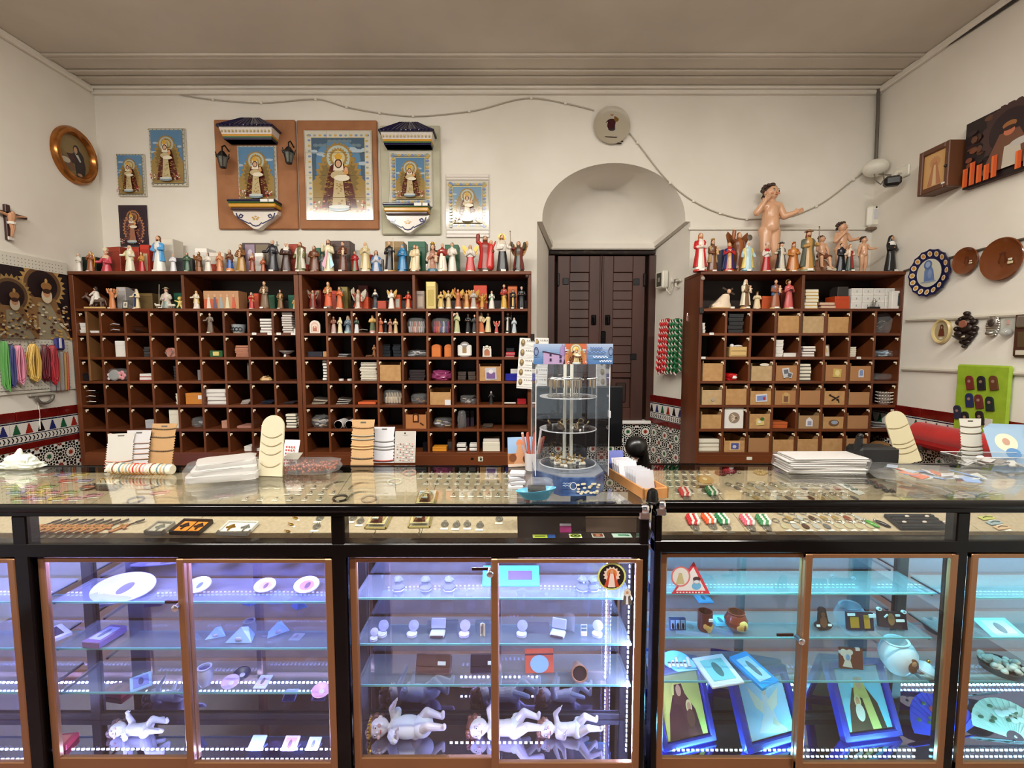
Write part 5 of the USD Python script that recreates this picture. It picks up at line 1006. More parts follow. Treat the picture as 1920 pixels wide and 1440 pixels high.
# bowls, dishes, plates
t=T('painted_bowl','grey painted bowl with dark arches, left cabinet, first pigeonhole row','bowl',(span(449,0,SY+.07)[0],SY+.07,floor_z(2)));t.part('bowl',lathe([(0,0),(.03,0),(.036,.01),(.043,.058),(.038,.058),(.03,.014),(0,.012)],28),M((150,156,160),.25));t.part('arch',cat(*[xf(ring_tube((0,0,0),.011,.003,12,5,'y'),V(0,-.0405,.026),RZ(a))for a in(-50,-20,10,40)]),M((34,34,40),.3));t.part('foot_ring',lathe([(0,0),(.04,0),(.03,.004),(0,.004)],24),M((180,150,110),.3))
t=T('compote_dish','white and brown footed dish, left cabinet, last column','dish',(span(537,0,SY+.07)[0],SY+.07,floor_z(3)));t.part('bowl',lathe([(0,.015),(.018,.018),(.046,.036),(.048,.04),(.044,.04),(.0,.024)],28),M((206,204,200),.25));t.part('foot',lathe([(0,0),(.026,0),(.022,.006),(.012,.016),(0,.018)],24),M((96,60,44),.3));t.part('price_tag',cb(-.006,.008,-.03,-.027,.001,.016,.001),WHITE)
t=T('shell_fan','tan scallop fan lying in the left cabinet, third row','fan',(span(496,0,SY+.05)[0],SY+.05,floor_z(4)),(0,0,0));t.part('shell',loft([[(x*1.0,y,z)for x,y,z in[(-.042,0,.002),(-.02,-.02,.002),(.03,-.015,.002),(.042,0,.002),(.03,.03,.002),(-.02,.03,.002)]],[(-.038,0,.012),(-.012,-.012,.03),(.02,-.01,.024),(.036,0,.006),(.02,.02,.022),(-.014,.02,.03)]]),M((196,160,106),.5));t.part('rib',cat(*[cap((-.04,-.002,.008),(.03*math.cos(q)*1,-.022+.01*abs(q),.012+.022*math.cos(q*1.2)),.002,.002,5)for q in np.linspace(-.7,.7,5)]),M((150,116,76),.5))
def fan_papers(px0,px1,r,label,cols,Y=None,n=5):
    Y=SY+.04 if Y is None else Y;x0,x1=span(px0,px1,Y);w=x1-x0;t=T('leaflet_pile',label,'leaflets',((x0+x1)/2,Y,floor_z(r)))
    for k in range(n):t.part('leaflet',xf(cb(-w*.42,w*.42,0,.12,0,.003,.0006),RY(-3+2.2*k),RZ(3*(k-n/2)),V(.004*(k-n/2),.002*k,.003+.0062*k)),M(cols[k%len(cols)],.5))
fan_papers(446,464,5,'fanned white leaflets, left cabinet, fourth row',[(214,206,196),(190,180,170)],n=4);fan_papers(580,612,5,'tidy pile of white and black booklets, fourth row beside the cabinet joint',[(206,196,176),(176,160,140),(70,60,54)],n=6);fan_papers(627,656,5,'sloping black and white cards, middle cabinet, fourth row, second column',[(222,218,206),(60,50,46)],n=6);fan_papers(632,653,3,'a few black and white slips, middle cabinet, second row',[(206,204,204),(40,40,44)],n=3)
fan_papers(577,600,3,'loose grey papers lying on the dark blue box',[(176,170,164),(150,146,146)],n=3)if False else None
fan_papers(482,508,5,'flat dark blue folders, left cabinet, fourth row',[(30,36,56),(24,28,44)],n=3);fan_papers(525,548,5,'flat dark wallets, left cabinet, fourth row, last column',[(44,36,40),(60,50,52)],n=2);fan_papers(684,700,3,'flat tan slips beside the wooden figurine',[(150,100,66),(120,80,54)],n=2);fan_papers(902,925,6,'thin grey sticks and slips at the bottom of an almost empty pigeonhole',[(70,56,50),(90,76,66)],n=2);fan_papers(1645,1682,6,'silver rods and cards, right cabinet, last column',[(170,168,166),(110,104,100)],n=5)
for k,px in enumerate((632,653)):
    x=span(px,0,SY+.02)[0];t=T('paper_roll',('left' if k==0 else 'right')+' rolled white paper showing a brown core, middle cabinet','roll',(x,SY+.0,floor_z(6)+.0285));t.part('roll',xf(lathe([(.0255,0),(.0285,.004),(.0285,.21),(.0255,.21),(.0255,0)],24),RX(-90)),M((214,208,206),.5));t.part('core',xf(lathe([(.021,.002),(.0254,.002),(.0254,.208),(.021,.208),(.021,.002)],24),RX(-90)),M((186,140,92),.7));t.part('string',tube([(.027,.02,0),(.034,.01,-.02)],.0015,5),WHITE)if k==0 else None
for k,(px,pw)in enumerate(((637,10),(653,10))):
    x=span(px,0,SY+.04)[0];one('tape_roll',lathe([(.008,0),(.016,0),(.016,.012),(.008,.012),(.008,0)],20).apply_translation([x,SY+.05,floor_z(4)]),M((214,210,204),.4),('left' if k==0 else 'right')+' small white tape roll, middle cabinet, third row','tape roll')
for k in range(4):
    x=span(1664,0,SY+.06)[0]
    again('doily',lambda t:(t.part('dish',lathe([(0,0),(.03,0),(.044,.014),(.046,.018),(.03,.012),(0,.01)],26),M((196,186,176),.4)),t.part('rim',cat(*[ell((.044*math.cos(q),.044*math.sin(q),.016),(.006,.006,.004),1)for q in np.arange(18)*math.pi/9]),M((222,214,202),.4))),'scalloped_dish',f'{NTH(k, 4)} scalloped cream dish of a stack, right cabinet, last column','dish',(x,SY+.06,floor_z(5)+k*.021),group='scalloped dishes in the right cabinet')
# icons and frames in the pigeonholes
def arch_poly(w,h):return unary_union([sbox(-w/2,0,w/2,h-w/2),ellp(0,h-w/2,w/2,w/2)])
t=T('arch_card','white arched plaque with a pink picture, middle cabinet, first pigeonhole','plaque',(span(591,0,SY+.03)[0],SY+.03,floor_z(2)));t.part('plaque',xf(up(prism(arch_poly(.066,.083),.012)),V(0,.012,0)),M((226,220,206),.4));a=Art();a.add(affinity.translate(arch_poly(.05,.064),0,.008),(214,176,160));a.add(affinity.translate(arch_poly(.036,.05),0,.010),(226,206,190));a.add(affinity.translate(arch_poly(.026,.036),0,.012),(176,110,90));a.add(ellp(0,.04,.006,.007),(226,190,160));t.part('picture',a.map(lambda v:v+[0,-.0003,0]),PRINT)
def dome(px,r,label,w,h,pic):
    t=T('ornate_ornament',label,'ornament',(span(px,0,SY+.04)[0],SY+.04,floor_z(r)));return t
t=dome(871,3,'white frame ornament with a round silvery dome, middle cabinet',0,0,0);t.part('front',cb(-.046,.046,-.006,.02,.006,.078,.006),M((226,224,218),.3));t.part('dome',ell((0,.012,.074),(.032,.022,.026)),M((176,170,166),.15,.3));t.part('picture',cb(-.013,.013,-.0085,-.0055,.026,.062,.001),M((150,124,80),.4));t.part('foot',lathe([(0,0),(.028,0),(.034,.008),(0,.009)],22),M((206,202,196),.3))
t=dome(913,3,'white baroque miniature altar frame, middle cabinet',0,0,0);t.part('frame',xf(up(prism(arch_poly(.056,.062).difference(affinity.translate(arch_poly(.034,.042),0,.008)),.014)),V(0,.014,0)),M((224,216,200),.4));t.part('column',cat(*[cap((s*.024,-.002,.004),(s*.024,-.002,.052),.005,.005)for s in(-1,1)]),M((228,222,208),.4));t.part('crest',cat(ell((0,0,.066),(.012,.006,.010),1),*[ell((s*.02,0,.062),(.007,.006,.009),1)for s in(-1,1)]),M((226,218,204),.4));t.part('picture',cb(-.018,.018,.004,.008,.008,.052,.001),M((176,110,80),.4));t.part('base',cb(-.03,.03,-.008,.016,0,.007,.002),M((222,214,200),.4))
# small dark goods
def glint(px,r,label,cols,Y=None,n=4,name='wire_trinket'):
    x=span(px,0,SY+.05)[0];t=T(name,label,'trinkets',(x,SY+.05,floor_z(r)))
    for k in range(n):t.part('tray' if k%2==0 else 'clip',xf(cb(-.028,.028,-.04,.04,0,.004,.0015),RZ(8*k-10),V(.002*k,0,.0045+.018*k))if k%2==0 else tube([(-.03,-.03,.018*k),(0,-.045,.018*k+.006),(.03,-.03,.018*k+.002)],.003,6),M(cols[k%len(cols)],.2,.3))
glint(225,2,'black trays with bright wire clips, left cabinet, first row',[(24,24,28),(200,200,204)]);glint(267,2,'glossy black trays, left cabinet, first row, third column',[(16,16,20),(40,40,46)],n=3);glint(186-14,5,'black trays with two silver clips, left cabinet, fourth row',[(22,20,24),(206,204,200)],n=6);glint(684,2,'grey leaf-shaped pouch between two small figurines',[(120,114,110),(150,146,140)],n=2)
t=T('wood_crate','little pale wooden drawer box with white scraps on top, right cabinet','box',(span(1381,0,SY+.05)[0],SY+.05,floor_z(3)));t.part('body',cb(-.057,.057,-.03,.07,0,.066,.003),M((196,160,100),.6));
for k in range(2):d_=t.part('drawer',cb(-.052,.052,-.033,-.029,.005+.031*k,.033+.031*k,.001),M((206,172,112),.6));t.part('drawer_line',cb(-.046,.046,-.0336,-.0328,.01+.031*k,.012+.031*k,.0003),M((120,90,50)),under=d_)
t.part('scrap',cat(ell((-.03,0,.072),(.014,.016,.014),1),ell((.01,0,.07),(.03,.02,.009),1)),M((224,222,218),.4))
t=T('wood_block','small wooden wedge box at the bottom right of the right cabinet','box',(span(1662,0,SY+.05)[0],SY+.05,floor_z(7)));t.part('body',loft([[(-.05,-.03,0),(.05,-.03,0),(.05,.05,0),(-.05,.05,0)],[(-.05,-.03,.03),(.05,-.03,.03),(.05,.05,.03),(-.05,.05,.03)],[(0,-.03,.06),(.03,-.03,.06),(.03,.05,.06),(0,.05,.06)]]),M((150,108,64),.6));t.part('groove',cb(-.045,.045,-.0308,-.0298,.026,.029,.0003),M((90,60,36)))
# loose price tags on the shelf edges
for k,(px,r,wh)in enumerate(((477,2,'under the white box stack'),(506,2,'just right of the white box stack tag'),(523,2,'under the slim greyish boxes'),(550,2,'at the cabinet joint'),(1334,2,'in the first hole, first row, right cabinet'),(1320,3,'in the first hole, second row, right cabinet'),(1612,3,'under the crumpled paper pads'))):
    x=span(px,0,SY-.002)[0];again('edge_tag',lambda t:(t.part('tag',cb(-.014,.014,-.0015,0,0,.015,.0004),WHITE),t.part('print_line',cb(-.009,.009,-.0019,-.0014,.006,.0085,.0002),M((150,150,150)))),'shelf_price_tag',f'white price tag on the shelf edge {wh}','price tag',(x,SY-.0005,ROWZ[r]-.004),group='price tags on shelf edges')
# ================================================================ on the walls
class Art2:  # patches kept as polygons, so that a print can be cut into tiles
    def __init__(s):s.items=[]
    def add(s,p,c):s.items.append((p,c));return s
    def art(s,clip=None,step=0.00022):
        a=Art(step)
        for p,c in s.items:
            q=p if clip is None else p.intersection(clip)
            if not q.is_empty and q.area>1e-8:a.add(q,c)
        return a
def madonna(W,H,border=.07,sky=(92,132,166),mantle=(88,36,28),gold=(158,126,66),ground=(152,128,78),dress=(192,174,132),edge=(206,200,184),band=(120,118,86),dark=False,arch=False,wide_border=0.0):
    a=Art2();R=random.Random(int(W*1e4));b=border*W
    a.add(sbox(0,0,W,H),edge);a.add(sbox(b*.25,b*.25,W-b*.25,H-b*.25),(70,66,60)if not dark else(60,40,50));a.add(sbox(b*.35,b*.35,W-b*.35,H-b*.35),edge if not dark else(52,30,44))
    if wide_border:
        w=wide_border*W
        for k in range(60):
            t=k/60*2*(W+H);x,z=(t,b+w/2)if t<W else(W-b-w/2,t-W)if t<W+H else(2*W+H-t,H-b-w/2)if t<2*W+H else(b+w/2,2*(W+H)-t)
            x,z=min(max(x,b+w*.3),W-b-w*.3),min(max(z,b+w*.3),H-b-w*.3)
            a.add(ellp(x,z,w*.32,w*.22,12),((120,140,186),(196,166,90),(150,160,150))[k%3])
        b+=w;a.add(sbox(b-.003,b-.003,W-b+.003,H-b+.003),(206,190,120))
    elif not dark:
        for k in range(44):
            t=(k+.5)/44*2*(W+H);x,z=(t,b*.65)if t<W else(W-b*.65,t-W)if t<W+H else(2*W+H-t,H-b*.65)if t<2*W+H else(b*.65,2*(W+H)-t)
            if 0<x<W and 0<z<H:a.add(ellp(x,z,b*.22,b*.22,8),band)
    w,h=W-2*b,H-2*b
    X=lambda u:b+u*w
    Z=lambda v:b+v*h
    f=sbox(b,b,W-b,H-b)
    def add(p,c):a.add(p.intersection(f),c)
    E=lambda u,v,ru,rv,n=24:ellp(X(u),Z(v),ru*w,rv*w,n)
    P=lambda*q:Polygon([(X(u),Z(v))for u,v in q])
    add(f,sky)
    if arch:
        add(f.difference(unary_union([E(.5,.72,.42,.34),sbox(X(.08),b,X(.92),Z(.72))])),(74,96,116))
        for k in range(10):add(E(.08+.09*k,.955 if 2<k<8 else.9,.05,.03),(110,130,140))
    if not dark:
        for k in range(9):add(E(R.uniform(0,1),R.uniform(.5,.85),R.uniform(.06,.14),.035),(170,186,196))
        add(P((0,0),(1,0),(1,.42),(.85,.52),(.15,.52),(0,.42)),ground)
    sp=[(.5+(.46 if k%2 else.385)*math.sin(q),.43+(.44 if k%2 else.37)*math.cos(q))for k,q in enumerate(np.arange(56)*math.pi/28)]
    add(P(*sp),gold);add(P(*[(.5+(u-.5)*.84,.43+(v-.43)*.86)for u,v in sp]),tuple(int(c*.82)for c in ground)if not dark else(70,44,52))
    hz=.735
    add(star(X(.5),Z(hz),.29*w,.245*w,28),gold);add(E(.5,hz,.225,.225),(176,186,176)if not dark else(60,40,40));add(star(X(.5),Z(hz),.19*w,.155*w,20),gold);add(E(.5,hz,.125,.125),(206,190,140)if not dark else(120,84,60))
    add(P((.5,.70),(.66,.62),(.76,.36),(.84,.06),(.16,.06),(.24,.36),(.34,.62)),mantle)
    for k in range(54):
        v=R.uniform(.08,.55);s=-1 if k%2 else 1;u=.5+s*R.uniform(.12,.30*(1.1-v*.6));add(E(u,v,.030,.014,10).difference(E(u+.008,v+.004,.02,.007,8)),gold)
    add(P((.44,.6),(.56,.6),(.60,.3),(.64,.06),(.36,.06),(.40,.3)),dress)
    for k in range(16):add(E(.5+R.uniform(-.07,.07),R.uniform(.08,.4),.02,.012,8),gold)
    add(E(.5,.50,.15,.085),dress);add(E(.57,.46,.15,.06),(226,216,190))
    add(P((.43,.74),(.57,.74),(.60,.56),(.40,.56)),(226,214,190));add(E(.5,.655,.072,.085),(70,46,34));add(E(.5,.652,.048,.062),(214,168,132))
    add(E(.482,.662,.008,.006,8),(50,32,26));add(E(.518,.662,.008,.006,8),(50,32,26));add(E(.5,.632,.014,.006,8),(170,90,76))
    add(P((.445,.71),(.43,.76),(.46,.775),(.5,.80),(.54,.775),(.57,.76),(.555,.71)),(206,160,60));add(E(.5,.83,.02,.02,8),(206,160,60))
    add(E(.645,.545,.045,.055),(206,150,90));add(E(.645,.58,.032,.04,12),(214,168,132));add(P((.61,.615),(.62,.645),(.645,.625),(.67,.645),(.68,.615)),(206,160,60))
    add(E(.5,.05,.2,.05),(120,140,150));add(E(.5,.075,.2,.035),(200,204,196))
    for k in range(26):add(E(.12+(.76 if k%2 else 0)+R.uniform(-.1,.1),R.uniform(.01,.16),.022,.018,8),((214,204,196),(170,52,46),(206,150,120))[k%3])
    return a
def wall_thing(name,label,category,x,z,side='back',off=0.0,group=None,kind=None):
    """A thing hung on a wall: its local x runs to the viewer's right, local -y points into the room."""
    if side=='back':return T(name,label,category,(x,BACK-off,z),(0,0,0),group=group,kind=kind)
    if side=='left':return T(name,label,category,(ROOM_L+off,x,z),(0,0,90),group=group,kind=kind)
    return T(name,label,category,(ROOM_R-off,x,z),(0,0,-90),group=group,kind=kind)
BY=3.285
def rect(px0,py0,px1,py1,Y=BY):
    a,b=at(px0,(py0+py1)/2,Y),at(px1,(py0+py1)/2,Y);c,d=at((px0+px1)/2,py0,Y),at((px0+px1)/2,py1,Y)
    return a[0],b[0],d[2],c[2]
def tile_panel(name,label,px0,py0,px1,py1,rot=0,th=.012,nx=0,ny=0,Y=BY,under=None,mat=GLAZE,**k):
    x0,x1,z0,z1=rect(px0,py0,px1,py1,Y);W,H=x1-x0,z1-z0
    t=wall_thing(name,label,'tile picture',x0,z0,off=.001)
    t.part('backing',cb(0,W,-th,0,0,H,.002),M((206,196,180),.5));art=madonna(W,H,**k)
    if nx:
        for i in range(nx):
            for j in range(ny):t.part('tile',art.art(sbox(W*i/nx+.0006,H*j/ny+.0006,W*(i+1)/nx-.0006,H*(j+1)/ny-.0006)).map(lambda v:v+[0,-th-.0003,0]),mat)
    else:t.part('picture',art.art().map(lambda v:v+[0,-th-.0003,0]),mat)
    return t,W,H
tile_panel('tile_picture','taller gold and blue devotional tile picture, upper right of the left pair',281,240,349,349)
tile_panel('tile_picture','smaller devotional tile picture of the left pair, hung lower and left',220,288,272,368)
tile_panel('dark_print','dark purple print with a glowing golden outline below the smaller tile picture',222,384,276,462,th=.006,mat=PRINT,dark=True,sky=(40,20,36),mantle=(74,32,44),gold=(176,116,74),ground=(60,30,40),dress=(156,104,80),edge=(44,22,36))
NAVY=M((30,26,62),.15);CERW=M((222,214,204),.2);CERY=M((206,150,50),.2);CERG=M((70,110,66),.2)
KRAFT=noise_mat('brown_board',(150,98,60),(164,110,70),8,.7);PALEB=noise_mat('pale_board',(176,172,146),(190,186,162),8,.7)
def shrine(name,label,bpx,ppx,roofpx,ledgepx,brackpx,bmat,lamps,wb):
    x0,x1,z0,z1=rect(*bpx);t=wall_thing(name,label,'ceramic wall shrine',x0,z0,off=.001);W,H=x1-x0,z1-z0
    t.part('board',cb(0,W,-.022,0,0,H,.006),bmat,'flat board behind the shrine')
    def loc(r):a,b,c,d=rect(*r,Y=3.25);return a-x0,b-x0,c-z0,d-z0
    a,b,c,d=loc(ppx);ar=madonna(b-a,d-c,wide_border=wb,border=.05)
    t.part('picture_slab',cb(a,b,-.032,-.0225,c,d,.002),CERW);t.part('picture',ar.art().map(lambda v:v+[a,-.0324,c]),GLAZE)
    a,b,c,d=loc(roofpx);h=d-c;p=t.part('roof',loft([[(a,-.14,c+h*.45),(b,-.14,c+h*.45),(b,-.0225,c+h*.45),(a,-.0225,c+h*.45)],[(a,-.14,c+h*.52),(b,-.14,c+h*.52),(b,-.0225,c+h*.52),(a,-.0225,c+h*.52)],[(a+(b-a)*.33,-.06,d),(b-(b-a)*.33,-.06,d),(b-(b-a)*.33,-.0225,d),(a+(b-a)*.33,-.0225,d)]]),NAVY,'navy glazed tiled roof')
    n=13
    for k in range(n):
        u=(k+.5)/n;xb=a+(b-a)*u;xt=a+(b-a)*(.33+.34*u);t.part('roof_tile',cap((xb,-.143,c+h*.47),(xt,-.062,d),.0085*(b-a)/.33,.004,7),NAVY,under=p)
    q=t.part('cornice',loft([[(a+.03,-.10,c),(b-.03,-.10,c),(b-.03,-.0225,c),(a+.03,-.0225,c)],[(a+.012,-.13,c+h*.44),(b-.012,-.13,c+h*.44),(b-.012,-.0225,c+h*.44),(a+.012,-.0225,c+h*.44)]]),CERW,'cream cornice with banded edges')
    for f0,f1,m in((.0,.07,NAVY),(.07,.12,CERG),(.12,.19,CERY)):g0,g1=f0/.44,f1/.44;t.part('band',loft([[(a+.03-.018*g-.001,-.10-.03*g-.0015,c+h*.44*g),(b-.03+.018*g+.001,-.10-.03*g-.0015,c+h*.44*g),(b-.03+.018*g+.001,-.0226,c+h*.44*g),(a+.03-.018*g-.001,-.0226,c+h*.44*g)]for g in(g0,g1)]),m,under=q)
    t.part('dentil',cat(*[cb(a+.02+(b-a-.04)*k/14+.004,a+.02+(b-a-.04)*k/14+.013,-.128,-.12,c+h*.25,c+h*.33,.001)for k in range(14)]),M((196,176,120),.3),under=q)
    a,b,c,d=loc(ledgepx);h=d-c;p=t.part('ledge',cb(a,b,-.12,-.0225,d-h*.22,d,.004),NAVY,'banded ceramic ledge')
    t.part('band',cb(a+.004,b-.004,-.115,-.0226,d-h*.36,d-h*.22,.003),CERG,under=p);t.part('band',cb(a+.006,b-.006,-.11,-.0226,d-h*.78,d-h*.36,.006),CERY,under=p);t.part('band',cb(a+.016,b-.016,-.10,-.0226,c,d-h*.78,.003),M((60,30,40),.2),under=p)
    t.part('price_tag',cb(b-.1,b-.05,-.1215,-.1195,d-h*.3,d-.001,.0005),WHITE,under=p);t.part('price_tag',cb(b-.045,b-.01,-.1215,-.1195,d-h*.3,d-.001,.0005),WHITE,under=p)
    a,b,c,d=loc(brackpx);m_=(a+b)/2;w=(b-a)/2;h=d-c;pr=[(-1,1),(1,1),(.95,.8),(.7,.55),(.42,.3),(.12,.02),(0,0),(-.12,.02),(-.42,.3),(-.7,.55),(-.95,.8)]
    br=Polygon([(m_+u*w,c+v*h)for u,v in pr]);k=t.part('bracket',xf(up(prism(br,.05)),V(0,-.0225,0)),CERW,'white bracket with blue scrolls');A=Art()
    for s in(-1,1):
        sc=LineString([(m_+s*w*u,c+h*v)for u,v in((.85,.85),(.80,.66),(.62,.62),(.56,.74),(.66,.8),(.72,.72))]).buffer(.0045);A.add(sc,(34,36,84));A.add(LineString([(m_+s*w*u,c+h*v)for u,v in((.78,.6),(.5,.42),(.3,.3))]).buffer(.004),(34,36,84))
        A.add(LineString([(m_+s*w*u,c+h*v)for u,v in((.26,.34),(.14,.2),(0,.16))]).buffer(.004),(34,36,84))
    for u,v in((-.12,.62),(0,.68),(.12,.62),(-.06,.54),(.06,.54)):A.add(ellp(m_+u*w,c+v*h,.008,.006,8),(190,150,70))
    t.part('painted_scroll',A.map(lambda v:v+[0,-.0728,0]),GLAZE,under=k)
    for lx,ly in lamps:
        X,_,Z=at(lx,ly,3.18);X-=x0;Z-=z0;IR=M((30,24,24),.4,.4);y=-.10
        s=-1 if X<W/2 else 1
        l=t.part('lantern',cat(tube([(X-s*.0,-.023,Z+.08),(X,-.07,Z+.10),(X,y,Z+.08),(X,y,Z+.05)],.005,6),lathe([(.0,Z+.055),(.012,Z+.05),(.034,Z+.02),(.034,Z+.014),(0,Z+.014)],6,(X,y,0)),lathe([(0,Z-.06),(.016,Z-.06),(.02,Z-.052),(0,Z-.052)],6,(X,y,0)),*[tube([(X+.033*math.cos(q),y+.033*math.sin(q),Z+.014),(X+.018*math.cos(q),y+.018*math.sin(q),Z-.055)],.0035,5)for q in np.arange(6)*math.pi/3],*[cap((X+.04*math.cos(q),y+.04*math.sin(q),Z+.015),(X+.045*math.cos(q),y+.045*math.sin(q),Z+.03),.004,.003,5)for q in np.arange(6)*math.pi/3]),IR,'black iron wall lantern');t.part('lantern_glass',lathe([(.0,Z-.05),(.015,Z-.05),(.029,Z+.012),(0,Z+.012)],6,(X,y,0)),M((120,130,120),.15,alpha=.6),under=l)
shrine('wall_shrine','blue-roofed ceramic wall shrine with two iron lanterns on a brown board',(406,225,557,430),(444,271,517,378),(420,223,524,268),(436,379,526,397),(441,397,525,431),KRAFT,((414,296),(539,288)),0)
shrine('wall_shrine','smaller blue-roofed ceramic wall shrine on a pale greenish board, without lanterns',(714,236,826,440),(728,281,810,386),(716,231,818,278),(722,386,808,405),(726,405,806,438),PALEB,(),.12)
def big_panel():
    x0,x1,z0,z1=rect(560,226,709,430);t=wall_thing('tiled_picture','largest tile picture, of twelve tiles, on a brown board between the shrines','tile picture',x0,z0,off=.001)
    t.part('board',cb(0,x1-x0,-.022,0,0,z1-z0,.006),KRAFT,'brown board');a,b,c,d=rect(571,243,698,412,3.26);ar=madonna(b-a,d-c,arch=True,wide_border=.07,border=.04);W,H=b-a,d-c
    for i in range(3):
        for j in range(4):t.part('tile',ar.art(sbox(W*i/3+.0007,H*j/4+.0007,W*(i+1)/3-.0007,H*(j+1)/4-.0007)).map(lambda v:v+[a-x0,-.0305,c-z0]),GLAZE)
    t.part('tile_bed',cb(a-x0,b-x0,-.030,-.0225,c-z0,d-z0,.001),M((150,140,120),.6))
big_panel()
t,W,H=tile_panel('tiled_picture','pale glossy tile picture with capped top strip, nearest the arch',836,337,917,432,wide_border=.12,border=.05,sky=(120,150,172),mantle=(104,60,44),ground=(176,160,116))
for z0,z1 in((H+.001,H+.016),(H+.017,H+.038),(-.024,-.001),(-.046,-.025)):t.part('edging_tile',cb(0,W,-.014,0,z0,z1,.003),CERW)
# round plate with a painted musician
x0,x1,z0,z1=rect(1113,199,1181,272);t=wall_thing('wall_plate','round cream wall plate painted with a guitar player, high above the arch','plate',(x0+x1)/2,(z0+z1)/2,off=.001);r=(x1-x0)/2
t.part('dish',xf(lathe([(0,0),(r*.55,0),(r*.9,.016),(r,.022),(r,.027),(r*.88,.022),(r*.7,.017),(0,.015)],40),RX(90)),M((176,166,146),.3));A=Art();q=r/.126*1.22
LN=lambda pts,w:LineString([(x*q,z*q)for x,z in pts]).buffer(w*q)
A.add(unary_union([LN([(-.012,-.055),(-.008,.005)],.011),LN([(.010,-.06),(.008,.005)],.011)]),(44,50,56));A.add(unary_union([LN([(-.004,.0),(.004,.04)],.022),LN([(-.012,.035),(-.045,.018)],.008)]),(58,20,26));A.add(LN([(.02,.03),(.05,.072)],.005),(96,70,40));A.add(ellp(.026*q,.04*q,.014*q,.02*q),(120,86,40));A.add(ellp(0,.064*q,.011*q,.012*q),(150,110,90));A.add(unary_union([ellp(-.002*q,.076*q,.022*q,.005*q),ellp(-.002*q,.082*q,.011*q,.012*q)]),(30,20,20));A.add(LN([(-.04,-.062),(.04,-.066)],.003),(60,50,40))
for k in range(2):A.add(LN([(-.06+.012*k,-.073-.013*k),(.012,-.082-.013*k),(.064-.01*k,-.088-.012*k)],.0032),(40,30,28))
t.part('painted_figure',A.map(lambda v:v+[0,-.0156,0]),GLAZE)
# ---- cables, conduits, devices
CABLE=M((176,168,150),.5);WPL=M((226,222,208),.4)
def wire(name,label,pts,r,m,Y=3.292,side=None,cat_='cable',clips=0):
    P=np.array([at(x,y,Y)if side is None else atx(x,y,side)for x,y in pts]);tt=np.linspace(0,len(P)-1,(len(P)-1)*6+1)
    from scipy.interpolate import PchipInterpolator
    d=np.r_[0,np.cumsum(np.linalg.norm(np.diff(P,axis=0),axis=1))];u=np.linspace(0,d[-1],len(P)*6);Q=np.stack([PchipInterpolator(d,P[:,k])(u)for k in range(3)],1)
    t=T(name,label,cat_);t.part('wire',tube(Q,r,7),m)
    if clips:t.part('clip',cat(*[cb(p[0]-.008,p[0]+.008,Y-.008,Y+.007,p[2]-.008,p[2]+.008,.002)for p in P[1:-1]]),WPL)
wire('sagging_cable','thin cable drooping across the back wall from left corner to round plate',[(330,176),(400,187),(490,193),(592,186),(650,201),(712,212),(775,218),(880,209),(996,184),(1060,194),(1114,207)],.0042,CABLE,clips=1)
wire('sagging_cable','thin cable running from the round plate down right and up to the corner',[(1180,249),(1195,268),(1256,343),(1300,377),(1350,400),(1400,411),(1470,408),(1530,387),(1600,337),(1640,306)],.0042,CABLE,clips=1)
wire('wall_conduit','straight thin conduit under the cornice of the back wall',[(180,170),(700,167),(1200,169),(1640,173)],.005,M((140,130,114),.5))
wire('corner_cable','dark cable coming down the right corner of the back wall',[(1647,166),(1645,230),(1642,305)],.011,M((96,88,78),.5),Y=3.27)
wire('ceiling_cable','black cable along the right wall just below the ceiling',[(1652,164),(1740,108),(1830,49),(1916,-8)],.009,M((40,34,32),.5),side=ROOM_R-.012)
for k,(pts,lab)in enumerate((([(1695,508),(1800,478),(1926,446)],'upper dark cable line crossing behind the plates on the right wall'),([(1700,600),(1800,596),(1926,589)],'middle white trunking on the right wall, above the oval plaques'),([(1692,692),(1800,696),(1926,701)],'lower white trunking on the right wall, behind the green board'))):
    wire('wall_trunking',lab,pts,.006 if k==0 else.011,M((90,80,66),.5)if k==0 else M((206,200,184),.4),side=ROOM_R-.009)
x0,x1,z0,z1=rect(1291,426,1640,431,3.29);one('wall_trunking',cb(x0,x1,BACK-.014,BACK-.0005,z0,z1,.003),WPL,'long horizontal white trunking behind the nude child statue','cable trunking')
x0,x1,z0,z1=rect(1624,385,1648,428,3.28);t=wall_thing('alarm_sensor','white oblong alarm sensor at the right end of the white trunking','sensor',(x0+x1)/2,z0,off=.0);w=(x1-x0)/2;h=z1-z0
t.part('housing',cb(-w,w,-.05,-.0005,0,h,.02),WPL);t.part('lens',cb(-w*.35,w*.3,-.053,-.049,h*.35,h*.78,.004),M((200,200,206),.1));t.part('led',ell((0,-.052,h*.86),(.006,.003,.006),1),BLACK);t.part('lower_lip',cb(-w*.9,w*.9,-.045,-.0005,-.012,.004,.004),M((110,90,70),.4))
p=at(1655,315,3.2);t=T('siren_box','white rounded junction box in the right corner with hanging wires','junction box',(min(p[0],ROOM_R-.075),3.2,p[2]));t.part('cover',ell((0,0,0),(.072,.075,.055)),WPL);t.part('wire_loop',cat(tube([(-.03,-.03,-.05),(-.02,-.04,-.10),(.01,-.04,-.12),(.03,-.04,-.09),(.03,-.03,-.04)],.004,6),tube([(.0,-.03,-.05),(.05,-.04,-.06),(.09,-.04,-.06)],.004,6)),M((110,104,92),.5))
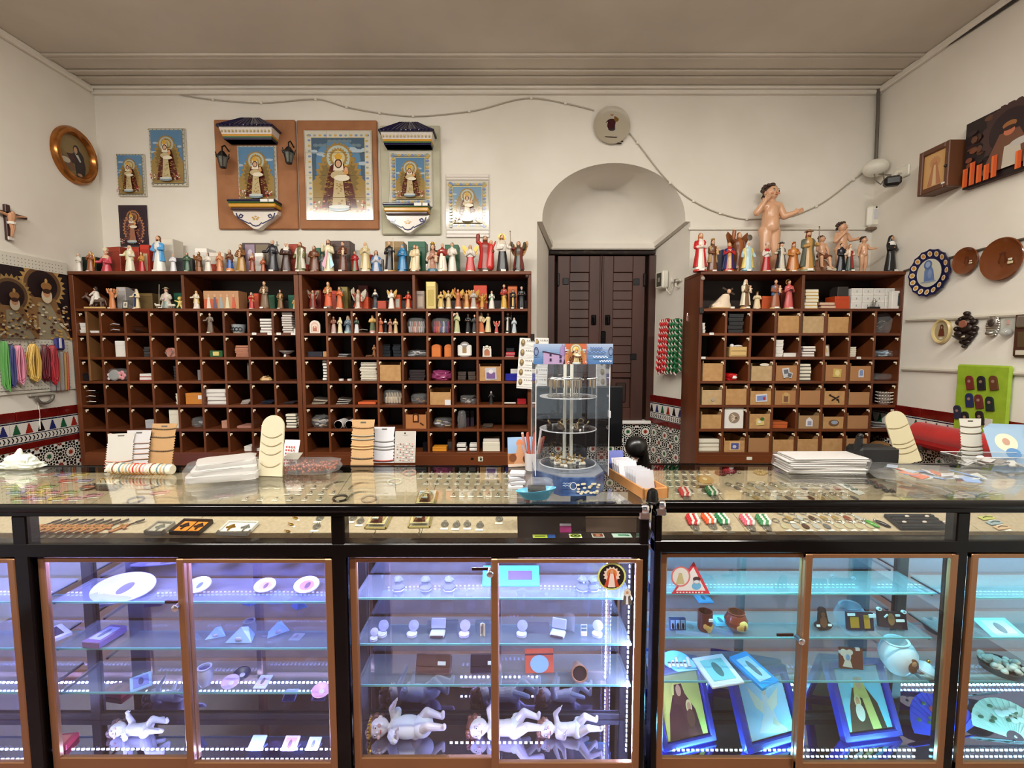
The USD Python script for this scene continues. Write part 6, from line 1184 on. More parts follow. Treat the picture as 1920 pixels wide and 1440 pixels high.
p=atx(1673,340,ROOM_R-.09);t=T('security_camera','black bullet camera on a white bracket on the right wall','camera',p);t.part('body',xf(cb(-.045,.045,-.03,.03,-.03,.03,.014),RZ(-25)),M((20,18,18),.35));t.part('bracket',cat(tube([(.01,.0,.03),(.04,.02,.06),(.088,.03,.07)],.011,8),cb(.074,.0895,-.03,.08,.03,.10,.006)),WPL)
# ---- left wall
def lpt(px,py,off=0.0):p=atx(px,py,ROOM_L+off);return p[1],p[2]
def wrect(f,px0,py0,px1,py1):
    """Wall rectangle from pixels: left edge, right edge (along the wall) and heights read at the middle column."""
    a,_=f(px0,(py0+py1)/2);b,_=f(px1,(py0+py1)/2);m=(px0+px1)/2;_,zt=f(m,py0);_,zb=f(m,py1);return a,b,zb,zt
a,b,z0,z1=wrect(lpt,94,236,176,347);cy,cz=(a+b)/2,(z0+z1)/2;ra,rb=(b-a)/2,(z1-z0)/2*.93
t=wall_thing('oval_portrait','gilt oval frame with a painted veiled saint on the left wall','framed picture',cy,cz,'left',.001);q=np.arange(44)*2*math.pi/44
prof=[(1.0,.0),(1.0,.02),(.93,.034),(.86,.03),(.80,.036),(.74,.022),(.72,.008)]
t.part('frame',loft([np.stack([ra*s*np.cos(q),np.full(44,-d),rb*s*np.sin(q)],1)for s,d in prof],False),noise_mat('bronze_gilt',(150,92,40),(176,112,52),20,.22,metallic=.7),'moulded bronze-gilt frame',smooth=60)
A=Art();f=ellp(0,0,ra*.75,rb*.75);E=lambda u,v,w,h,c:A.add(ellp(u*ra,v*rb,w*ra,h*rb).intersection(f),c)
A.add(f,(128,106,66));E(-.2,.3,.5,.3,(140,118,76));A.add(Polygon([(x*ra,z*rb)for x,z in((-.65,-.1),(-.2,-.15),(.1,-.5),(-.3,-.6))]).intersection(f),(112,84,60));A.add(Polygon([(x*ra,z*rb)for x,z in((-.1,.05),(.2,.3),(.42,.1),(.5,-.3),(.42,-.7),(.05,-.72),(.0,-.3),(-.35,.0))]).intersection(f),(50,40,40));A.add(Polygon([(x*ra,z*rb)for x,z in((-.35,.0),(-.05,.02),(.1,-.2),(-.1,-.3))]),(74,40,40));A.add(Polygon([(x*ra,z*rb)for x,z in((.0,.12),(.16,.1),(.3,-.12),(.24,-.16))]),(190,190,180));E(.1,.24,.14,.17,(40,32,30));E(.07,.22,.085,.12,(186,144,112));E(.2,-.62,.12,.05,(170,130,100));E(-.4,-.25,.2,.1,(190,180,160))
t.part('picture',A.map(lambda v:v+[0,-.006,0]),PRINT)
a,b,z0,z1=wrect(lpt,-16,384,36,450);t=wall_thing('crucifix','dark crucifix with a carved figure on the left wall','crucifix',lpt(11,420)[0],z0,'left',.001);H=z1-z0
t.part('cross',cat(cb(-.014,.014,-.018,0,0,H,.003),cb(-.105,.105,-.018,0,H*.72,H*.80,.003)),M((58,30,26),.4));F1=(190,140,104)
t.part('corpus',cat(cap((0,-.032,H*.52),(0,-.034,H*.68),.014,.020),cap((-.015,-.03,H*.69),(-.09,-.022,H*.77),.008,.005,6),cap((.015,-.03,H*.69),(.09,-.022,H*.77),.008,.005,6),cap((-.005,-.033,H*.5),(-.002,-.036,H*.3),.010,.007,6),cap((.005,-.033,H*.5),(.004,-.036,H*.3),.010,.007,6),cap((0,-.036,H*.3),(0,-.028,H*.12),.009,.006,6),ell((.004,-.036,H*.76),(.011,.012,.014),1)),M(F1,.4));t.part('loincloth',lathe([(.0,H*.44),(.018,H*.45),(.019,H*.52),(0,H*.53)],10,(0,-.032,0)),M((222,214,200),.5));t.part('hair',ell((.004,-.032,H*.775),(.012,.012,.012),1),M((50,30,22)));t.part('foot_tag',cb(-.016,.016,-.026,-.0185,0,.02,.002),M((206,200,190),.4))
# pegboard with a dark poster and hanks of cord
a,b,z0,z1=wrect(lpt,0,482,130,736);y0,y1=2.05,b;t=wall_thing('pegboard','white perforated pegboard on the left wall','pegboard',y0,z0,'left',.001);W,H=y1-y0,z1-z0
t.part('panel',cb(0,W,-.012,0,0,H,.002),M((214,210,196),.5));hs=[]
for i in range(int(W/.02)-1):
    for j in range(int(H/.02)-1):hs.append((.02+.02*i,.02+.02*j))
A=Art()
k6=np.arange(6)*math.pi/3
for x,z in hs:A.raw(np.stack([x+.0032*np.cos(k6),np.full(6,-.0123),z+.0032*np.sin(k6)],1),[[0,1,2],[0,2,3],[0,3,4],[0,4,5]],(120,116,104))
t.part('holes',A,PRINT,kind='stuff')
ya,za=lpt(128,516,.013);yb,zb=lpt(128,637,.013);t=wall_thing('dark_poster','dark poster of two haloed golden figures on the pegboard','poster',2.15,zb,'left',.014);W,H=ya-2.15,za-zb
A=Art();A.add(sbox(0,0,W,H),(24,14,20))
def haloed(cx,cz,s,dim):
    R=random.Random(int(cx*1000));c=lambda r,g,b_:tuple(int(v*dim)for v in(r,g,b_));S=sbox(0,0,W,H)
    A.add(star(cx,cz+.16*s,.20*s,.165*s,26).intersection(S),c(176,140,84));A.add(ellp(cx,cz+.16*s,.155*s,.155*s).intersection(S),c(104,76,50));A.add(ellp(cx,cz+.16*s,.125*s,.125*s).intersection(S),(34,20,22))
    A.add(Polygon([(cx-.22*s,0),(cx+.22*s,0),(cx+.1*s,cz+.06*s),(cx-.1*s,cz+.06*s)]).intersection(S),c(140,104,66))
    A.add(Polygon([(cx-.06*s,0),(cx+.2*s,0),(cx+.05*s,cz+.02*s),(cx-.05*s,cz+.02*s)]).intersection(S),c(150,138,112))
    for k in range(90):A.add(ellp(cx+R.uniform(-.2,.2)*s,R.uniform(.0,cz),.014*s,.009*s,8).intersection(S),(c(196,150,80),c(206,196,170),c(84,44,36))[k%3])
    A.add(ellp(cx,cz+.075*s,.045*s,.06*s),c(206,190,160));A.add(ellp(cx,cz+.10*s,.03*s,.037*s),c(196,140,104));A.add(ellp(cx,cz+.155*s,.045*s,.035*s),c(150,106,60));A.add(ellp(cx,cz+.20*s,.012*s,.02*s),c(190,150,90));A.add(ellp(cx,cz+.115*s,.034*s,.02*s),c(60,36,26))
haloed(W*.80,H*.50,.72,1.0);haloed(W*.56,H*.36,.60,.85);haloed(W*.2,H*.40,.6,.7)
t.part('sheet',cb(0,W,-.0015,0,0,H,.0003),PAPER);t.part('printed_picture',A.map(lambda v:v+[0,-.0018,0]),PRINT)
for k,(pm,pw,ptop,pbot,c1,c2,lab)in enumerate(((3,10,640,735,(70,140,60),(96,160,80),'green cord hank at the left edge of the picture'),(14,14,647,728,(40,46,96),(56,60,120),'dark blue cord hank, second from the left edge'),(29,18,648,722,(206,120,146),(222,150,170),'pink cord hank between blue and yellow ones'),(57,24,645,716,(206,166,76),(226,190,100),'yellow cord hank in the middle of the row'),(80,16,648,716,(90,24,34),(120,30,40),'maroon cord hank looped wide open'),(94,14,648,722,(180,30,44),(150,24,36),'bright red cord hank, last of the row'))):
    ym,zt=lpt(pm,ptop,.03);_,zb=lpt(pm,pbot,.03);hw=abs(lpt(pm+pw/2,ptop,.03)[0]-ym);t=wall_thing('cord_hank',lab,'cord hank',ym,zt,'left',.013,group='hanks of coloured cord');R=random.Random(k);L=zt-zb
    t.part('hook',tube([(0,0,.006),(0,-.04,.002),(0,-.045,.01)],.003,6),CHROME)
    for half,c in((0,c1),(1,c2)):
        ms=[]
        for q in range(9):
            d=R.uniform(.25,1)*hw;dep=-.012-R.uniform(0,.03);e=L*R.uniform(.86,1.0);ms.append(tube([(0,dep,0),(-d*.5,dep-.004,-.02),(-d,dep,-e*.5),(-d*.7,dep,-e*.92),(0,dep-.003,-e),(d*.7,dep,-e*.92),(d,dep,-e*.5),(d*.5,dep-.004,-.02),(0,dep,0)],.0032,5))
        t.part('cord',cat(ms),M(c,.5),kind='stuff')
ym,zt=lpt(107,634,.02);t=wall_thing('flag_roll','small blue and white rolled flag hung at the right of the cords','flag',ym,zt-.075,'left',.013);t.part('flag',cat(cb(-.035,.03,-.03,-.01,0,.075,.01)),M((44,46,120),.6));t.part('stripe',cb(-.012,.004,-.0325,-.028,.012,.074,.003),M((214,212,214),.6))
for k,(px,pw,c,lab)in enumerate(((103,7,(146,140,140),'silver-grey hanging strip on the pegboard'),(112,5,(176,140,80),'narrow tan hanging strip on the pegboard'),(118,4,(190,90,70),'reddish beaded hanging strip, rightmost on the pegboard'))):
    ym,zt=lpt(px,663,.02);_,zb=lpt(px,733,.02);hw=.008*pw/2;t=wall_thing('hanging_strip',lab,'hanging strip',ym,zb,'left',.0135);t.part('strip',cat(*[cap((-hw+hw*j,-.008,.01),(-hw+hw*j+.004,-.012,zt-zb),hw*.55,hw*.5,6)for j in range(3)]),M(c,.4));t.part('hook',tube([(0,0,zt-zb),(0,-.02,zt-zb+.004)],.003,5),CHROME)
ym,zt=lpt(84,742,.03);t=wall_thing('towel_hook','grey metal curved handle on the left wall below the pegboard','wall fitting',ym,zt,'left',.001);t.part('arc',tube([(-.05*math.cos(q),-.03,-.045*math.sin(q))for q in np.linspace(0,math.pi,12)],.009,8),M((130,126,118),.35,.5));t.part('plate',cb(-.075,.075,-.02,0,.0,.016,.004),M((176,170,158),.4));t.part('cable',tube([(-.02,-.006,-.01),(-.018,-.006,-.1),(-.02,-.006,-.2)],.004,6),WPL)
wire('wall_conduit','thin rail along the left wall under the pegboard',[(-8,735),(60,731),(132,727)],.006,M((120,116,104),.4),side=ROOM_L+.008)
# ---- right wall
def rpt(px,py,off=0.0):p=atx(px,py,ROOM_R-off);return p[1],p[2]
def rwall(name,label,category,px0,py0,px1,py1,off=0.001,dep=0.0,**k):
    y0,_=rpt(px0,(py0+py1)/2,dep);y1,_=rpt(px1,(py0+py1)/2,dep);m=(px0+px1)/2;ym,zt=rpt(m,py0,dep);_,zb=rpt(m,py1,dep)
    t=wall_thing(name,label,category,(y0+y1)/2,(zt+zb)/2,'right',off,**k);return t,abs(y0-y1)/2,(zt-zb)/2
t,w,h=rwall('shadow_box','deep wooden box frame with a sepia picture, upper right wall','framed picture',1722,276,1778,358,dep=.10);WBR=M((96,56,32),.45)
for bxs in((-w,-w*.72,-h,h),(w*.72,w,-h,h),(-w*.72,w*.72,-h,-h*.76),(-w*.72,w*.72,h*.76,h)):t.part('frame_side',cb(bxs[0],bxs[1],-.10,0,bxs[2],bxs[3],.004),WBR)
A=Art();A.add(sbox(-w*.72,-h*.76,w*.72,h*.76),(206,160,100));A.add(star(0,h*.3,w*.4,w*.3,18),(190,140,90));A.add(Polygon([(-w*.1,h*.4),(w*.1,h*.4),(w*.45,-h*.7),(-w*.45,-h*.7)]),(176,116,80));A.add(Polygon([(-w*.06,h*.2),(w*.06,h*.2),(w*.14,-h*.7),(-w*.14,-h*.7)]),(214,180,130));A.add(ellp(0,h*.38,w*.1,h*.09),(196,130,90));t.part('picture',A.map(lambda v:v+[0,-.088,0]),PRINT);t.part('knob',ell((w*.86,-.104,-h*.1),(.008,.008,.008),1),BLACK);t.part('price_tag',cb(w*.62,w*.84,-.1015,-.1,-h*.84,-h*.77,.0004),WHITE)
ya,zt=rpt(1815,234,.03);_,zb=rpt(1815,354,.03);W=ya-1.95;t=wall_thing('canvas_picture','large dark canvas of a crowned figure behind orange candles, right wall','picture',ya-W/2,zb,'right',.001);H=zt-zb
t.part('canvas',cb(-W/2,W/2,-.035,0,0,H,.003),M((60,24,20),.6));A=Art();R=random.Random(9);A.add(sbox(-W/2,0,W/2,H),(30,14,16));c0=-W/2+W*.36
for k in range(60):A.add(ellp(R.uniform(-.46,.46)*W,R.uniform(.3,.96)*H,R.uniform(.01,.03),R.uniform(.006,.02),10),((70,40,32),(50,26,28),(96,60,40),(120,66,44))[k%4])
A.add(star(c0,H*.62,W*.22,W*.19,20).intersection(sbox(-W/2,0,W/2,H)),(64,40,38));A.add(ellp(c0,H*.62,W*.15,W*.15),(40,22,26));A.add(Polygon([(c0-W*.2,H*.1),(c0+W*.2,H*.1),(c0+W*.07,H*.6),(c0-W*.07,H*.6)]),(110,70,52));A.add(Polygon([(c0-W*.04,H*.1),(c0+W*.1,H*.1),(c0+W*.08,H*.42),(c0-W*.03,H*.4)]),(196,186,170));A.add(ellp(c0+W*.09,H*.4,W*.08,H*.05),(190,184,176));A.add(ellp(c0,H*.6,W*.04,H*.06),(190,110,76));A.add(ellp(c0,H*.69,W*.05,H*.05),(150,96,50));A.add(ellp(c0,H*.645,W*.045,H*.03),(50,28,24))
for k,x in enumerate(np.linspace(-.46,.46,17)):
    if abs(x*W-c0)>W*.06:hh=H*(.30+.06*math.sin(k*1.7)+(.12 if x>0 else 0));A.add(sbox(x*W-W*.021,H*.02,x*W+W*.021,hh),(206,84,30));A.add(sbox(x*W-W*.021,H*.02,x*W-W*.006,hh),(226,110,48))
t.part('painting',A.map(lambda v:v+[0,-.0353,0]),PRINT)
t,w,h=rwall('painted_plate','scalloped blue-and-white plate with yellow flowers on the right wall','plate',1703,472,1786,551,dep=.02);h=w=(w+h)/2;nn=48;q=np.arange(nn)*2*math.pi/nn;sc=1+.03*np.cos(16*q)
t.part('dish',loft([np.stack([r*w*np.cos(q)*(sc if r>.8 else 1),np.full(nn,-d),r*h*np.sin(q)*(sc if r>.8 else 1)],1)for r,d in((.5,.001),(1.0,.02),(1.0,.026),(.66,.014),(.3,.013))]),M((40,38,76),.15));A=Art()
for k in range(16):u=k*math.pi/8;A.add(ellp(.82*w*math.cos(u),.82*h*math.sin(u),w*.115,w*.115,16),(222,214,196));A.add(ellp(.82*w*math.cos(u),.82*h*math.sin(u),w*.075,w*.075,12),(206,150,66))
A.add(ellp(0,0,.63*w,.63*h,40),(40,44,90));A.add(ellp(0,0,.60*w,.60*h,40),(206,204,186));A.add(Polygon([(x*w,z*h)for x,z in((-.22,-.36),(.3,-.36),(.22,.1),(.1,.3),(-.12,.36),(-.22,.1))]),(106,130,176));A.add(ellp(-.06*w,.36*h,.2*w,.2*h),(84,110,160));A.add(ellp(-.06*w,.37*h,.12*w,.13*h),(150,170,200));A.add(ellp(.0,-.38*h,.4*w,.04*h),(150,160,176));A.add(ellp(.06*w,-.05*h,.1*w,.2*h),(130,152,190))
t.part('painted_picture',A.map(lambda v:v+np.stack([0*v[:,0],-.0145-np.clip((np.hypot(v[:,0],v[:,2])/w-.63)*.034,0,.014),0*v[:,0]],1)),GLAZE)
TERRA=M((110,58,26),.18)
for px0,py0,px1,py1,lab in((1787,464,1836,514,'smaller glazed brown plate between the blue plate and larger brown plate'),(1839,445,1921,526,'larger glazed brown plate at the right edge of the picture')):
    t,w,h=rwall('brown_plate',lab,'plate',px0,py0,px1,py1,dep=.02,group='brown glazed plates');w=h=(w+h)/2
    t.part('dish',xf(lathe([(0,0),(w*.6,0),(w*.95,.016),(w,.024),(w*.97,.028),(w*.7,.016),(0,.014)],40),RX(90)),TERRA);A=Art();A.add(Polygon([(x*w,z*w)for x,z in((-.3,-.4),(.3,-.4),(.16,.1),(.1,.3),(-.1,.3),(-.16,.1))]),(84,40,20));A.add(ellp(0,.3*w,.17*w,.2*w),(80,38,20));A.add(ellp(0,-.1*w,.1*w,.3*w),(100,52,24));t.part('etched_picture',A.map(lambda v:v+[0,-.0145,0]),GLAZE);t.part('price_tag',cb(w*.3,w*.52,-.024,-.019,-w*.28,-w*.16,.001),M((206,190,150),.4));t.part('price_tag',cb(w*.32,w*.48,-.024,-.019,-w*.02,-w*.12,.001),M((206,200,180),.4))
t,w,h=rwall('oval_plaque','cream oval plaque with a brown mantled figure, right wall','plaque',1748,597,1783,645,dep=.01);q=np.arange(36)*2*math.pi/36
t.part('frame',loft([np.stack([w*s*np.cos(q),np.full(36,-d),h*s*np.sin(q)],1)for s,d in((1,0),(1,.012),(.9,.02),(.78,.016),(.74,.008))],False),M((206,184,130),.35));A=Art();A.add(ellp(0,0,w*.76,h*.76),(170,156,120));A.add(Polygon([(x*w,z*h)for x,z in((-.36,-.4),(.36,-.4),(.22,.2),(-.22,.2))]),(104,52,34));A.add(ellp(0,.32*h,.2*w,.2*h),(80,52,40));A.add(ellp(0,.3*h,.1*w,.1*h),(176,120,90));A.add(ellp(0,-.55*h,.2*w,.07*h),(216,208,186));t.part('picture',A.map(lambda v:v+[0,-.0085,0]),PRINT)
t,w,h=rwall('ornate_stoup','carved black ornate holy-water plaque with a small pink picture','plaque',1788,583,1832,653,dep=.02);DK=M((38,24,20),.35)
t.part('carving',cat(*[ell((w*u,-.015,h*v),(w*r,.016,h*s),1)for u,v,r,s in((0,.86,.26,.13),(0,.66,.5,.12),(-.62,.4,.3,.16),(.62,.4,.3,.16),(-.8,.05,.2,.14),(.8,.05,.2,.14),(0,.1,.6,.3),(-.6,-.2,.36,.16),(.6,-.2,.36,.16),(0,-.42,.78,.22),(0,-.66,.5,.16),(0,-.9,.16,.1),(-.45,.58,.2,.12),(.45,.58,.2,.12))]),DK,smooth=40);t.part('basin',lathe([(0,-h*.62),(w*.4,-h*.5),(w*.7,-h*.32),(w*.66,-h*.30),(0,-h*.34)],20,(0,-.03,0)),DK);t.part('picture',xf(lathe([(0,0),(w*.34,0),(w*.3,.006),(0,.006)],20),RX(90),V(0,-.032,h*.3)),M((150,92,74),.3));t.part('price_tag',cb(w*.1,w*.6,-.06,-.055,-h*.42,-h*.32,.001),M((206,200,170),.4))
t,w,h=rwall('silver_plaque','small ribbed silver plaque with dark oval centre, right wall','plaque',1846,589,1873,632,dep=.02);t.part('rib',cat(*[cap((-w*.8*math.cos(v*1.1),-.012,h*v*.8),(w*.8*math.cos(v*1.1),-.012,h*v*.8),.007,.007,6)for v in np.linspace(-1,1,9)],ell((0,-.01,h*.3),(w*.8,.014,h*.6))),SILVER);t.part('picture',ell((0,-.022,h*.24),(w*.42,.006,h*.34)),M((60,50,44),.3));t.part('basin',ell((0,-.022,-h*.66),(w*.6,.02,h*.26)),SILVER)
t,w,h=rwall('glass_stoup','clear glass holy-water plaque next to the silver one','plaque',1876,590,1900,631,dep=.02);t.part('plate',xf(up(prism(arch_poly(2*w,1.6*h),.008)),V(0,0,-h*.6)),M((206,206,196),.1,alpha=.55));t.part('basin',ell((0,-.02,-h*.6),(w*.85,.025,h*.4)),M((190,192,186),.08,alpha=.6));t.part('picture',cb(-w*.35,w*.1,-.0105,-.0085,h*.1,h*.5,.001),M((196,150,140),.4))
ya,zt=rpt(1902,588,.02);_,zb=rpt(1902,670,.02);t=wall_thing('wood_plaque','tall dark wooden plaque with a silver cap at the right edge','plaque',ya-.07,zb,'right',.001);t.part('board',cb(-.07,.07,-.02,0,0,zt-zb,.012),M((74,42,30),.4));t.part('panel',cb(-.045,.045,-.0225,-.0195,.05,zt-zb-.09,.004),M((84,66,40),.5));t.part('cap',cb(-.05,.06,-.035,-.0195,zt-zb-.07,zt-zb-.012,.01),SILVER);t.part('price_tag',cb(-.05,.0,-.0225,-.0195,.012,.035,.001),M((206,200,180),.4))
# green board with cloth badges
ya,zt=rpt(1798,683,.02);_,zb=rpt(1798,806,.02);yb,_=rpt(1900,690,.02);W=ya-yb;t=wall_thing('badge_board','lime green board pinned with small dark cloth badges, right wall','display board',(ya+yb)/2,zb,'right',.012);H=zt-zb
t.part('board',cb(-W/2,W/2,-.02,0,0,H,.008),noise_mat('lime_cloth',(136,168,34),(152,182,46),20,.6));cols=[(110,34,26),(26,20,28),(96,54,26),(30,40,84),(100,36,30),(20,34,32),(34,36,60),(20,20,24),(30,18,18)]
for k,(u,v)in enumerate(((-.20,.88),(.02,.885),(.24,.90),(-.18,.62),(.0,.615),(.2,.60),(-.40,.42),(-.24,.34),(.04,.38))):
    x,z=u*W,v*H-.09;p=t.part('badge',xf(up(prism(affinity.rotate(affinity.translate(unary_union([sbox(-.019,0,.019,.055),ellp(0,.055,.019,.02)]),0,0),8 if k%2 else 12),.008)),V(x,-.0205,z)),M(cols[k],.7),'small round-topped cloth badge');t.part('badge_picture',xf(lathe([(0,0),(.008,0),(.008,.001),(0,.001)],12),RX(90),V(x,-.0288,z+.045)),M((150,120,100),.5),under=p)
t.part('price_tag',cb(W*.12,W*.26,-.0225,-.0195,H*.02,H*.24,.002),M((206,206,200),.4))
# rolled red cloth on wall brackets
p0,p1=atx(1712,812,2.40),atx(1890,862,2.40);R_=.062;t=T('cloth_roll','bright red rolled cloth lying along the right wall','rolled cloth');v0=V(2.415,p0[1],.93);v1=V(2.415,max(p1[1],2.08),.93)
t.part('roll',tube([v0,v0+V(0,-.02,0),v1+V(0,.02,0),v1],[R_*.7,R_,R_*1.02,R_*.7],18),noise_mat('red_velvet',(178,18,14),(200,28,20),6,.7,sheen_weight=.4));t.part('fold',cap(v0+V(-.03,-.02,-.05),v1+V(-.03,.02,-.055),.03,.032,10),M((150,14,14),.7));t.part('wall_bracket',cat(*[cb(2.35,ROOM_R-.008,y-.01,y+.01,.84,.866,.002)for y in(v0[1]-.1,v1[1]+.1)]),M((60,50,44),.4))
# ---- on the right jamb of the niche: thermostat, cords
JA,JB=V(NX+IH,NY,0),V(NX+OH,BACK,0);JU=(JB-JA)/np.linalg.norm(JB-JA);JN=V(-JU[1],JU[0],0)*-1
if JN[0]>0:JN=-JN
def jamb(px,py,off=0.0):
    o=JA+JN*off;d=ray(px,py);tt=np.dot(o-V(0,0,EYE),JN)/np.dot(d,JN);return V(0,0,EYE)+d*tt
JR=math.degrees(math.atan2(JU[1],JU[0]))
p=jamb(1240,525,.03);t=T('thermostat','white thermostat with a dark square screen on the niche side','thermostat',p-JN*.03+JN*.0008,(0,0,JR));t.part('housing',cb(-.05,.05,-.05,0,-.065,.065,.008),WPL);t.part('screen',cb(-.05,-.0515,-.046,-.004,-.055,.055,.001),M((70,66,54),.25));t.part('front',cb(-.03,.03,-.0515,-.0495,-.05,.05,.001),M((76,72,60),.25));t.part('front_mark',cb(-.012,.012,-.0522,-.0512,-.016,.016,.0003),M((150,146,130),.3));t.part('cable',cat(*[tube([(.03,-.01,-.06),(.05+.02*k,-.012,-.09-.012*k),(.08+.02*k,-.012,-.06),(.10,-.01,0)],.004,6)for k in range(3)]),WPL)
p=jamb(1272,527,.0);t=T('pipe_fitting','small white pipe fitting between thermostat and cabinet','pipe fitting',p+JN*.001,(0,0,JR));t.part('pipe',cat(tube([(-.05,-.02,.0),(.05,-.02,.0)],.008,8),tube([(.0,-.02,0),(.0,-.02,-.04),(.03,-.02,-.045)],.007,8)),WPL);t.part('clamp',cb(-.012,.012,-.03,0,-.014,.014,.003),M((150,144,130),.4,.4))
for k,(xt,xb,c,lab)in enumerate(((1253,1246,(196,36,40),'bunch of red and white twisted cords hanging beside the niche'),(1271,1266,(22,110,60),'bunch of green and white twisted cords hanging beside the cabinet'))):
    a,b=jamb(xt,600,.05),jamb(xb,703,.05);t=T('cord_bunch',lab,'cord bunch',a,(0,0,JR),group='twisted cord bunches');n=12 if k==0 else 10;R=random.Random(k);d=np.linalg.inv(RZ(JR)[:3,:3])@(b-a)
    for col,ph,cr in((c,0,.0082),((222,200,190),math.pi,.0045)):
        ms=[]
        for j in range(n):
            u=(j/(n-1)-.5);x0_,x1_=u*.085,u*.125;y_=-.01-.03*(j%3)/2;e=R.uniform(.93,1.0);s=np.linspace(0,1,46)
            ms.append(tube(np.stack([x0_+(x1_-x0_+d[0])*s+.006*np.cos(s*60+ph),y_+d[1]*s*0+.006*np.sin(s*60+ph),d[2]*e*s],1),cr,5))
        t.part('cord',cat(ms),M(col,.6),kind='stuff')
    t.part('hook',tube([(-.04,.02,.004),(0,-.02,.008),(.04,-.02,.006)],.004,6),CHROME)
p=jamb(1283,594,.01);t=T('key_hook','small hook with pale pink keys at the edge of the right cabinet','keys',V(SX(1310)-.0045,SY+.2,p[2]));t.part('hook',tube([(.008,0,.02),(-.002,-.01,.016),(-.004,-.012,.0)],.002,5),CHROME);t.part('key',cat(*[cb(-.008+.006*j,-.004+.006*j,-.014,-.012,-.035-.004*j,.004,.001)for j in range(3)]),M((196,160,150),.4))
# ================================================================ child statues
def kid(t,arms,legs,hair=(58,36,26),skin=(214,166,130),mat=None,A=np.eye(4),look=0,extra=None,curls=True,hs_=1.0):
    """One continuous child's body (unit height, facing -y) with fingers; A turns the finished statue."""
    S=lambda p,r:m3.Manifold.sphere(r,14).translate(tuple(map(float,p)))
    bones=[]
    def bone(p,q,a,b):bones.append(m3.Manifold.batch_hull([S(p,a),S(q,b)]))
    bone((0,0,.70),(0,.0,.52),.083,.088);bone((0,-.012,.58),(0,-.014,.52),.085,.088);bone((-.05,0,.74),(.05,0,.74),.06,.06);bone((0,0,.76),(0,0,.84),.045,.04)
    bone((-.04,.01,.48),(.04,.01,.48),.078,.078)
    for s,(e,h)in zip((-1,1),arms):
        e,h=V(*e),V(*h);bone((s*.088,0,.752),e,.043,.035);w=e+(h-e)*.82;bone(e,w,.036,.024);d=(h-e)/np.linalg.norm(h-e);bone(w,h,.024,.020);n=np.cross(d,[0,1,.3]);n/=np.linalg.norm(n)
        for k in range(4):r=h+n*(k-1.5)*.0125;m_=r+d*(.030-.003*abs(k-1.4))+V(0,-.004,0);bone(r,m_,.0085,.0075);bone(m_,m_+d*.022+V(0,-.008,0),.0075,.006)
        bone(w+n*.014,w+n*.036+d*.02,.009,.007)
    for s,(k,f)in zip((-1,1),legs):
        k,f=V(*k),V(*f);bone((s*.045,0,.46),k,.068,.048);bone(k,f,.047,.030);bone(f,f+V(s*.012,-.065,-.012),.031,.022)
    bone((0,-.004*hs_,.83+.065*hs_),(0,-.012*hs_,.83+.042*hs_),.074*hs_,.066*hs_)
    m=m3.Manifold.batch_boolean(bones,m3.OpType.Add).refine_to_length(.022).to_mesh();b=trimesh.Trimesh(m.vert_properties[:,:3],m.tri_verts);trimesh.smoothing.filter_taubin(b,iterations=8)
    HS=np.eye(4);HS[:3,:3]*=hs_;HS[2,3]=.83*(1-hs_)
    LK=trimesh.transformations.rotation_matrix(math.radians(look),[0,0,1],[0,0,.88])@HS
    t.part('body',xf(b,A),mat or M(skin,.25),smooth=True)
    a=Art();c=tuple(int(v*.97)for v in skin)
    for s in(-1,1):a.mesh(ell((s*.028,-.079,.895),(.0095,.005,.0062),1),(232,226,216));a.mesh(ell((s*.028,-.083,.895),(.0055,.003,.0055),1),(36,26,22));a.mesh(ell((s*.03,-.076,.912),(.013,.004,.0022),1),hair);a.mesh(ell((s*.076,.0,.885),(.010,.018,.022),1),c);a.mesh(ell((s*.04,-.068,.87),(.016,.008,.013),1),tuple(min(255,int(v*q))for v,q in zip(skin,(1.03,.9,.88))))
    a.mesh(ell((0,-.086,.878),(.009,.010,.011),1),c);a.mesh(ell((0,-.079,.852),(.017,.005,.005),1),(176,86,76));a.map(lambda v:trimesh.transform_points(v,A@LK));t.part('face',a,PAINT)
    R=random.Random(3);hs=[ell((0,.018,.918),(.083,.076,.068))]
    if curls:
        for k in range(26):
            q=R.uniform(0,2*math.pi);z=R.uniform(.86,.975);rr=.082*math.sqrt(max(.1,1-((z-.9)/.09)**2));y=.016+rr*math.sin(q)
            if y<-.03 and z<.93:continue
            hs.append(ell((rr*math.cos(q),y,z),(.022,.022,.020),1))
    t.part('hair',xf(cat(hs),A@LK),M(hair,.35),smooth=40)
    if extra:extra(t)
def stand(px,top,Y,label,lx=0,base=512,z=TOPZ,legs=(((-.052,-.02,.25),(-.05,.01,.04)),((.052,-.02,.25),(.05,.01,.04))),**k):
    b=at(px,base,Y);t=T('child_statue',label,'statue',(b[0],Y,z),(0,0,lx),(base-top)/F*Y);kid(t,legs=legs,**k);t.part('base',lathe([(0,0),(.105,0),(.098,.022),(0,.022)],20),M((120,84,56),.5));return t
stand(1440,345,3.18,'big nude child statue with dark curls, one hand raised, right cabinet top',arms=(((-.165,-.03,.67),(-.09,-.07,.80)),((.135,-.03,.63),(.245,-.08,.665))),look=12)
stand(1575,413,3.19,'middle-sized nude child statue with a hand at its mouth',arms=(((-.15,-.05,.62),(-.02,-.11,.77)),((.14,-.03,.65),(.255,-.07,.655))),look=20)
stand(1617,443,3.11,'smallest standing nude child statue, arm stretched towards the black nun',arms=(((-.15,-.03,.60),(-.19,-.06,.50)),((.14,-.03,.65),(.26,-.07,.66))),look=10)
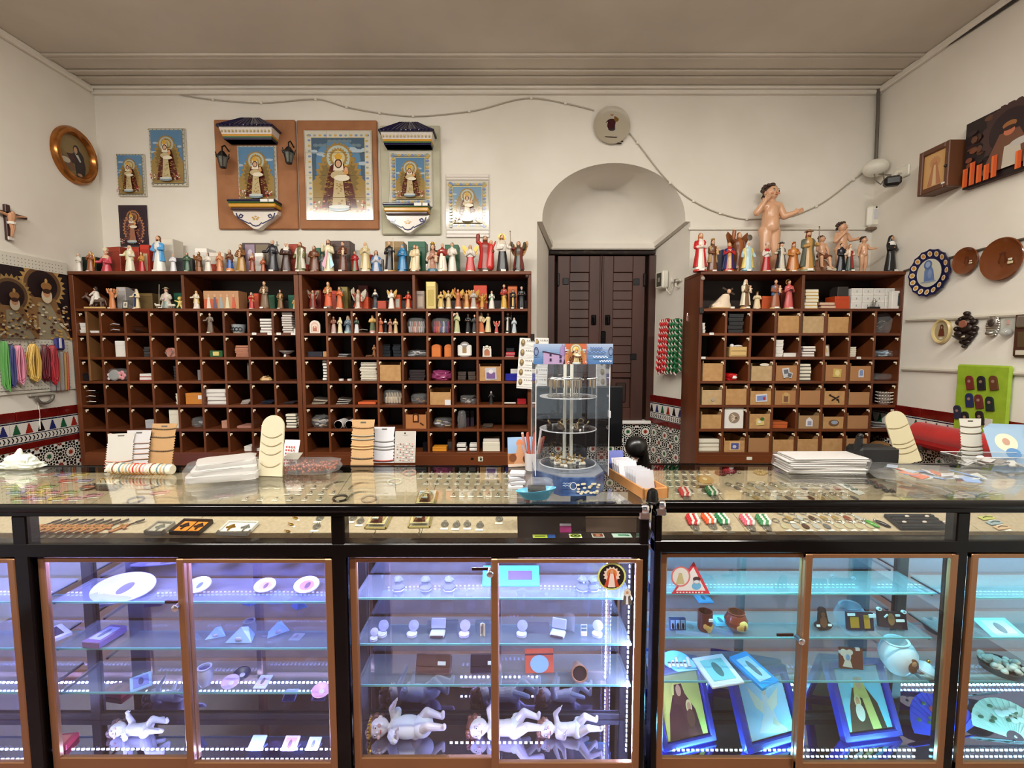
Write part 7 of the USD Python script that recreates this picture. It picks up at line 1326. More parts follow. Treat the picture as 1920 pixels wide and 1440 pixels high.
def sit_extra(t):t.part('loincloth',cat(ell((0,-.05,.46),(.15,.13,.07)),cap((-.12,-.12,.44),(.14,-.14,.42),.06,.05)),M((110,62,40),.4));t.part('rock',cat(ell((0,.03,.2),(.2,.15,.2)),ell((.12,-.05,.12),(.18,.14,.13)),ell((-.12,-.03,.1),(.12,.13,.12))),M((140,96,70),.6));t.part('lamb',cat(cap((.08,-.2,.1),(.26,-.18,.08),.05,.045),ell((.04,-.22,.14),(.03,.035,.03),1)),M((222,206,180),.6))
stand(1538,441,3.12,'seated curly-haired child statue with brown loincloth, by the pilgrim figurine',arms=(((-.14,-.05,.60),(-.06,-.14,.50)),((.14,-.04,.60),(.09,-.13,.50))),legs=(((-.10,-.17,.40),(-.09,-.18,.16)),((.11,-.16,.38),(.13,-.2,.14))),extra=sit_extra,hair=(84,50,34))
PORC=M((214,200,192),.18);LAY=np.array([[0,0,-1,0],[1,0,0,0],[0,-1,0,0],[0,0,0,1.0]])
def baby(px,py,px_len,label,hair,flip=1,tilt=22,extra=None,mat=PORC,skin=(220,196,184),yaw=0,look=-48,up_=0.0):
    b=at(px,py,LY+.145);s=px_len/F*b[1];A=RZ(yaw)@RX(tilt)@xfm(LAY);t=T('baby_statue',label,'statue',(b[0],LY+.145,CL.zf+s*.09),(0,0,0),s)
    C=np.eye(4);C[:3,3]=(0,0,-.6);kid(t,(((-.14,-.06,.68),(-.13,-.17,.66)),((.13,-.14,.78),(.12,-.29,.72))),(((-.07,-.16,.33),(-.06,-.12,.15)),((.08,-.17,.36),(.09,-.05,.19))),hair,skin,mat,A@C,look=look,hs_=1.45,extra=extra and(lambda t_:extra(t_,A@C)))
def xfm(m):return m
def robe_crown(t,A):
    t.part('gown',xf(cat(ell((0,-.02,.58),(.125,.10,.19)),ell((.0,-.05,.40),(.13,.10,.12)),cap((-.09,-.02,.74),(-.15,-.06,.70),.055,.05),cap((.09,-.02,.74),(.13,-.08,.72),.055,.05)),A),M((226,222,220),.5),'white gown');th=np.arange(18)*math.pi/9
    t.part('crown',xf(cat(lathe([(.075,.955),(.10,1.0),(.094,1.0),(.07,.955)],20),*[ell((.10*math.cos(q),.10*math.sin(q),1.01),(.014,.014,.016),1)for q in th]),A),GOLD,'gold filigree crown')
def cloth(t,A):t.part('cloth',xf(cat(ell((0,-.01,.47),(.12,.10,.08)),cap((.1,-.05,.46),(.14,-.02,.30),.04,.03)),A),M((226,222,218),.5),'white loincloth')
baby(762,1400,172,'baby statue in white gown with a gold crown, lying in the blue-lit case',(96,56,40),extra=robe_crown);baby(945,1402,166,'brown-haired baby statue lying behind the door stile, middle of three',(110,62,42),extra=cloth);baby(1065,1394,138,'smaller curly baby statue lying at the right of three',(140,92,70),extra=cloth);baby(262,1405,128,'white baby statue lying alone in the left blue-lit case',(110,84,76),extra=cloth,mat=M((226,222,218),.15),tilt=30)
# ================================================================ standing on the counters
TL,TR=CL.ztop-.0036,CR.ztop-.0036
def top(px,py,z=None):return atz(px,py,TL if px<1222 else TR)
def card(name,label,px,py,wpx,hpx,col,lean=-14,teeth=0,rz=0,art=None,rough=.55,cat_='display card',top_round=False,th=.0022):
    """A display card standing on the glass, leaning back, with notched edges."""
    b=top(px,py);s=b[1]/F;w,h=wpx*s,hpx*s;p=[(-w/2,0),(w/2,0)]
    if teeth:
        R_=[(w/2-(.0045 if k%2 else 0),h*(.06+.72*k/teeth/2))for k in range(teeth*2)];poly=Polygon(p+R_+[(w/2,h),(-w/2,h)]+[(-x,z)for x,z in R_[::-1]])
    elif top_round:poly=Polygon(p+[(w/2*.92*math.cos(q),h-w*.46+w*.46*math.sin(q))for q in np.linspace(0,math.pi,18)])
    else:poly=rrect(-w/2,0,w/2,h,.003)
    t=T(name,label,cat_,(b[0],b[1],b[2]+.0008),(0,0,rz));L=RX(lean)
    t.part('card',xf(up(prism(poly,th)),L),M(col,rough));t.L=L;t.w,t.h,t.th=w,h,th
    ey=h*.5*math.tan(math.radians(-lean))+.004
    t.part('easel',loft([[(-.012,ey,h*.5-.002),(.012,ey,h*.5-.002),(.012,ey,h*.5),(-.012,ey,h*.5)],[(-.014,h*.34,0),(.014,h*.34,0),(.014,h*.345,.002),(-.014,h*.345,.002)]]),M(col,rough))
    if art:a=Art();art(a,w,h);t.part('printed_face',a.map(lambda v:trimesh.transform_points(v+[0,-th-.0003,0],L)),PRINT)
    return t
def strands(t,zs,col,r=.0016,bead=0,sag=.05,metal=.0,wf=1.0):
    for z in zs:
        q=np.linspace(-1,1,13);w=t.w*.5*wf;P=np.stack([q*w,-.0024-t.th+0*q,z*t.h-(1-q*q)*sag*t.w],1)
        m=[tube(P,r,6)]+([ell(p,[bead]*3,1)for p in P[1:-1]]if bead else[]);t.part('bracelet',xf(cat(m),t.L),M(col,.3,metal))
slot=lambda a,w,h:a.add(rrect(-w*.12,h*.92,w*.12,h*.955,.001),(90,86,80))
t=card('bracelet_card','tall white notched bracelet card, leftmost on the counter',222,884,46,72,(182,178,170),teeth=12,rz=12,art=slot);strands(t,(.12,.2,.28),(190,120,96))
t=card('bracelet_card','white notched card with thin strands, second from left',254,882,44,76,(184,181,180),teeth=12,rz=6,art=slot);strands(t,(.28,.42,.55,.68),(150,110,90),sag=.02)
t=card('bracelet_card','kraft-brown notched card with beaded strands, third from left',299,880,48,87,(172,134,90),teeth=13,rz=0,art=slot);strands(t,(.42,.72,.9),(110,90,66),bead=.003,sag=.05)
b=top(265,889);t=T('bracelet_roll','cream roll threaded with many coloured beaded bracelets','bracelet display',b+V(0,0,.021),(0,0,-4));W=128*b[1]/F;t.part('roll',xf(lathe([(0,-W/2),(.017,-W/2),(.0195,-W/2+.004),(.0195,W/2-.004),(.017,W/2),(0,W/2)],20),RY(90)),M((222,214,190),.5));BC=[(206,196,180),(130,80,60),(226,218,190),(96,120,124),(206,160,120),(140,150,150),(190,120,80),(186,40,44),(206,140,110),(190,60,50),(206,150,150)]
for k in range(17):x=-W*.44+W*.86*k/16;p=t.part('bracelet',ring_tube((x,0,0),.0202,.0028,18,6,'x'),M(BC[k%11],.35));t.part('bead',cat(*[ell((x,-.0205*math.cos(q),-.0205*math.sin(q)),(.0032,)*3,1)for q in(.5,.85,1.2)]),GOLD,under=p)
b=top(395,915);t=T('paper_bag','large clear plastic bag full of white paper bags, left counter','plastic bag',(b[0]-.025,1.72,TL+.0005),(0,0,24));t.part('film',cat(bag(.25,.13,.075,4,amp=.08,sq=.35),xf(bag(.2,.16,.05,9,amp=.2,sq=.4),V(.0,.10,.0))),FILM,smooth=30)
for k in range(3):t.part('paper_packet',xf(bag(.235-.02*k,.10,.030,20+k,amp=.10,sq=.28),RZ(-5+6*k),RX(4),V(.004*k,.010*k,.002+.022*k)),M((196,193,188)if k%2 else(182,178,172),.35))
for k in range(3):t.part('paper_packet',xf(cb(-.09,.09,-.05,.05,0,.008,.003),RZ(5*k),V(-.0,.12,.004+.011*k)),M((214,206,196),.5))
t.part('yellow_slip',cb(.098,.112,.10,.105,.014,.04,.001),M((222,206,80),.5))
t=card('necklace_stand','tall cream round-topped stand with four thin necklaces, left counter',507,893,50,116,(196,188,160),lean=-10,top_round=True,th=.006,rz=-6);strands(t,(.22,.42,.56,.70),(176,150,110),r=.001,sag=.16,wf=.8,bead=.0014)
t=card('earring_card','white card with rows of small red pieces behind the cream stand',541,876,32,52,(222,216,214),rz=-10,lean=-18,art=lambda a,w,h:[a.add(sbox(-w*.35+w*.18*i,h*(.1+.12*j),-w*.35+w*.18*i+w*.1,h*(.1+.12*j)+h*.06),(176,60,56))for i in range(4)for j in range(6)])
b=top(598,872);t=T('rosary_bag','wide clear bag of coppery rosaries on the counter edge','plastic bag',(b[0],1.83,TL+.0005));t.part('film',bag(.235,.13,.05,6,amp=.14,sq=.4),FILM,smooth=30);R=random.Random(2)
t.part('rosary_beads',cat(*[ell((R.uniform(-.10,.10),R.uniform(-.055,.04),R.uniform(.006,.034)),(.006,)*3,1)for k in range(170)]),M((150,84,60),.25,.3),kind='stuff')
t=T('phone_frame','small silver-white rounded frame lying on the rosary bag','frame',(top(578,850)[0],1.82,TL+.044),(28,0,-5));t.part('body',cb(-.026,.026,-.022,.022,.0,.006,.003),M((206,204,200),.3));t.part('panel',cb(-.021,.021,-.017,.017,.005,.0066,.001),M((150,150,150),.25));one('grey_leaflet',xf(cb(-.03,.03,-.025,.025,0,.002,.0005),RX(20),V(top(606,850)[0],1.85,TL+.055)),M((176,172,160),.5),'grey scribbled leaflet on the rosary bag beside the frame','leaflet')
t=card('bracelet_card','tan notched bracelet card hung with many cords, middle of the counter',679,872,44,86,(184,148,104),teeth=12,lean=-10,art=slot);strands(t,(.84,),(150,110,70),bead=.003);strands(t,(.66,.58),(150,150,136),r=.0024);strands(t,(.38,.44),(196,150,96),r=.003);strands(t,(.16,),(70,60,50),bead=.003)
t=card('bracelet_card','white notched card with grey cords, right of the tan one',719,868,40,68,(194,194,198),teeth=8,lean=-12,art=slot);strands(t,(.62,.48,.40),(140,136,130),r=.0018,sag=.06);strands(t,(.08,),(170,70,60),r=.003)
t=card('earring_card','grey punched card with rows of tiny studs, right of the white one',759,868,40,60,(178,172,164),lean=-12,rough=.3,art=lambda a,w,h:[a.add(ellp(-w*.36+w*.145*i,h*(.08+.085*j),w*.035,w*.03,8),((206,200,190),(110,84,74),(196,120,110))[(i+j)%3])for i in range(6)for j in range(7)]+[a.add(ellp(0,h*.93,w*.04,w*.04),(40,36,34))])
# acrylic tower
b0,b1=top(1003,925),top(1144,905);cx_,cy_=(b0[0]+b1[0])/2-.020,1.63;HW=.122;t=T('acrylic_display','clear acrylic tower on a blue printed base with three round shelves','display case',(cx_,cy_,TL+.0005),(0,0,0));zt=at(1075,645,cy_-HW)[2]-TL;zh=at(1075,683,cy_-HW)[2]-TL
oc=[(-HW,-.03),(-.035,-HW),(HW*.65,-HW),(HW,-.05),(HW,HW),(-HW,HW)];base=Polygon(oc);SB=usdkit.material(stage,'/World/Looks/blue_print',{'g':('geometry',{}),'n':('noise_texture',{'scale':22.0}),'r':('rgb_ramp',{'ramp':[(0,lin((24,30,52))),(.45,lin((52,76,124))),(.7,lin((90,116,160))),(1,lin((120,150,186)))]}),'p':('principled_bsdf',{'roughness':.2})},[('g.position','n.vector'),('n.fac','r.fac'),('r.color','p.base_color')],'p.BSDF')
t.part('base',prism(base,.062),SB,'blue printed faceted base');t.part('base_top',xf(prism(base.buffer(-.004),.004),V(0,0,.0625)),M((150,156,166),.15));A=Art();R=random.Random(5)
for k in range(24):A.add(ellp(.02+R.uniform(0,.07),.008+R.uniform(0,.036),.006,.004,8),(214,206,176))
for z in(.045,.037):A.add(LineString([(-.03+.004*k,z+.0025*math.sin(k*2.3))for k in range(7)]).buffer(.0011),(160,176,200))
A.add(ellp(.004,.036,.012,.013).difference(ellp(.004,.036,.0095,.0105)),(206,206,206));t.part('printed_emblem',A.map(lambda v:v+[0,-HW-.0008,0]),PRINT)
for x0,x1,y0,y1,nm in((-HW,HW,-HW*.98,-HW*.98+.003,'acrylic_front'),(-HW,HW,HW-.003,HW,'acrylic_back'),(-HW,-HW+.003,-HW*.95,HW,'acrylic_side'),(HW-.003,HW,-HW*.95,HW,'acrylic_side')):t.part(nm,bx(x0,x1,y0,y1,.067,zh),ACRYL)
EDGE=M((226,228,230),.1,alpha=.75)
for x in(-HW,HW-.003):t.part('acrylic_edge',cat(cb(x,x+.003,-HW,-HW+.003,.067,zh),cb(x,x+.003,HW-.003,HW,.067,zh)),EDGE)
for k,py in enumerate((744,804,868)):z=at(1075,py,cy_)[2]-TL;p=t.part('round_shelf',lathe([(0,z),(.098,z),(.098,z+.003),(0,z+.003)],40),ACRYL);t.part('shelf_rim',ring_tube((0,0,z+.0015),.099,.0022,40,6),EDGE,under=p);SH=[z]if k==0 else SH+[z]
t.part('column',cat(*[tube([(x,0,.066),(x,0,zh)],.006,10)for x in(-.012,.012)]),M((222,220,206),.12,alpha=.85));t.part('latch',cb(HW-.001,HW+.004,-HW,-HW+.03,.26,.285,.003),EDGE)
hw=HW+.006;ph=zt-zh;p=t.part('header_board',cb(-hw,hw,-HW-.004,-HW+.002,zh,zt,.001),M((90,120,170),.3),'printed blue header board');A=Art()
for k in range(12):A.add(sbox(-hw,ph*k/12,hw,ph*(k+1)/12),tuple(int(a_+(b_-a_)*k/11)for a_,b_ in zip((70,110,160),(150,166,190))))
Q=lambda*q:Polygon([(u*hw,v*ph)for u,v in q]);A.add(Q((-.76,.65),(-.3,.45),(-.2,.45),(-.18,0),(-.76,0)),(160,136,170));A.add(Q((-.78,.66),(-.28,.46),(-.28,.4),(-.78,.58)),(60,40,60));A.add(Q((-.33,.4),(-.33,.8),(-.28,1),(-.22,.8),(-.22,.4)),(140,116,160));A.add(Q((-.2,.4),(-.1,.3),(-.08,0),(-.26,0)),(30,30,44))
for u,v in((-.6,.4),(-.35,.3),(-.6,.15),(-.35,.1)):A.add(sbox(u*hw,v*ph,(u+.05)*hw,(v+.14)*ph),(50,36,60))
m_=madonna(.07,ph*1.0,border=.0,sky=(176,90,60),ground=(190,110,70)).art();
for u in(-.94,.94):A.add(ellp(u*hw,.62*ph,.06*hw,.22*ph).difference(ellp(u*hw,.62*ph,.045*hw,.17*ph)).intersection(sbox(-hw,0,hw,ph)),(50,44,70))
for r,(u0,u1,v)in enumerate(((.42,.72,.78),(.36,.80,.60),(.5,.86,.36),(.66,.96,.16))):A.add(LineString([(u*hw,v*ph+.0026*math.sin(k*1.9+r))for k,u in enumerate(np.linspace(u0,u1,16))]).buffer(.0011),(60,90,150)if r<2 else(206,214,226))
t.part('header_print',A.map(lambda v:v+[0,-HW-.0045,zh]),PRINT,under=p);t.part('header_figure',m_.map(lambda v:v+[-.028,-HW-.0085,zh]),PRINT,under=p)
R=random.Random(8)
for k,(n,c)in enumerate(((16,(206,204,200)),(9,(190,170,130)),(10,(196,160,100)))):
    for j in range(n):
        q=2*math.pi*j/n+R.uniform(-.1,.1);r=R.uniform(.03,.085);x,y=cx_+r*math.cos(q),cy_+r*math.sin(q);z=TL+.0005+SH[k]+.0031
        if k==0:again('stand',lambda t:(t.part('stem',cat(tube([(0,0,0),(0,0,.052)],.0016,6),cap((-.016,0,.05),(.016,0,.052),.002,.002,6),lathe([(0,0),(.010,0),(.008,.002),(0,.002)],12)),SILVER),t.part('charm',cat(cb(-.009,-.004,-.002,.002,.026,.048),cb(.004,.009,-.002,.002,.022,.048)),M((190,160,110),.2,.5))),'earring_stand','tiny silver earring stand on the top shelf of the acrylic tower','earring stand',(x,y,z),(0,0,R.uniform(0,180)),1.2,'earring stands in the acrylic tower')
        else:again(f'ringbox{k}',lambda t:(t.part('cushion',cb(-.012,.012,-.009,.009,0,.010,.003),M((60,50,44),.6)if k==1 else M((200,190,170),.5)),t.part('ring',xf(ring_tube((0,0,0),.009,.0022,16,6,'y'),RX(-30),V(0,0,.017)),M(c,.2,.8)),t.part('price_tag',cb(.002,.013,-.014,-.0095,.001,.008,.0006),WHITE)),'ring_holder',('dark cushioned ring holder on the middle shelf' if k==1 else 'pale cushioned gold ring on the lowest shelf')+' of the acrylic tower','ring holder',(x,y,z),(0,0,R.uniform(0,360)),1.0,f'ring holders, tower shelf {"middle" if k == 1 else "lowest"}')
# behind and around the tower
t=T('monitor','black computer monitor standing behind the acrylic tower','monitor',(at(1087,800,2.3)[0],2.3,FL));zb,zm=at(1087,838,2.3)[2],at(1087,724,2.3)[2];zb-=FL;zm-=FL;t.part('screen',cb(-.215,.215,0,.03,zb,zm,.006),M((14,14,16),.2));t.part('bezel_line',cb(-.21,.21,-.001,.004,zm-.006,zm-.003,.001),SILVER);t.part('stand',cat(cb(-.04,.04,.01,.03,.0,zb,.004),cb(-.14,.14,-.08,.12,0,.02,.006)),BLACK)
b=top(978,858);t=card('postcard','upright postcard of an orange robed crowned figure left of the tower',975,875,46,56,(150,176,206),lean=-8,rz=10,art=lambda a,w,h:[a.add(sbox(-w/2,h*.3,w/2,h),(150,180,214)),a.add(sbox(-w/2,0,w/2,h*.45),(176,112,60)),a.add(ellp(0,h*.78,w*.14,h*.14),(206,130,90)),a.add(Polygon([(-w*.25,h*.1),(w*.25,h*.1),(w*.08,h*.75),(-w*.08,h*.75)]),(206,150,110)),a.add(ellp(-w*.3,h*.3,w*.16,h*.14),(120,70,40)),a.add(ellp(w*.3,h*.25,w*.18,h*.16),(96,60,36)),a.add(sbox(-w/2,0,w/2,h*.1),(214,190,170))])
b=at(992,840,1.93);t=T('pen_cup','cup of clear-wrapped pink and white pens behind the postcard','pens',(b[0]+.012,1.85,TL+.0005));t.part('cup',lathe([(0,0),(.03,0),(.034,.07),(.030,.07),(.027,.004),(0,.004)],18),M((222,220,222),.2,alpha=.7));R=random.Random(1)
for k in range(9):q=k*.7;t.part('pen',tube([(.017*math.cos(q),.017*math.sin(q),.006),(.045*math.cos(q),.03*math.sin(q),R.uniform(.13,.17))],.005,7),M(((206,96,76),(222,218,220),(206,150,130))[k%3],.3))
x0=SX(968);t=T('calendar_sheet','white sheets of small pictured tickets clipped to the cabinet corner','tickets',(x0,SY-.03,SZ(727)));W,H=SX(998)-x0,SZ(633)-SZ(727)
for s,(dx_,dy_,wd)in enumerate(((0,0,W),(W*.96,.012,W*.95))):
    p=t.part('sheet',xf(cb(0,wd,dy_,dy_+.001,.01*s,H,.0003),RY(4 if s==0 else 2),V(dx_,0,0)),PAPER);A=Art()
    for k in range(5):z=H*(.04+.195*k);A.add(ellp(wd*.22,z+H*.09,wd*.12,H*.065),(120,100,66));A.add(ellp(wd*.22,z+H*.11,wd*.07,H*.035),(186,160,110));[A.add(sbox(wd*(.46+.11*j),z+H*.12,wd*(.50+.11*j),z+H*.145),(110,106,100))for j in range(5)];A.add(sbox(wd*.44,z+H*.045,wd*.94,z+H*.05),(170,166,160));A.add(sbox(0,z-.001,wd,z+.0002),(150,146,140))
    t.part('ticket_print',A.map(lambda v:trimesh.transform_points(v+[0,dy_-.0004,0],RY(4 if s==0 else 2))+[dx_,0,0]),PRINT,under=p)
t.part('clip',cb(W*.88,W*1.12,-.008,.03,H*.93,H*1.07,.004),M((50,40,34),.4,.5))
b=top(1005,925);t=T('blue_dish','light blue oval plastic dish with wrapped things, front left of the tower','dish',(b[0]-.004,1.475,TL+.0005));q=np.arange(28)*2*math.pi/28
t.part('dish',loft([np.stack([.066*s*np.cos(q),.03*s*np.sin(q),np.full(28,z)+(.006*np.cos(q)*(z>.02))],1)for s,z in((.45,0),(.6,.003),(.92,.026),(1,.034),(.95,.034),(.85,.026),(.5,.006))]),M((96,176,206),.25));t.part('black_case',xf(cb(-.03,.028,-.012,.012,0,.022,.003),RX(20),V(.004,.0,.024)),M((24,22,22),.25));t.part('plastic_wrap',xf(bag(.09,.05,.06,3,amp=.25),V(.012,.004,.012)),FILM)
b=top(965,893)
for k in range(4):again('smallcase',lambda t:(t.part('body',cb(-.027,.027,-.02,.02,0,.0145,.003),M((214,212,214),.3)),t.part('seam',cb(-.0275,.0275,-.0205,.0205,.007,.0078,.0003),M((150,150,156),.3))),'white_case',f'{NTH(k, 4)} white plastic case of the stack left of the tower','box',(b[0]+.004+.006*(k%2),1.60,TL+.0005+.0150*k),(0,0,8*(k%3)-6),group='white cases by the tower')
p0,p1=top(1163,905),top(1222,936);t=T('wooden_tray','long wooden drawer tray holding clear sleeves, at the counter end','tray',(p0[0]*.42+p1[0]*.58+.006,1.63,TL+.0005),(0,0,12));WT=noise_mat('pale_wood',(176,116,62),(196,138,80),9,.5,stretch=(1,.3,1));w,l,h=.045,.155,.035
for a_ in((-w,w,-l,-l+.008,0,h),(-w,w,l-.008,l,0,h),(-w,-w+.006,-l,l,0,h),(w-.006,w,-l,l,0,h)):t.part('tray_side',cb(*a_,.001),WT)
t.part('tray_bottom',bx(-w+.002,w-.002,-l+.002,l-.002,0,.004),WT);t.part('sleeve',cat(*[xf(cb(-.034,.034,0,.003,.005,.075,.001),RX(-14-2*k),V(.0,-.09+.018*k,0))for k in range(5)]),M((206,206,212),.15,alpha=.6));t.part('sleeve',cat(*[xf(cb(-.036,.036,0,.003,.005,.08,.001),RX(-20),V(0,.03+.02*k,0))for k in range(4)]),M((222,220,226),.2));t.part('blue_leaflet',xf(cb(-.034,.03,0,.002,.005,.10,.001),RX(-18),V(-.004,.12,0)),M((110,120,190),.4))
b=top(1224,946);one('corner_stop',cat(cap((.447,1.445,TL+.010),(.447,1.445,TL+.03),.019,.017,14),ell((.447,1.445,TL+.004),(.021,.02,.0045))),M((14,12,12),.25),'black rounded rubber stop between the two counters','stopper')
b=at(1193,850,2.06);t=T('desk_lamp','black ball-headed device behind the wooden tray','scanner',(b[0],2.06,0));zz=at(1193,838,2.06)[2];t.part('head',ell((0,0,zz),(.05,.045,.05),3),M((16,14,14),.3));t.part('neck',tube([(.03,.0,zz-.02),(.04,.01,zz-.07),(.036,.02,.92),(.03,.03,FL)],[.022,.024,.024,.04],12),M((18,16,16),.35))
# right counter
b=top(1508,868);t=T('sleeve_stack','thick stack of white papers in clear sleeves, right counter','papers',(b[0]-.006,1.86,TR+.0005),(0,0,-2));R=random.Random(4)
for k in range(9):t.part('sleeve',xf(cb(-.15+.004*(k%3),.15,-.06,.06,0,.0045,.001),RZ(R.uniform(-4,4)),RX(1),V(R.uniform(-.008,.008),0,.001+.0068*k)),M((222,218,214),.4)if k%2==0 else M((196,190,184),.2))
t.part('film',xf(bag(.33,.15,.068,5,amp=.07,sq=.3),V(0,0,0)),FILM)
b=top(1617,872);t=T('black_bag','black box-shaped bag with a small white clip, right counter','bag',(b[0],1.875,TR+.0005));t.part('body',cb(-.078,.078,-.04,.06,0,.092,.012),M((12,12,13),.6));t.part('flap',cb(-.076,.07,-.044,-.039,.03,.088,.004),M((16,16,17),.5));t.part('strap_holder',cat(cap((-.065,0,.085),(-.06,0,.13),.016,.012),ell((-.06,-.004,.135),(.012,.012,.012))),M((24,24,24),.3));t.part('clip',ell((-.083,-.03,.05),(.006,.006,.01)),WHITE)
t=card('necklace_stand','cream round-topped stand leaning left with thin necklaces, right counter',1705,869,44,102,(196,186,152),lean=-10,top_round=True,th=.006);t.prim.GetAttribute('xformOp:rotateXYZ').Set(Gf.Vec3f(0,-14,0));strands(t,(.72,.42,.34,.24),(150,130,90),r=.001,sag=.10,wf=.9,bead=.0012)
b=top(1755,905);t=T('packet_tray','large clear tray bag of blue printed packets on the right counter','plastic bag',(b[0]+.03,1.71,TR+.0005),(0,0,-22));R=random.Random(6);t.part('film',bag(.40,.17,.04,7,amp=.12,sq=.3),FILM,smooth=30)
for k in range(26):t.part('packet',xf(cb(-.024,.024,-.017,.017,0,.004,.001),RX(R.uniform(-20,30)),RZ(R.uniform(0,180)),V(R.uniform(-.15,.15),R.uniform(-.055,.055),.010+.003*(k%6))),M(((130,160,206),(206,206,206),(176,190,206),(206,120,90),(196,200,190))[k%5],.25))
b=top(1815,868);t=T('clear_box','open clear plastic box of grey sachets, right counter','box',(b[0],1.88,TR+.0005),(0,0,-4));w,l,h=.15,.05,.055
for a_ in((-w,w,-l,-l+.003,0,h),(-w,w,l-.003,l,0,h),(-w,-w+.003,-l,l,0,h),(w-.003,w,-l,l,0,h)):t.part('box_side',bx(*a_),ACRYL)
t.part('rim',cat(tube([(-w,-l,h),(w,-l,h)],.0018,5),tube([(-w,-l,h),(-w,l,h)],.0018,5),tube([(-w,l,h),(w,l,h)],.0018,5)),EDGE);R=random.Random(7);t.part('tag',ell((-.08,-l,h),(.016,.004,.008)),WHITE)
for k in range(14):t.part('sachet',xf(cb(-.022,.022,-.016,.016,0,.005,.002),RX(R.uniform(-40,40)),RZ(R.uniform(0,180)),V(R.uniform(-.11,.11),R.uniform(-.02,.02),.016+.004*(k%4))),M(((190,188,184),(150,146,140),(214,212,206))[k%3],.2))
t=card('bracelet_card','white notched bracelet card before the red cloth roll, right counter',1823,862,42,78,(214,212,200),teeth=11,lean=-8,art=slot);strands(t,(.82,.66,.34,.24,.14),(110,90,60),bead=.0018,sag=.06)
for k in range(5):t=card('blue_brochure',('frontmost','second','third','fourth','rearmost')[k]+' blue and cream leaning brochure at the right edge',1900+3*k,872-2*k,60,74,(170,190,206),lean=-30,rz=-14,art=lambda a,w,h:[a.add(sbox(-w/2,0,w/2,h),(150,180,206)),a.add(ellp(0,h*.6,w*.3,h*.25),(222,214,190)),a.add(ellp(.1*w,h*.3,w*.2,h*.15),(90,140,190)),a.add(ellp(0,h*.62,w*.1,h*.1),(190,150,130))])
b=top(65,872);t=T('white_bag','crumpled white plastic bag at the back of the left counter','plastic bag',(b[0],1.87,TL+.0005));t.part('bag',cat(bag(.11,.06,.06,2,amp=.3),xf(bag(.16,.06,.03,5,amp=.3),V(.0,-.0,0)),cap((-.01,0,.04),(.0,0,.075),.02,.008)),M((222,226,214),.4),smooth=40)
# ================================================================ jewellery on the tilted felt boards
TAGM=M((232,228,216),.5)
def k_pend(t):t.part('pendant',cat(ell((0,.004,.0025),(.005,.007,.0022),1),ring_tube((0,.013,.002),.003,.0008,10,5)),SILVER);t.part('price_card',cb(-.011,.011,-.014,-.006,.0005,.0015,.0003),TAGM)
def k_gold(t):t.part('pendant',cat(ell((0,.004,.0025),(.006,.008,.0022),1),ring_tube((0,.014,.002),.0035,.0009,10,5)),GOLD);t.part('price_card',cb(-.011,.011,-.016,-.008,.0005,.0015,.0003),TAGM)
def k_medal(t):t.part('medal',cat(xf(lathe([(0,0),(.013,0),(.013,.0022),(0,.003)],20),np.diag([1,1.25,1,1])),ring_tube((0,0,.0026),.0115,.0013,20,5,'z',.0145),ring_tube((0,.020,.002),.004,.001,12,5)),SILVER);t.part('relief',ell((0,0,.003),(.006,.009,.002),1),M((120,112,100),.4,.4));t.part('price_card',cb(-.013,.013,-.029,-.019,.0005,.0015,.0003),TAGM)
FOB=usdkit.material(stage,'/World/Looks/mixed_fobs',{'o':('object_info',{}),'r':('rgb_ramp',{'interpolate':False,'ramp':[(0,lin((176,146,90))),(.2,lin((196,194,186))),(.45,lin((90,60,44))),(.6,lin((206,196,160))),(.8,lin((120,116,110))),(.9,lin((150,70,40)))]}),'p':('principled_bsdf',{'roughness':.3,'metallic':.3})},[('o.random','r.fac'),('r.color','p.base_color')],'p.BSDF')
def k_ring(t):t.part('split_ring',ring_tube((-.004,.016,.0025),.010,.0014,18,6),SILVER);t.part('chain',cat(*[ring_tube((-.001+.002*k,.005-.004*k,.002),.0026,.0008,8,4)for k in range(3)]),SILVER);t.part('fob',xf(lathe([(0,0),(.010,0),(.010,.0025),(0,.0035)],16),np.diag([1,1.3,1,1]),V(.006,-.014,.0006)),FOB);t.part('price_card',cb(-.004,.018,-.038,-.029,.0005,.0015,.0003),TAGM)
def k_cross(t):t.part('cross',cat(cb(-.0042,.0042,-.026,.016,.0005,.0055,.0012),cb(-.0165,.0165,.0,.0085,.0005,.0055,.0012)),M((168,106,56),.5));t.part('figure',cat(cap((0,.006,.006),(0,-.014,.006),.002,.0015,5),cap((-.009,.005,.006),(.009,.005,.006),.0012,.0012,5)),M((196,160,90),.3,.7));t.part('cord',tube([(0,.016,.002),(.008,.03,.0025),(.016,.046,.0025),(.012,.048,.0025),(.003,.03,.0025)],.0018,5),M((58,40,30),.7));t.part('price_card',cb(-.018,.006,-.043,-.031,.0005,.0015,.0003),TAGM)
def k_loop(c):
    def f(t):t.part('band',ring_tube((0,0,.004),.026,.0035,26,7,'z',.021),M(c,.4));t.part('clasp',cb(-.006,.006,-.024,-.018,.001,.008,.001),SILVER)
    return f
def k_packet(c):
    def f(t):t.part('packet',cb(-.03,.03,-.010,.010,.0005,.004,.001),M(c,.3));t.part('price_card',cb(-.012,.02,-.019,-.012,.0005,.0015,.0003),TAGM);t.part('strand',tube([(-.02,.0,.005),(0,.004,.006),(.022,-.002,.005)],.0018,5),M([int(v*.6)for v in c],.4))
    return f
def k_chain(t):q=np.linspace(0,1,16);t.part('bead',cat(*[ell((-.045+.09*u,.03*math.sin(3*u)-.02,.004),(.0036,)*3,1)for u in q]),M((150,142,126),.25,.6));t.part('pendant',cap((.045,-.018,.004),(.06,-.03,.003),.003,.005,6),SILVER)
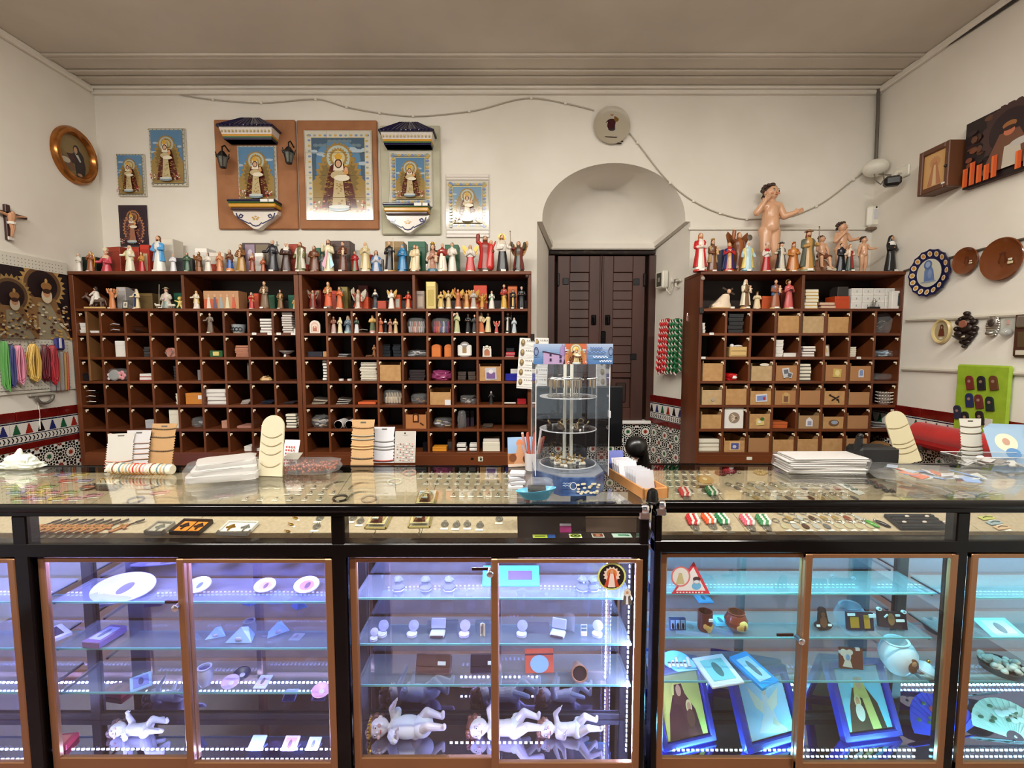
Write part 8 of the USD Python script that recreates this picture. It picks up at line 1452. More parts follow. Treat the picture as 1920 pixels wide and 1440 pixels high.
def k_picture(t):
    w,h=.038,.052
    t.part('frame',cat(cb(-w,w,-h,-h+.008,0,.007),cb(-w,w,h-.008,h,0,.007),cb(-w,-w+.008,-h,h,0,.007),cb(w-.008,w,-h,h,0,.007)),M((196,176,110),.3,.5));a=madonna(2*w-.012,2*h-.012,border=.02,sky=(206,206,196),ground=(206,190,140)).art()
    t.part('picture',a.map(lambda v:np.stack([v[:,0]-w+.006,v[:,2]-h+.006,.004-v[:,1]],1)),PRINT);t.part('hanging_chain',tube([(0,-h,.003),(.006,-h-.015,.002),(.002,-h-.03,.002),(.012,-h-.045,.002)],.0016,5),SILVER)
def lay(kind,build,name,cat_,label,group,pts,c,rz=0,sc=1.0,jit=6):
    R=random.Random(name+str(pts[0]));rows=sorted({p[1]for p in pts});many=isinstance(label,str)and len(pts)>1
    for n,(px,py)in enumerate(pts):
        p=felt(px,py,c);again(kind,build,name,f'{label}, {ORD[sorted(q for q in pts if q[1] == py).index((px, py))]} from left in {ORD[rows.index(py)]} row' if many else label if isinstance(label,str)else label[n],cat_,p+V(0,0,.0006),(TILT[c],0,rz+R.uniform(-jit,jit)),sc,group)
rowp=lambda x0,x1,n,py:[(x0+(x1-x0)*k/max(n-1,1),py)for k in range(n)]
lay('pend',k_pend,'pendant','pendant','tiny silver pendant with card, left of the tower','pendants left of the tower',rowp(792,948,10,887)+rowp(788,950,10,896)+rowp(800,952,9,906)+rowp(842,955,8,917)+rowp(850,950,7,929),CL)
lay('pend',k_pend,'pendant','pendant','tiny silver pendant by the cream necklace stand','pendants by the cream stand',rowp(545,600,4,902)+rowp(500,612,6,914)+rowp(540,625,5,925)+rowp(462,600,6,936),CL)
for k,c in enumerate(((150,170,110),(206,150,160),(206,186,110),(170,160,190),(190,110,90))):lay(f'packet{k}',k_packet(c),'bracelet_packet','bracelet',f'flat {("green", "pink", "yellow", "lilac", "rust")[k]} bracelet packet at far left',f'bracelet packets {k}',[(x+9*k,891+11*((k+j)%5))for j,x in enumerate((4,48,92,132))],CL,12)
lay('packet1',None,'bracelet_packet','bracelet','pink bracelet packet beside the slate case','pink packets',[(175,930),(245,905),(300,925),(420,930)],CL,20)
for k,(px,py,c,lab)in enumerate(((638,936,(48,40,36),'black round bracelet near the front rail'),(692,937,(130,122,116),'grey round bracelet near the front rail, right of the black one'),(768,888,(176,120,90),'coppery bracelet lying under the glass by the stud card'),(740,905,(206,200,170),'cream thin bracelet under the glass'),(285,912,(120,110,100),'grey leather bracelet in the left boards'),(168,915,(40,34,32),'black bracelet beside the slate case'),(255,939,(70,64,66),'dark bangle at the front of the left boards'))):lay(f'loop{k}',k_loop(c),'bracelet','bracelet',lab,None,[(px,py)],CL)
lay('chain',k_chain,'bead_chain','necklace',['silver bead chain under the glass, left of the tan card','silver bead chain with drop below the tan card','short silver chain nearest the grey bracelet'],'bead chains',[(630,908),(672,910),(668,928)],CL,40)
lay('picture',k_picture,'framed_picture','framed picture',['little gilt-framed picture seen through the glass top','left gilt-framed picture behind the front glass','right gilt-framed picture behind the front glass'],'little framed pictures',[(800,938),(712,976),(790,974)],CL,0,1.0,2)
lay('cross',k_cross,'wooden_cross','cross','small wooden cross behind the left front glass','wooden crosses',rowp(68,198,9,992)+[(228,991)],CL,-34,1.3)
lay('medal',k_medal,'medal','medal',['silver oval medal, first of four by the framed pictures','silver oval medal, second of four by the framed pictures','silver oval medal, third of four by the framed pictures','largest silver medal, last of four by the framed pictures','silver medal by the dark sticker board','silver medal near the middle post, upper','silver medal near the middle post, lower','silver medal just right of the middle post','pale medal at the front, left of the gilt pictures'],'medals in the left counter',[(834,984),(856,985),(876,984),(900,986),(936,974),(600,972),(594,988),(676,978),(662,972)],CL)
lay('gold',k_gold,'tie_pin','pin',['gold pin, uppermost of three behind the front glass','gold pin, middle of three behind the front glass','gold pin, lowest of three behind the front glass'],'gold pins',[(556,973),(548,985),(542,998)],CL,80)
def tray(px,py,label,col,w,d,h,parts,name='display_tray'):
    p=felt(px,py,CL if px<1222 else CR);t=T(name,label,'tray',p+V(0,0,.001),(TILT[CL],0,-4));t.part('tray',cat(cb(-w,w,-d,d,0,h*.4),cb(-w,w,-d,-d+.004,0,h),cb(-w,w,d-.004,d,0,h),cb(-w,-w+.004,-d,d,0,h),cb(w-.004,w,-d,d,0,h)),M(col,.35))
    for nm,(x0,x1),c,m in parts:t.part('lining',cb(x0*w,x1*w,-d+.006,d-.006,h*.4,h*.5,.001),M(c,.6));t.part(nm,xf(cat(cap((-.012,0,0),(.012,.004,0),.004,.003,6),cap((0,-.014,0),(.002,.016,0),.003,.003,6),ring_tube((.0,.006,.0),.009,.0016,14,5)),V((x0+x1)/2*w,0,h*.62)),m)
    return t
tray(301,994,'grey jewel case beside the orange-lined tray',(160,150,136),.032,.030,.016,[('pin',(-.9,.9),(176,166,150),SILVER)]);tray(360,992,'dark tray with two orange-lined halves, behind the left front glass',(34,24,22),.052,.036,.016,[('brooch',(-.9,-.05),(214,130,36),M((60,40,30),.3,.5)),('brooch',(.05,.9),(214,130,36),M((80,50,34),.3,.5))]);tray(447,994,'white tray with gold and silver pieces, right of the orange-lined tray',(222,220,214),.054,.034,.014,[('brooch',(-.9,-.05),(226,222,214),GOLD),('brooch',(.05,.9),(226,222,214),SILVER)])
p=felt(206,916,CL);t=T('slate_case','slate-grey open case with watch-like pieces under the glass','case',p+V(0,0,.001),(TILT[CL],0,-3));t.part('body',cb(-.04,.04,-.02,.02,0,.026,.003),M((84,86,88),.4));t.part('cushion',cb(-.036,.036,-.016,.016,.025,.03,.002),M((206,200,186),.6));t.part('piece',cat(*[xf(ring_tube((0,0,0),.009,.002,12,5,'x'),V(x,0,.032))for x in(-.02,0,.02)]),GOLD)
# cards on the dark floor left of the dark gap
zt=RZf(1020,LY)-.0198
def flat(px,py,label,w,d,fn,name='printed_card',z=None,cat_='card'):
    b=atz(px,py,zt);t=T(name,label,cat_,(b[0],b[1],b[2]+.0004));t.part('card',cb(-w,w,-d,d,0,.002,.0005),PAPER);a=Art();fn(a,w,d);t.part('print',a.map(lambda v:np.stack([v[:,0],v[:,2],.0022-v[:,1]],1)),GLAZE)
flat(1020,1007,'yellow-green and blue strip label at the front of the dark board',.038,.014,lambda a,w,d:(a.add(sbox(-w,-d,w,d),(176,190,70)),a.add(sbox(w*.3,-d,w,d),(40,80,150)),a.add(sbox(-w*.8,-d*.3,w*.1,d*.2),(90,110,40))));flat(1079,1006,'round yellow-green sticker with a dark emblem',.021,.016,lambda a,w,d:(a.add(ellp(0,0,w,d),(186,200,60)),a.add(ellp(0,0,w*.8,d*.78),(60,90,40)),a.add(ellp(0,0,w*.5,d*.5),(150,170,70)),a.add(ellp(0,0,w*.25,d*.3),(40,50,34))));flat(1121,1005,'reddish devotional card between sticker and green note',.02,.016,lambda a,w,d:(a.add(sbox(-w,-d,w,d),(206,214,196)),a.add(sbox(-w*.85,-d*.85,w*.85,d*.85),(120,60,44)),a.add(ellp(0,0,w*.4,d*.6),(176,120,90))));flat(1166,1005,'pale green printed note at the right of the dark board',.032,.016,lambda a,w,d:(a.add(sbox(-w,-d,w,d),(196,222,206)),a.add(sbox(-w*.4,-d*.4,w*.5,d*.5),(90,150,120)),a.add(ellp(w*.6,-d*.1,w*.2,d*.4),(70,120,100))))
b=atz(1140,985,zt);t=T('cork_board','brown board standing at the back of the dark compartment','board',(b[0],1.56,zt));t.part('board',xf(cb(-.09,.09,0,.006,0,.055,.001),RX(-20)),M((70,50,36),.7));t.part('edge',xf(cb(-.09,.09,-.002,0,.05,.056,.0005),RX(-20)),M((150,120,90),.5));t=T('pink_card','small magenta card beside the brown board','card',(b[0]-.16,1.56,zt));t.part('card',xf(cb(-.02,.02,0,.002,0,.03,.0005),RX(-20)),M((160,40,110),.4));t.part('stripe',xf(cb(-.02,.02,-.0008,0,.022,.03,.0002),RX(-20)),M((206,190,206),.4))
# right counter
def k_tassel(c):
    def f(t):R=random.Random(sum(c));t.part('cord_tuft',cat(*[cap((-.012+.008*(k%4),.012+.010*(k//4),.006),(-.006+.008*(k%4),.022+.010*(k//4),.009),.0055,.005,6)for k in range(0,16,2)]),M(c,.5));t.part('white_twist',cat(*[cap((-.012+.008*(k%4),.012+.010*(k//4),.007),(-.006+.008*(k%4),.022+.010*(k//4),.010),.005,.0045,6)for k in range(1,16,2)]),M((226,220,210),.5));k_medal(t)
    return f
for k,(px,py,c,lab)in enumerate(((1303,990,(196,30,40),'medal on a red and white twisted cord, first on the right counter'),(1336,988,(222,80,30),'medal on an orange twisted cord'),(1362,989,(20,120,70),'medal on a dark green twisted cord'),(1408,991,(206,90,110),'medal on a pink and white twisted cord'),(1438,991,(60,130,80),'medal on a pale green and white twisted cord'),(1340,934,(20,110,60),'green twisted cord medal seen through the glass top'),(1288,936,(206,60,60),'red twisted cord medal seen through the glass top'))):lay(f'tassel{k}',k_tassel(c),'cord_medal','medal',lab,None,[(px,py)],CR,0,1.15)
lay('kring',k_ring,'key_ring','key ring','key ring with fob under right glass top','key rings, right glass top',rowp(1374,1560,10,913)+rowp(1408,1592,10,931),CR,25,1.1)
lay('kring',k_ring,'key_ring','key ring','key ring with card behind right front glass','key rings, right front glass',rowp(1462,1620,9,983)+rowp(1470,1600,7,968),CR,10,1.1)
lay('medal',k_medal,'medal','medal','small silver medal near the wooden tray','medals near the wooden tray',rowp(1252,1325,6,886)+rowp(1252,1300,4,897)+rowp(1255,1300,4,908)+rowp(1270,1345,4,921),CR,0,.75)
lay('kgold',lambda t:(t.part('disc',xf(lathe([(0,0),(.03,0),(.03,.003),(.022,.005),(0,.004)],26),np.diag([1.2,1,1,1])),M((186,150,90),.35,.3)),t.part('relief',ell((0,0,.005),(.01,.012,.003),1),M((214,196,150),.3))),'gold_disc','ornament','big oval gold disc under the right glass top',None,[(1321,900)],CR)
lay('kbar',lambda t:(t.part('bar',cb(-.032,.032,-.007,.007,0,.007,.002),M((84,56,44),.4)),t.part('cap',cb(-.036,-.026,-.009,.009,0,.008,.002),M((196,170,120),.3,.6))),'name_bar','ornament','dark bar with a brass end below the gold disc',None,[(1322,914)],CR)
for k,(px,py,c,lab)in enumerate(((1352,889,(110,40,40),'dark red rosary coil at the back of the right board'),(1368,886,(120,30,50),'second dark red rosary coil'),(1425,888,(176,146,84),'tan rosary coil at the back of the right board'),(1462,885,(150,130,170),'lilac rosary coil by the paper stack'),(1560,884,(214,110,50),'orange rosary coil behind the paper stack'))):lay(f'rosary{k}',lambda t,c=c:t.part('beads',cat(*[ell((.022*(1-q/40)*math.cos(q*.5),.016*(1-q/40)*math.sin(q*.5),.004),(.0036,)*3,1)for q in range(26)]),M(c,.3))and t.part('clasp',ell((.03,-.008,.003),(.005,.004,.003),1),SILVER),'rosary','rosary',lab,None,[(px,py)],CR,0,1.2)
lay('strip',lambda t:(t.part('card',cb(-.022,.022,-.055,.055,0,.003,.001),PAPER),t.part('cluster',cat(*[ell((.008*math.cos(k*2.4),-.005+.006*k-.02,.005),(.008,.006,.004),1)for k in range(7)]),M((90,110,96),.3,.4))),'strip_card','card','white strip card with a greenish metal cluster, right counter',None,[(1590,914)],CR,24)
lay('beads',lambda t:t.part('beads',cat(*[ell((.012*math.sin(k*1.7),-.11+.0085*k,.006+.003*(k%2)),(.008,)*3,1)for k in range(26)]),M((44,36,34),.25))and t.part('red_bead',cat(*[ell((.01*math.cos(k*2.1),-.07+.02*k,.012),(.006,)*3,1)for k in range(5)]),M((150,50,30),.3)),'bead_rope','necklace','dark rope of beads running back under the right glass',None,[(1632,908)],CR,28)
for px,c,lab in((1634,(70,150,50),'green glossy oblong key fob beside the black tray'),(1654,(36,30,30),'black glossy oblong key fob beside the black tray')):lay(f'fob{px}',lambda t,c=c:(t.part('fob',ell((0,0,.006),(.008,.024,.006)),M(c,.15)),t.part('cap',ell((0,.024,.006),(.005,.005,.005),1),SILVER)),'pen_fob','key fob',lab,None,[(px,985)],CR,38)
p=felt(1716,982,CR);t=T('ring_tray','black velvet tray with pale trinkets behind the right front glass','tray',p+V(0,0,.0012),(TILT[CR],0,0));t.part('tray',cb(-.085,.085,-.04,.04,0,.014,.004),M((20,18,22),.5));t.part('ridge',cat(*[cb(-.08,.08,-.036+.018*k,-.026+.018*k,.013,.019,.003)for k in range(4)]),M((26,24,30),.6));t.part('trinket',cat(*[ell((-.06+.035*k,(-.02,.012)[k%2],.021),(.008,.005,.004),1)for k in range(5)]),M((206,190,180),.3))
for k,c in enumerate(((190,190,100),(150,170,176),(206,170,130))):lay(f'packR{k}',k_packet(c),'trinket_packet','packet',f'{("yellow", "blue-grey", "peach")[k]} packet in the rightmost felt board',f'rightmost packets {k}',[(1700+60*j+20*k,936-6*k)for j in range(3)]+[(1850+14*k,972+9*k)],CR,14)
# ================================================================ in the lit cases
def it(name,label,cat_,px,py,c,bay,lv,dy=.11,rot=(0,0,0),sc=1.0,dz_=0.0008):
    z=c.zf if lv=='f' else SHZ[(c is CR,bay,lv)];Y=c.Y+dy;return T(name,label,cat_,(at(px,py,Y)[0],Y,z+dz_),rot,sc)
WCH=M((172,172,188),.15);CRY=M((222,230,240),.05,0,transmission_weight=.9)
def plate(px,lab,r,pic,bay=1,c=CL,lv=0,rx=62,dy=.13,el=1.0):
    t=it('oval_plate',lab,'plate',px,1095,c,bay,lv,dy,(rx,0,-12),dz_=r*math.sin(math.radians(rx))*.9 if rx>20 else.002);t.part('plate',xf(lathe([(0,0),(r*.6,0),(r,.007),(r,.010),(r*.8,.006),(0,.004)],34),np.diag([el,1,1,1])),WCH);t.part('picture',xf(ell((0,0,.005),(r*.6*el,r*.6,.0016)),V(0,0,0)),M(pic,.3));t.part('figure',ell((r*.1,.0,.0062),(r*.2*el,r*.4,.0015),1),M([int(v*.55)for v in pic],.3))
plate(232,'large oval plate with a shore scene lying on the top shelf, left case',.075,(176,170,160),el=1.5,rx=14);plate(374,'white plate with a bluish figure beside the door stile',.034,(150,160,220),rx=24,el=1.3);plate(498,'small white oval plate with a brown picture, left of its pair',.03,(170,130,110),rx=24,el=1.3);plate(576,'small white oval plate with a reddish picture, right of its pair',.035,(150,110,100),rx=24,el=1.3)
def slab(name,lab,cat_,px,py,c,bay,lv,w,d,h,m,dy=.10,rz=0,rx=0,pic=None):
    t=it(name,lab,cat_,px,py,c,bay,lv,dy,(rx,0,rz));t.part('body',cb(-w,w,-d,d,0,h,.002),m if hasattr(m,'GetPath')else M(m,.3))
    if pic:t.part('picture',cb(-w*.7,w*.7,-d*.7,d*.7,h-.0005,h+.0012,.0005),M(pic,.3));t.part('figure',xf(ell((0,0,0),(w*.25,d*.5,.001),1),V(0,0,h+.0016)),M([int(v*.6)for v in pic],.3))
    return t
slab('framed_photo','white oblong picture frame on the second shelf at far left','frame',84,1175,CL,1,1,.05,.055,.014,(196,196,206),rz=-30,pic=(40,34,50));slab('photo_box','flat lilac box with a pale photo, second shelf','box',196,1178,CL,1,1,.032,.05,.022,(120,100,140),rz=-8,pic=(170,180,220));slab('glass_card','tilted square glass card on the third shelf, left case','card',264,1272,CL,1,2,.03,.03,.006,(150,180,200),rz=40,rx=20,pic=(120,130,180));slab('white_tile','little white tile with a pale red figure, third shelf','tile',493,1268,CL,1,2,.022,.028,.005,(196,206,222),rx=8,pic=(206,190,206))
for k,(px,s)in enumerate(((452,1.0),(405,.7),(520,.8))):t=it('glass_prism',('blue-grey glass pyramid in the middle','smaller glass wedge at the left','glass nugget at the right')[k]+' of the second shelf','ornament',px,1180,CL,1,1,.10+.02*k,(0,0,20*k),s);t.part('prism',trimesh.convex.convex_hull(np.array([(-.045,-.02,0),(.045,-.02,0),(.03,.03,0),(-.03,.03,0),(0,0,.045),(.02,.01,.04)])),M((140,170,206),.1));t.part('facet',ell((.0,-.018,.012),(.012,.004,.008),1),WCH)
t=it('white_vase','white open-mouthed vase on the third shelf, left case','vase',384,1262,CL,1,2,.09);t.part('vase',lathe([(0,0),(.016,0),(.024,.02),(.026,.04),(.020,.058),(.023,.064),(.017,.064),(.015,.05),(0,.02)],24),WCH);t.part('inside',lathe([(0,.055),(.0168,.056),(.0168,.058),(0,.058)],18),M((90,84,110)))
for k,(px,c_,lab)in enumerate(((454,(44,40,60),'dark heart-shaped dish on the third shelf'),(432,(206,170,190),'pink and white heart card on the third shelf'),(601,(206,150,190),'pink round dish at the right end of the third shelf'))):
    t=it('heart_dish',lab,'dish',px,1262,CL,1,2,.14-.04*k,(28,0,0));t.part('dish',xf(lathe([(0,0),(.02,0),(.028,.006),(.024,.007),(0,.003)],22),np.diag([1.1,.9,1,1])),M(c_,.25));t.part('patch',ell((.004,-.004,.005),(.010,.008,.002),1),M((214,206,214),.3))
def compact(px,lab,c,bay,lv,m1=WCH,r=.018,dy=.10,box=False):
    t=it('open_compact',lab,'trinket box',px,1165,c,bay,lv,dy,(0,0,(px*7)%40-20))
    if box:t.part('base',cb(-r*1.4,r*1.4,-r,r,0,.012,.004),m1);t.part('lid',xf(cb(-r*1.4,r*1.4,-.003,.003,0,r*1.9,.003),RX(-20),V(0,r,.012)),m1);t.part('picture',cb(-r*1.2,r*1.2,-r-.001,-r,.002,.010,.0005),M((90,70,80),.3))
    else:t.part('base',lathe([(0,0),(r,0),(r,.008),(r*.8,.010),(0,.009)],22),m1);t.part('lid',xf(lathe([(0,0),(r,0),(r,.005),(0,.007)],22),RX(68),V(0,r*.9,r+.008)),m1);t.part('hinge',cb(-.004,.004,r*.8,r*1.0,.006,.012,.001),SILVER)
for px,lab,bx_ in((715,'open silver compact with dark mirror, first in the row',0),(700,'small closed-looking compact before the first one',0),(772,'open white compact, second in the row',0),(820,'open rectangular trinket box with a dark picture',1),(870,'open lavender compact beside the folding screen',0),(978,'pair-like pale compact just right of the door stile',0),(1046,'white rectangular trinket box, right half',1),(1120,'round silver dish by the light strip',0)):compact(px,lab,CL,2,1,WCH if px!=870 else M((190,180,220),.2),.018 if px!=700 else.013,.10 if px!=700 else.075,bx_)
t=it('folding_screen','tiny cream folding screen in the compact row','ornament',905,1165,CL,2,1,.10);t.part('panel',cat(xf(cb(-.012,0,-.001,.001,0,.045,.001),RZ(40)),xf(cb(0,.012,-.001,.001,0,.045,.001),RZ(-40))),M((196,180,150),.3));t.part('picture',xf(cb(-.010,-.002,-.002,-.001,.008,.036,.0003),RZ(40)),M((120,110,120)))
t=it('card_holder','small tiered white holder near the light strip','ornament',1095,1170,CL,2,1,.10);t.part('frame',cat(*[cb(-.011,.011,-.002,.002,.012*k,.012*k+.002)for k in range(4)],cb(-.011,-.009,-.002,.002,0,.04),cb(.009,.011,-.002,.002,0,.04)),WCH);t.part('plaque',cb(-.010,.010,-.006,-.002,0,.014,.001),M((206,190,200),.3))
for k,(px,lab)in enumerate(((747,'clear crystal figure, leftmost on the top shelf'),(798,'octagonal crystal dish on the top shelf'),(842,'crystal leaf dish on the top shelf'),(1092,'small clear crystal right of the blue card box'),(1112,'crystal pyramid near the round sticker'))):t=it('crystal',lab,'ornament',px,1090,CL,2,0,.11);t.part('crystal',lathe([(0,0),(.02,0),(.024,.010),(.014,.022),(.018,.034),(.010,.044),(0,.046)],6+2*(k%2)),CRY);t.part('foot',lathe([(0,0),(.021,0),(.02,.003),(0,.003)],16),WCH)
t=it('blue_card_box','bright blue card box with a dark printed strip, top shelf','box',958,1095,CL,2,0,.13,(0,0,0));t.part('box',xf(cb(-.10,.10,0,.008,0,.075,.002),RX(-52)),M((50,150,222),.3));t.part('print',xf(cb(-.01,.075,-.0012,0,.022,.055,.0003),RX(-52)),M((70,56,100),.3))
def wallet(px,lab,c_,rz,w=.05,lv=2):
    t=it('wallet',lab,'wallet',px,1255,CL,2,lv,.105,(-24,0,rz));t.part('body',cb(-w,w,-.008,.012,0,.062,.006),M(c_,.45));t.part('flap',cb(-w+.001,w-.001,-.011,-.006,.024,.0635,.004),M([int(v*.9)for v in c_],.45));t.part('price_tag',cb(w*.25,w*.7,-.0125,-.0105,.030,.042,.0005),WHITE)
wallet(812,'brown leather folded wallet with a white tag, third shelf',(110,74,66),-4,.062);wallet(908,'dark plum wallet behind the door stile, third shelf',(60,40,52),2,.048)
t=it('orange_packet','orange-red packet with a round blue picture, third shelf','packet',1012,1255,CL,2,2,.11,(-26,0,2));t.part('packet',cb(-.05,.05,0,.004,0,.075,.001),M((206,90,66),.3));t.part('fold',cb(-.05,.05,-.001,0,.055,.06,.0003),M((90,50,60)));t.part('picture',xf(lathe([(0,0),(.027,0),(.027,.001),(0,.001)],26),np.diag([1.2,1,1,1]),RX(90),V(0,-.0005,.028)),M((150,180,206),.2))
t=it('horn_cup','tan tapered cup lying on its side, third shelf','cup',1085,1250,CL,2,2,.09,(72,0,0),dz_=.025);t.part('cup',lathe([(.016,-.045),(.028,.03),(.024,.03),(.013,-.042),(.016,-.045)],24),M((150,110,84),.4));t.part('inside',lathe([(0,.022),(.0235,.024),(.0235,.026),(0,.026)],20),M((50,34,34)))
# turquoise cases
t=it('brown_mug','glazed brown and ochre mug on the second shelf','mug',1322,1160,CR,0,1,.10);t.part('mug',lathe([(0,0),(.022,0),(.025,.01),(.025,.066),(.0215,.066),(.021,.01),(0,.008)],26),M((92,34,24),.12));t.part('ochre_patch',cat(*[ell((.0165*math.cos(q),.0165*math.sin(q),.018+.006*math.cos(3*q)),(.0105,.0105,.018),1)for q in np.linspace(-1.9,-.5,6)]),M((186,140,70),.15));t.part('price_tag',cb(.002,.016,-.0268,-.0245,.042,.052,.0003),WHITE)
t=it('clay_pot','rounded glazed pot with a cream oval patch, second shelf','pot',1380,1160,CR,0,1,.10);t.part('pot',lathe([(0,0),(.02,0),(.036,.02),(.038,.036),(.03,.054),(.026,.058),(.028,.064),(.024,.064),(.022,.05),(0,.02)],28),M((110,44,26),.12));t.part('patch',ell((.006,-.029,.028),(.022,.011,.020)),M((196,164,90),.15));t.part('figure',ell((.013,-.038,.026),(.005,.003,.011),1),M((110,70,40)))
slab('blue_card','pale blue postcard lying behind the mug','postcard',1350,1165,CR,0,1,.03,.035,.003,(90,170,196),dy=.15,pic=(120,190,210))
def dk(px,lab,polys,base=.0,lv=1,dy=.10,name='ceramic_ornament',sc=1.0):
    t=it(name,lab,'ornament',px,1165,CR,0,lv,dy,(-12,0,0),sc)
    for k,(nm,p,c_)in enumerate(polys):t.part(nm,xf(up(prism(p,.010-.001*k)),V(0,.0005-.0022*k,0)),M(c_,.15))
EL=ellp
dk(1270,'tiny dark photo triptych at the left of the second shelf',[('panel',sbox(-.028,0,.028,.04),(40,60,90)),('picture',unary_union([sbox(-.025+.018*k,.004,-.011+.018*k,.034)for k in range(3)]),(110,130,150)),('figure',unary_union([EL(-.018+.018*k,.014,.004,.011,8)for k in range(3)]),(30,26,34))])
dk(1543,'dark brown glazed bell-shaped ornament with two labels',[('body',unary_union([EL(0,.015,.03,.015),Polygon([(-.02,.01),(.02,.01),(.012,.062),(-.012,.062)]),EL(0,.064,.013,.012)]),(44,26,24)),('figure',unary_union([EL(0,.028,.012,.02),EL(0,.052,.008,.008)]),(96,56,34)),('label',unary_union([sbox(-.026,.012,-.014,.019),sbox(.014,.014,.026,.021)]),(206,206,196))])
dk(1612,'dark boxed pair of golden bottles, second shelf',[('box',affinity.rotate(sbox(-.046,0,.046,.058),-2),(34,28,44)),('bottle',unary_union([sbox(-.036,.008,-.006,.044),sbox(.012,.006,.032,.05)]),(150,110,30)),('label',unary_union([sbox(-.044,.048,-.018,.056),sbox(.03,.042,.054,.054)]),(206,206,200))])
dk(1672,'dark horned ceramic plaque with white scroll ends, second shelf',[('plaque',Polygon([(-.048,.012),(.05,0),(.05,.056),(.02,.06),(-.048,.066)]),(36,26,34)),('figure',EL(-.004,.036,.012,.02),(120,84,50)),('scroll',unary_union([EL(-.042,.07,.008,.006),EL(.044,.06,.008,.006)]).difference(unary_union([EL(-.042,.07,.004,.003),EL(.044,.06,.004,.003)])),(206,206,200)),('label',unary_union([sbox(.012,.046,.026,.053),sbox(.012,.028,.04,.036),affinity.rotate(sbox(-.03,.046,-.014,.05),40)]),(206,206,196))])
dk(1600,'brown tile with a white winged figure, third shelf',[('tile',affinity.rotate(sbox(-.04,0,.04,.07),-4),(104,54,34)),('angel',unary_union([EL(-.016,.044,.014,.02),EL(-.028,.056,.012,.012),EL(-.006,.056,.012,.010),Polygon([(-.034,.01),(0,.004),(-.008,.04),(-.02,.04)])]),(206,206,190)),('blue_sash',EL(-.014,.04,.007,.010),(120,160,200)),('label',sbox(.016,.062,.03,.072),(214,214,206))],lv=2,dy=.12)
t=it('shell_plate','fan-shaped blue plate with white buildings at far left, third shelf','plate',1272,1252,CR,0,2,.10,(-55,0,0));t.part('plate',xf(up(prism(Polygon([(0,0)]+[(.07*math.cos(q),.07*math.sin(q))for q in np.linspace(.1,2.6,14)]),.006)),V(0,.006,0)),M((90,180,220),.2));t.part('houses',cat(*[cb(-.03+.014*k,-.02+.014*k,-.003,0,.012+.004*(k%2),.028+.01*(k%3),.001)for k in range(6)]),M((190,190,196),.4));t.part('dark_roofs',cat(*[cb(-.03+.014*k,-.02+.014*k,-.004,-.001,.026,.031,.001)for k in range(5)]),M((50,46,60),.4))
slab('picture_tile','white rounded tile with an ochre crowned picture, third shelf','tile',1345,1250,CR,0,2,.062,.062,.010,(206,214,222),rx=10,rz=12,pic=(120,190,196));slab('blue_booklet','bright blue booklet with a pale photo, third shelf','booklet',1412,1250,CR,0,2,.042,.07,.014,(40,140,206),rx=10,rz=24,pic=(150,190,206))
t=it('white_urn','white porcelain urn with a brown oval picture, third shelf','urn',1686,1250,CR,0,2,.11,(0,-8,0));t.part('urn',lathe([(0,0),(.034,0),(.038,.006),(.056,.04),(.058,.07),(.046,.096),(.036,.106),(.038,.110),(.03,.110),(.028,.09),(0,.05)],32),M((206,222,224),.12));t.part('picture',ell((.008,-.054,.05),(.019,.006,.027)),M((110,74,50),.3));t.part('halo',ell((.009,-.0575,.060),(.010,.004,.010),1),M((170,130,90),.3))
t=it('urn_lid','white urn lid with a gold knob lying beside the urn','lid',1732,1252,CR,0,2,.09,(0,24,0),dz_=.012);t.part('lid',lathe([(0,.0),(.036,0),(.037,.006),(.026,.022),(.008,.032),(0,.033)],28),M((206,222,224),.12));t.part('knob',ell((0,0,.037),(.006,.006,.007)),GOLD)
def blueframe(px,lab,wpx,hpx,art,rz,dy):
    Y=CR.Y+dy;s=Y/F;w,h=wpx*s/2,hpx*s;t=it('icon_frame',lab,'framed picture',px,1400,CR,0,'f',dy,(-24,0,rz));BL=M((34,44,150),.35);e=w*.2
    for a_ in((-w,w,0,e),(-w,w,h-e,h),(-w,-w+e,0,h),(w-e,w,0,h)):t.part('frame_side',cb(a_[0],a_[1],-.022,.012,a_[2],a_[3],.004),BL)
    t.part('inner_border',cb(-w+e*.9,w-e*.9,-.004,.008,e*.9,h-e*.9,.001),M((196,196,140),.4));A=Art();W,H=w-e*1.25,h-2.5*e
    n=18
    for k in range(n):
        for sx in(-1,1):A.add(EL(sx*(W+e*.12),e*1.25+H*(k+.5)/n,e*.08,e*.1,8),(110,110,80))
    art(A,W,H,e*1.25);t.part('picture',A.map(lambda v:v+[0,-.0046,0]),GLAZE)
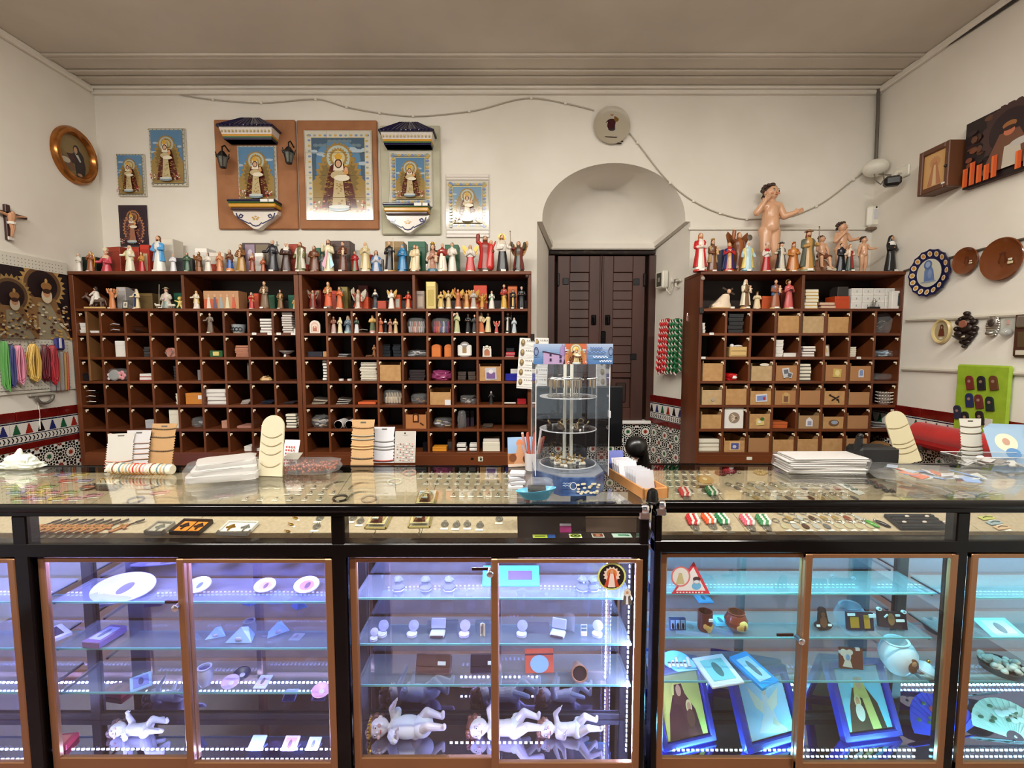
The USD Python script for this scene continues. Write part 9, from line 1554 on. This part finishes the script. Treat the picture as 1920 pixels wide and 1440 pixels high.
def ic(bg,robe,mantle,child,two=False):
    def f(A,W,H,z):
        q=lambda*p:Polygon([(u*W,z+v*H)for u,v in p]);A.add(sbox(-W,z,W,z+H),bg)
        if two:A.add(q((-.6,.1),(.5,0),(.3,.4),(.1,.75),(-.1,.75),(-.2,.4)),robe);A.add(q((.05,.6),(.7,.8),(.5,.5),(.2,.4)),mantle);A.add(q((-.1,.6),(-.7,.95),(-.5,.55),(-.2,.4)),mantle);A.add(EL(.05*W,z+.78*H,W*.09,H*.06),child);A.add(q((.2,.3),(.7,.05),(.62,0),(.1,.2)),(196,190,170));return
        A.add(EL(-.1*W,z+.72*H,W*.32,H*.19),tuple(min(255,int(c*1.1))for c in bg));A.add(q((-.9,0),(.75,0),(.6,.4),(.2,.68),(-.4,.68),(-.7,.4)),robe);A.add(q((-.25,.84),(.12,.84),(.3,.5),(.5,0),(.1,0),(-.05,.5),(-.4,.55)),mantle);A.add(EL(-.08*W,z+.74*H,W*.13,H*.095),(196,150,116));A.add(EL(.3*W*(1 if bg[2]<150 else-1),z+.46*H,W*.15,H*.11),(206,190,130));A.add(EL(.3*W*(1 if bg[2]<150 else-1),z+.46*H,W*.09,H*.07),(190,140,104));A.add(EL(.3*W*(1 if bg[2]<150 else-1),z+.28*H,W*.2,H*.14),child)
    return f
blueframe(1290,'blue-framed golden icon of a dark-robed figure and child, left turquoise case',120,140,ic((190,190,100),(70,36,40),(80,44,44),(96,60,50)),14,.10);blueframe(1450,'blue-framed sky picture of a pale winged figure, middle of three',140,132,ic((150,196,222),(190,200,206),(206,206,190),(206,190,170),True),16,.10);blueframe(1632,'blue-framed picture of a cream-veiled mother and child, right of three',128,140,ic((110,190,206),(70,56,40),(190,176,100),(206,200,180)),8,.13)
def hand_fan(px,lab,c_,r,n,bay,rz,dy,dots):
    t=it('hand_fan',lab,'fan',px,1400,CR,bay,'f',dy,(-48,0,rz));qs=np.linspace(.25,math.pi-.25,n+1)
    for k in range(n):a0,a1=qs[k],qs[k+1];t.part('fan_blade',loft([[(r*.22*math.cos(a0),0,r*.22*math.sin(a0)),(r*math.cos(a0),0,r*math.sin(a0)),(r*math.cos(a0),.002,r*math.sin(a0)),(r*.22*math.cos(a0),.002,r*.22*math.sin(a0))],[(r*.22*math.cos(a1),-.002,r*.22*math.sin(a1)),(r*math.cos(a1),-.003,r*math.sin(a1)),(r*math.cos(a1),.0,r*math.sin(a1)),(r*.22*math.cos(a1),.0,r*.22*math.sin(a1))]]),M(c_,.5))
    R=random.Random(n);t.part('rivet',ell((0,-.002,.01),(.006,.005,.006),1),SILVER);t.part('painted_flower',cat(*[ell((r*u*math.cos(q),-.004,r*u*math.sin(q)),(.014,.002,.010),1)for u,q in[(R.uniform(.5,.85),R.uniform(.7,2.3))for _ in range(7)]]),M(dots,.5));t.part('painted_leaf',cat(*[ell((r*u*math.cos(q),-.0036,r*u*math.sin(q)),(.010,.002,.006),1)for u,q in[(R.uniform(.45,.9),R.uniform(.5,2.6))for _ in range(8)]]),M((40,90,60),.5))
hand_fan(1790,'royal blue hand fan painted with red flowers on the case floor',(36,60,190),.15,16,0,10,.12,(176,50,70));hand_fan(1905,'pale lace-like hand fan at the right edge of the case floor',(190,206,190),.13,16,1,-8,.12,(206,214,206))
t=it('shell_basket','dark tray heaped with white beads in the rightmost case','tray',1880,1250,CR,1,2,.11,(0,0,-6));t.part('tray',lathe([(0,0),(.06,0),(.066,.02),(.06,.02),(.055,.006),(0,.005)],24),M((50,44,40),.6));R=random.Random(12);t.part('bead',cat(*[ell((R.uniform(-.045,.045),R.uniform(-.045,.045),R.uniform(.014,.034)),(.011,.011,.009),1)for _ in range(44)]),M((206,206,190),.3),kind='stuff')
slab('baby_card','pale blue card with a pinkish sleeping figure, rightmost case','card',1875,1168,CR,1,1,.06,.045,.005,(150,206,222),rx=18,pic=(206,190,190))
slab('white_plaque','white rounded plaque standing at the bottom of the left case','plaque',482,1408,CL,1,'f',.025,.03,.008,(176,196,222),rx=24);slab('spotted_disc','pink-spotted white dish at the bottom of the left case','dish',545,1408,CL,1,'f',.026,.028,.008,(206,190,210),rx=24,pic=(206,150,170));slab('white_tile','small white tile at the bottom right of the left case','tile',588,1408,CL,1,'f',.022,.026,.006,(206,214,226),rx=20,pic=(190,196,222))
slab('red_book','red book lying at the bottom left of the left case','book',110,1405,CL,1,'f',.045,.03,.02,(170,50,70),rz=10,pic=(190,110,90))
# stickers on the glass of the doors
def sticker(px,py,c,lab,fn,r,front=True):
    Y=c.Y+(.0055 if front else.0235);p=at(px,py,Y);t=T('glass_sticker',lab,'sticker',p);A=Art(.0001);fn(A,r);t.part('print',A,GLAZE);t.part('backing',xf(lathe([(0,0),(r*.5,0),(r*.5,.0004),(0,.0004)],20),RX(90),V(0,.0007,0)),WHITE)
sticker(1147,1081,CL,'round sticker with a crowned figure on the glass door',lambda A,r:(A.add(EL(0,0,r,r),(206,214,120)),A.add(EL(0,0,r*.88,r*.88),(24,20,20)),A.add(star(0,r*.12,r*.62,r*.5,14),(222,200,180)),A.add(EL(0,r*.2,r*.36,r*.36),(206,120,60)),A.add(Polygon([(-r*.16,r*.3),(r*.16,r*.3),(r*.55,-r*.75),(-r*.55,-r*.75)]),(190,70,40)),A.add(Polygon([(-r*.1,r*.3),(r*.1,r*.3),(r*.26,-r*.78),(-r*.26,-r*.78)]),(226,206,196)),A.add(EL(0,r*.34,r*.12,r*.14),(206,150,110))),.045)
sticker(1176,1118,CL,'small cut-out sticker of a mantled figure below the round one',lambda A,r:(A.add(Polygon([(-r*.6,-r),(r*.6,-r),(r*.3,r*.4),(-r*.3,r*.4)]),(96,90,80)),A.add(EL(0,r*.45,r*.42,r*.5),(214,206,190)),A.add(Polygon([(-r*.16,-r),(r*.16,-r),(r*.1,r*.3),(-r*.1,r*.3)]),(222,220,226)),A.add(EL(0,r*.45,r*.16,r*.2),(190,140,100))),.027)
sticker(1296,1088,CR,'red-edged triangular sticker with a masked figure on the glass door',lambda A,r:(A.add(Polygon([(-r,-r*.72),(r,-r*.72),(r*.1,r)]),(206,70,80)),A.add(Polygon([(-r*.78,-r*.56),(r*.76,-r*.56),(r*.09,r*.7)]),(226,226,226)),A.add(EL(-r*.55,r*.2,r*.5,r*.55),(214,120,120)),A.add(EL(-r*.55,r*.2,r*.42,r*.47),(222,222,214)),A.add(Polygon([(-r*.8,-r*.2),(-r*.34,-r*.2),(-r*.5,r*.4),(-r*.64,r*.4)]),(196,186,140)),A.add(EL(r*.28,-r*.3,r*.24,r*.2),(110,180,222)),A.add(EL(r*.28,-r*.02,r*.18,r*.17),(206,160,140)),A.add(EL(r*.28,r*.08,r*.2,r*.12),(80,60,60)),A.add(EL(r*.28,-r*.07,r*.14,r*.09),(206,226,236)),[A.add(sbox(-r*.75+r*.16*k,-r*.68,-r*.66+r*.16*k,-r*.60),(226,214,214))for k in range(9)]),.064,False)
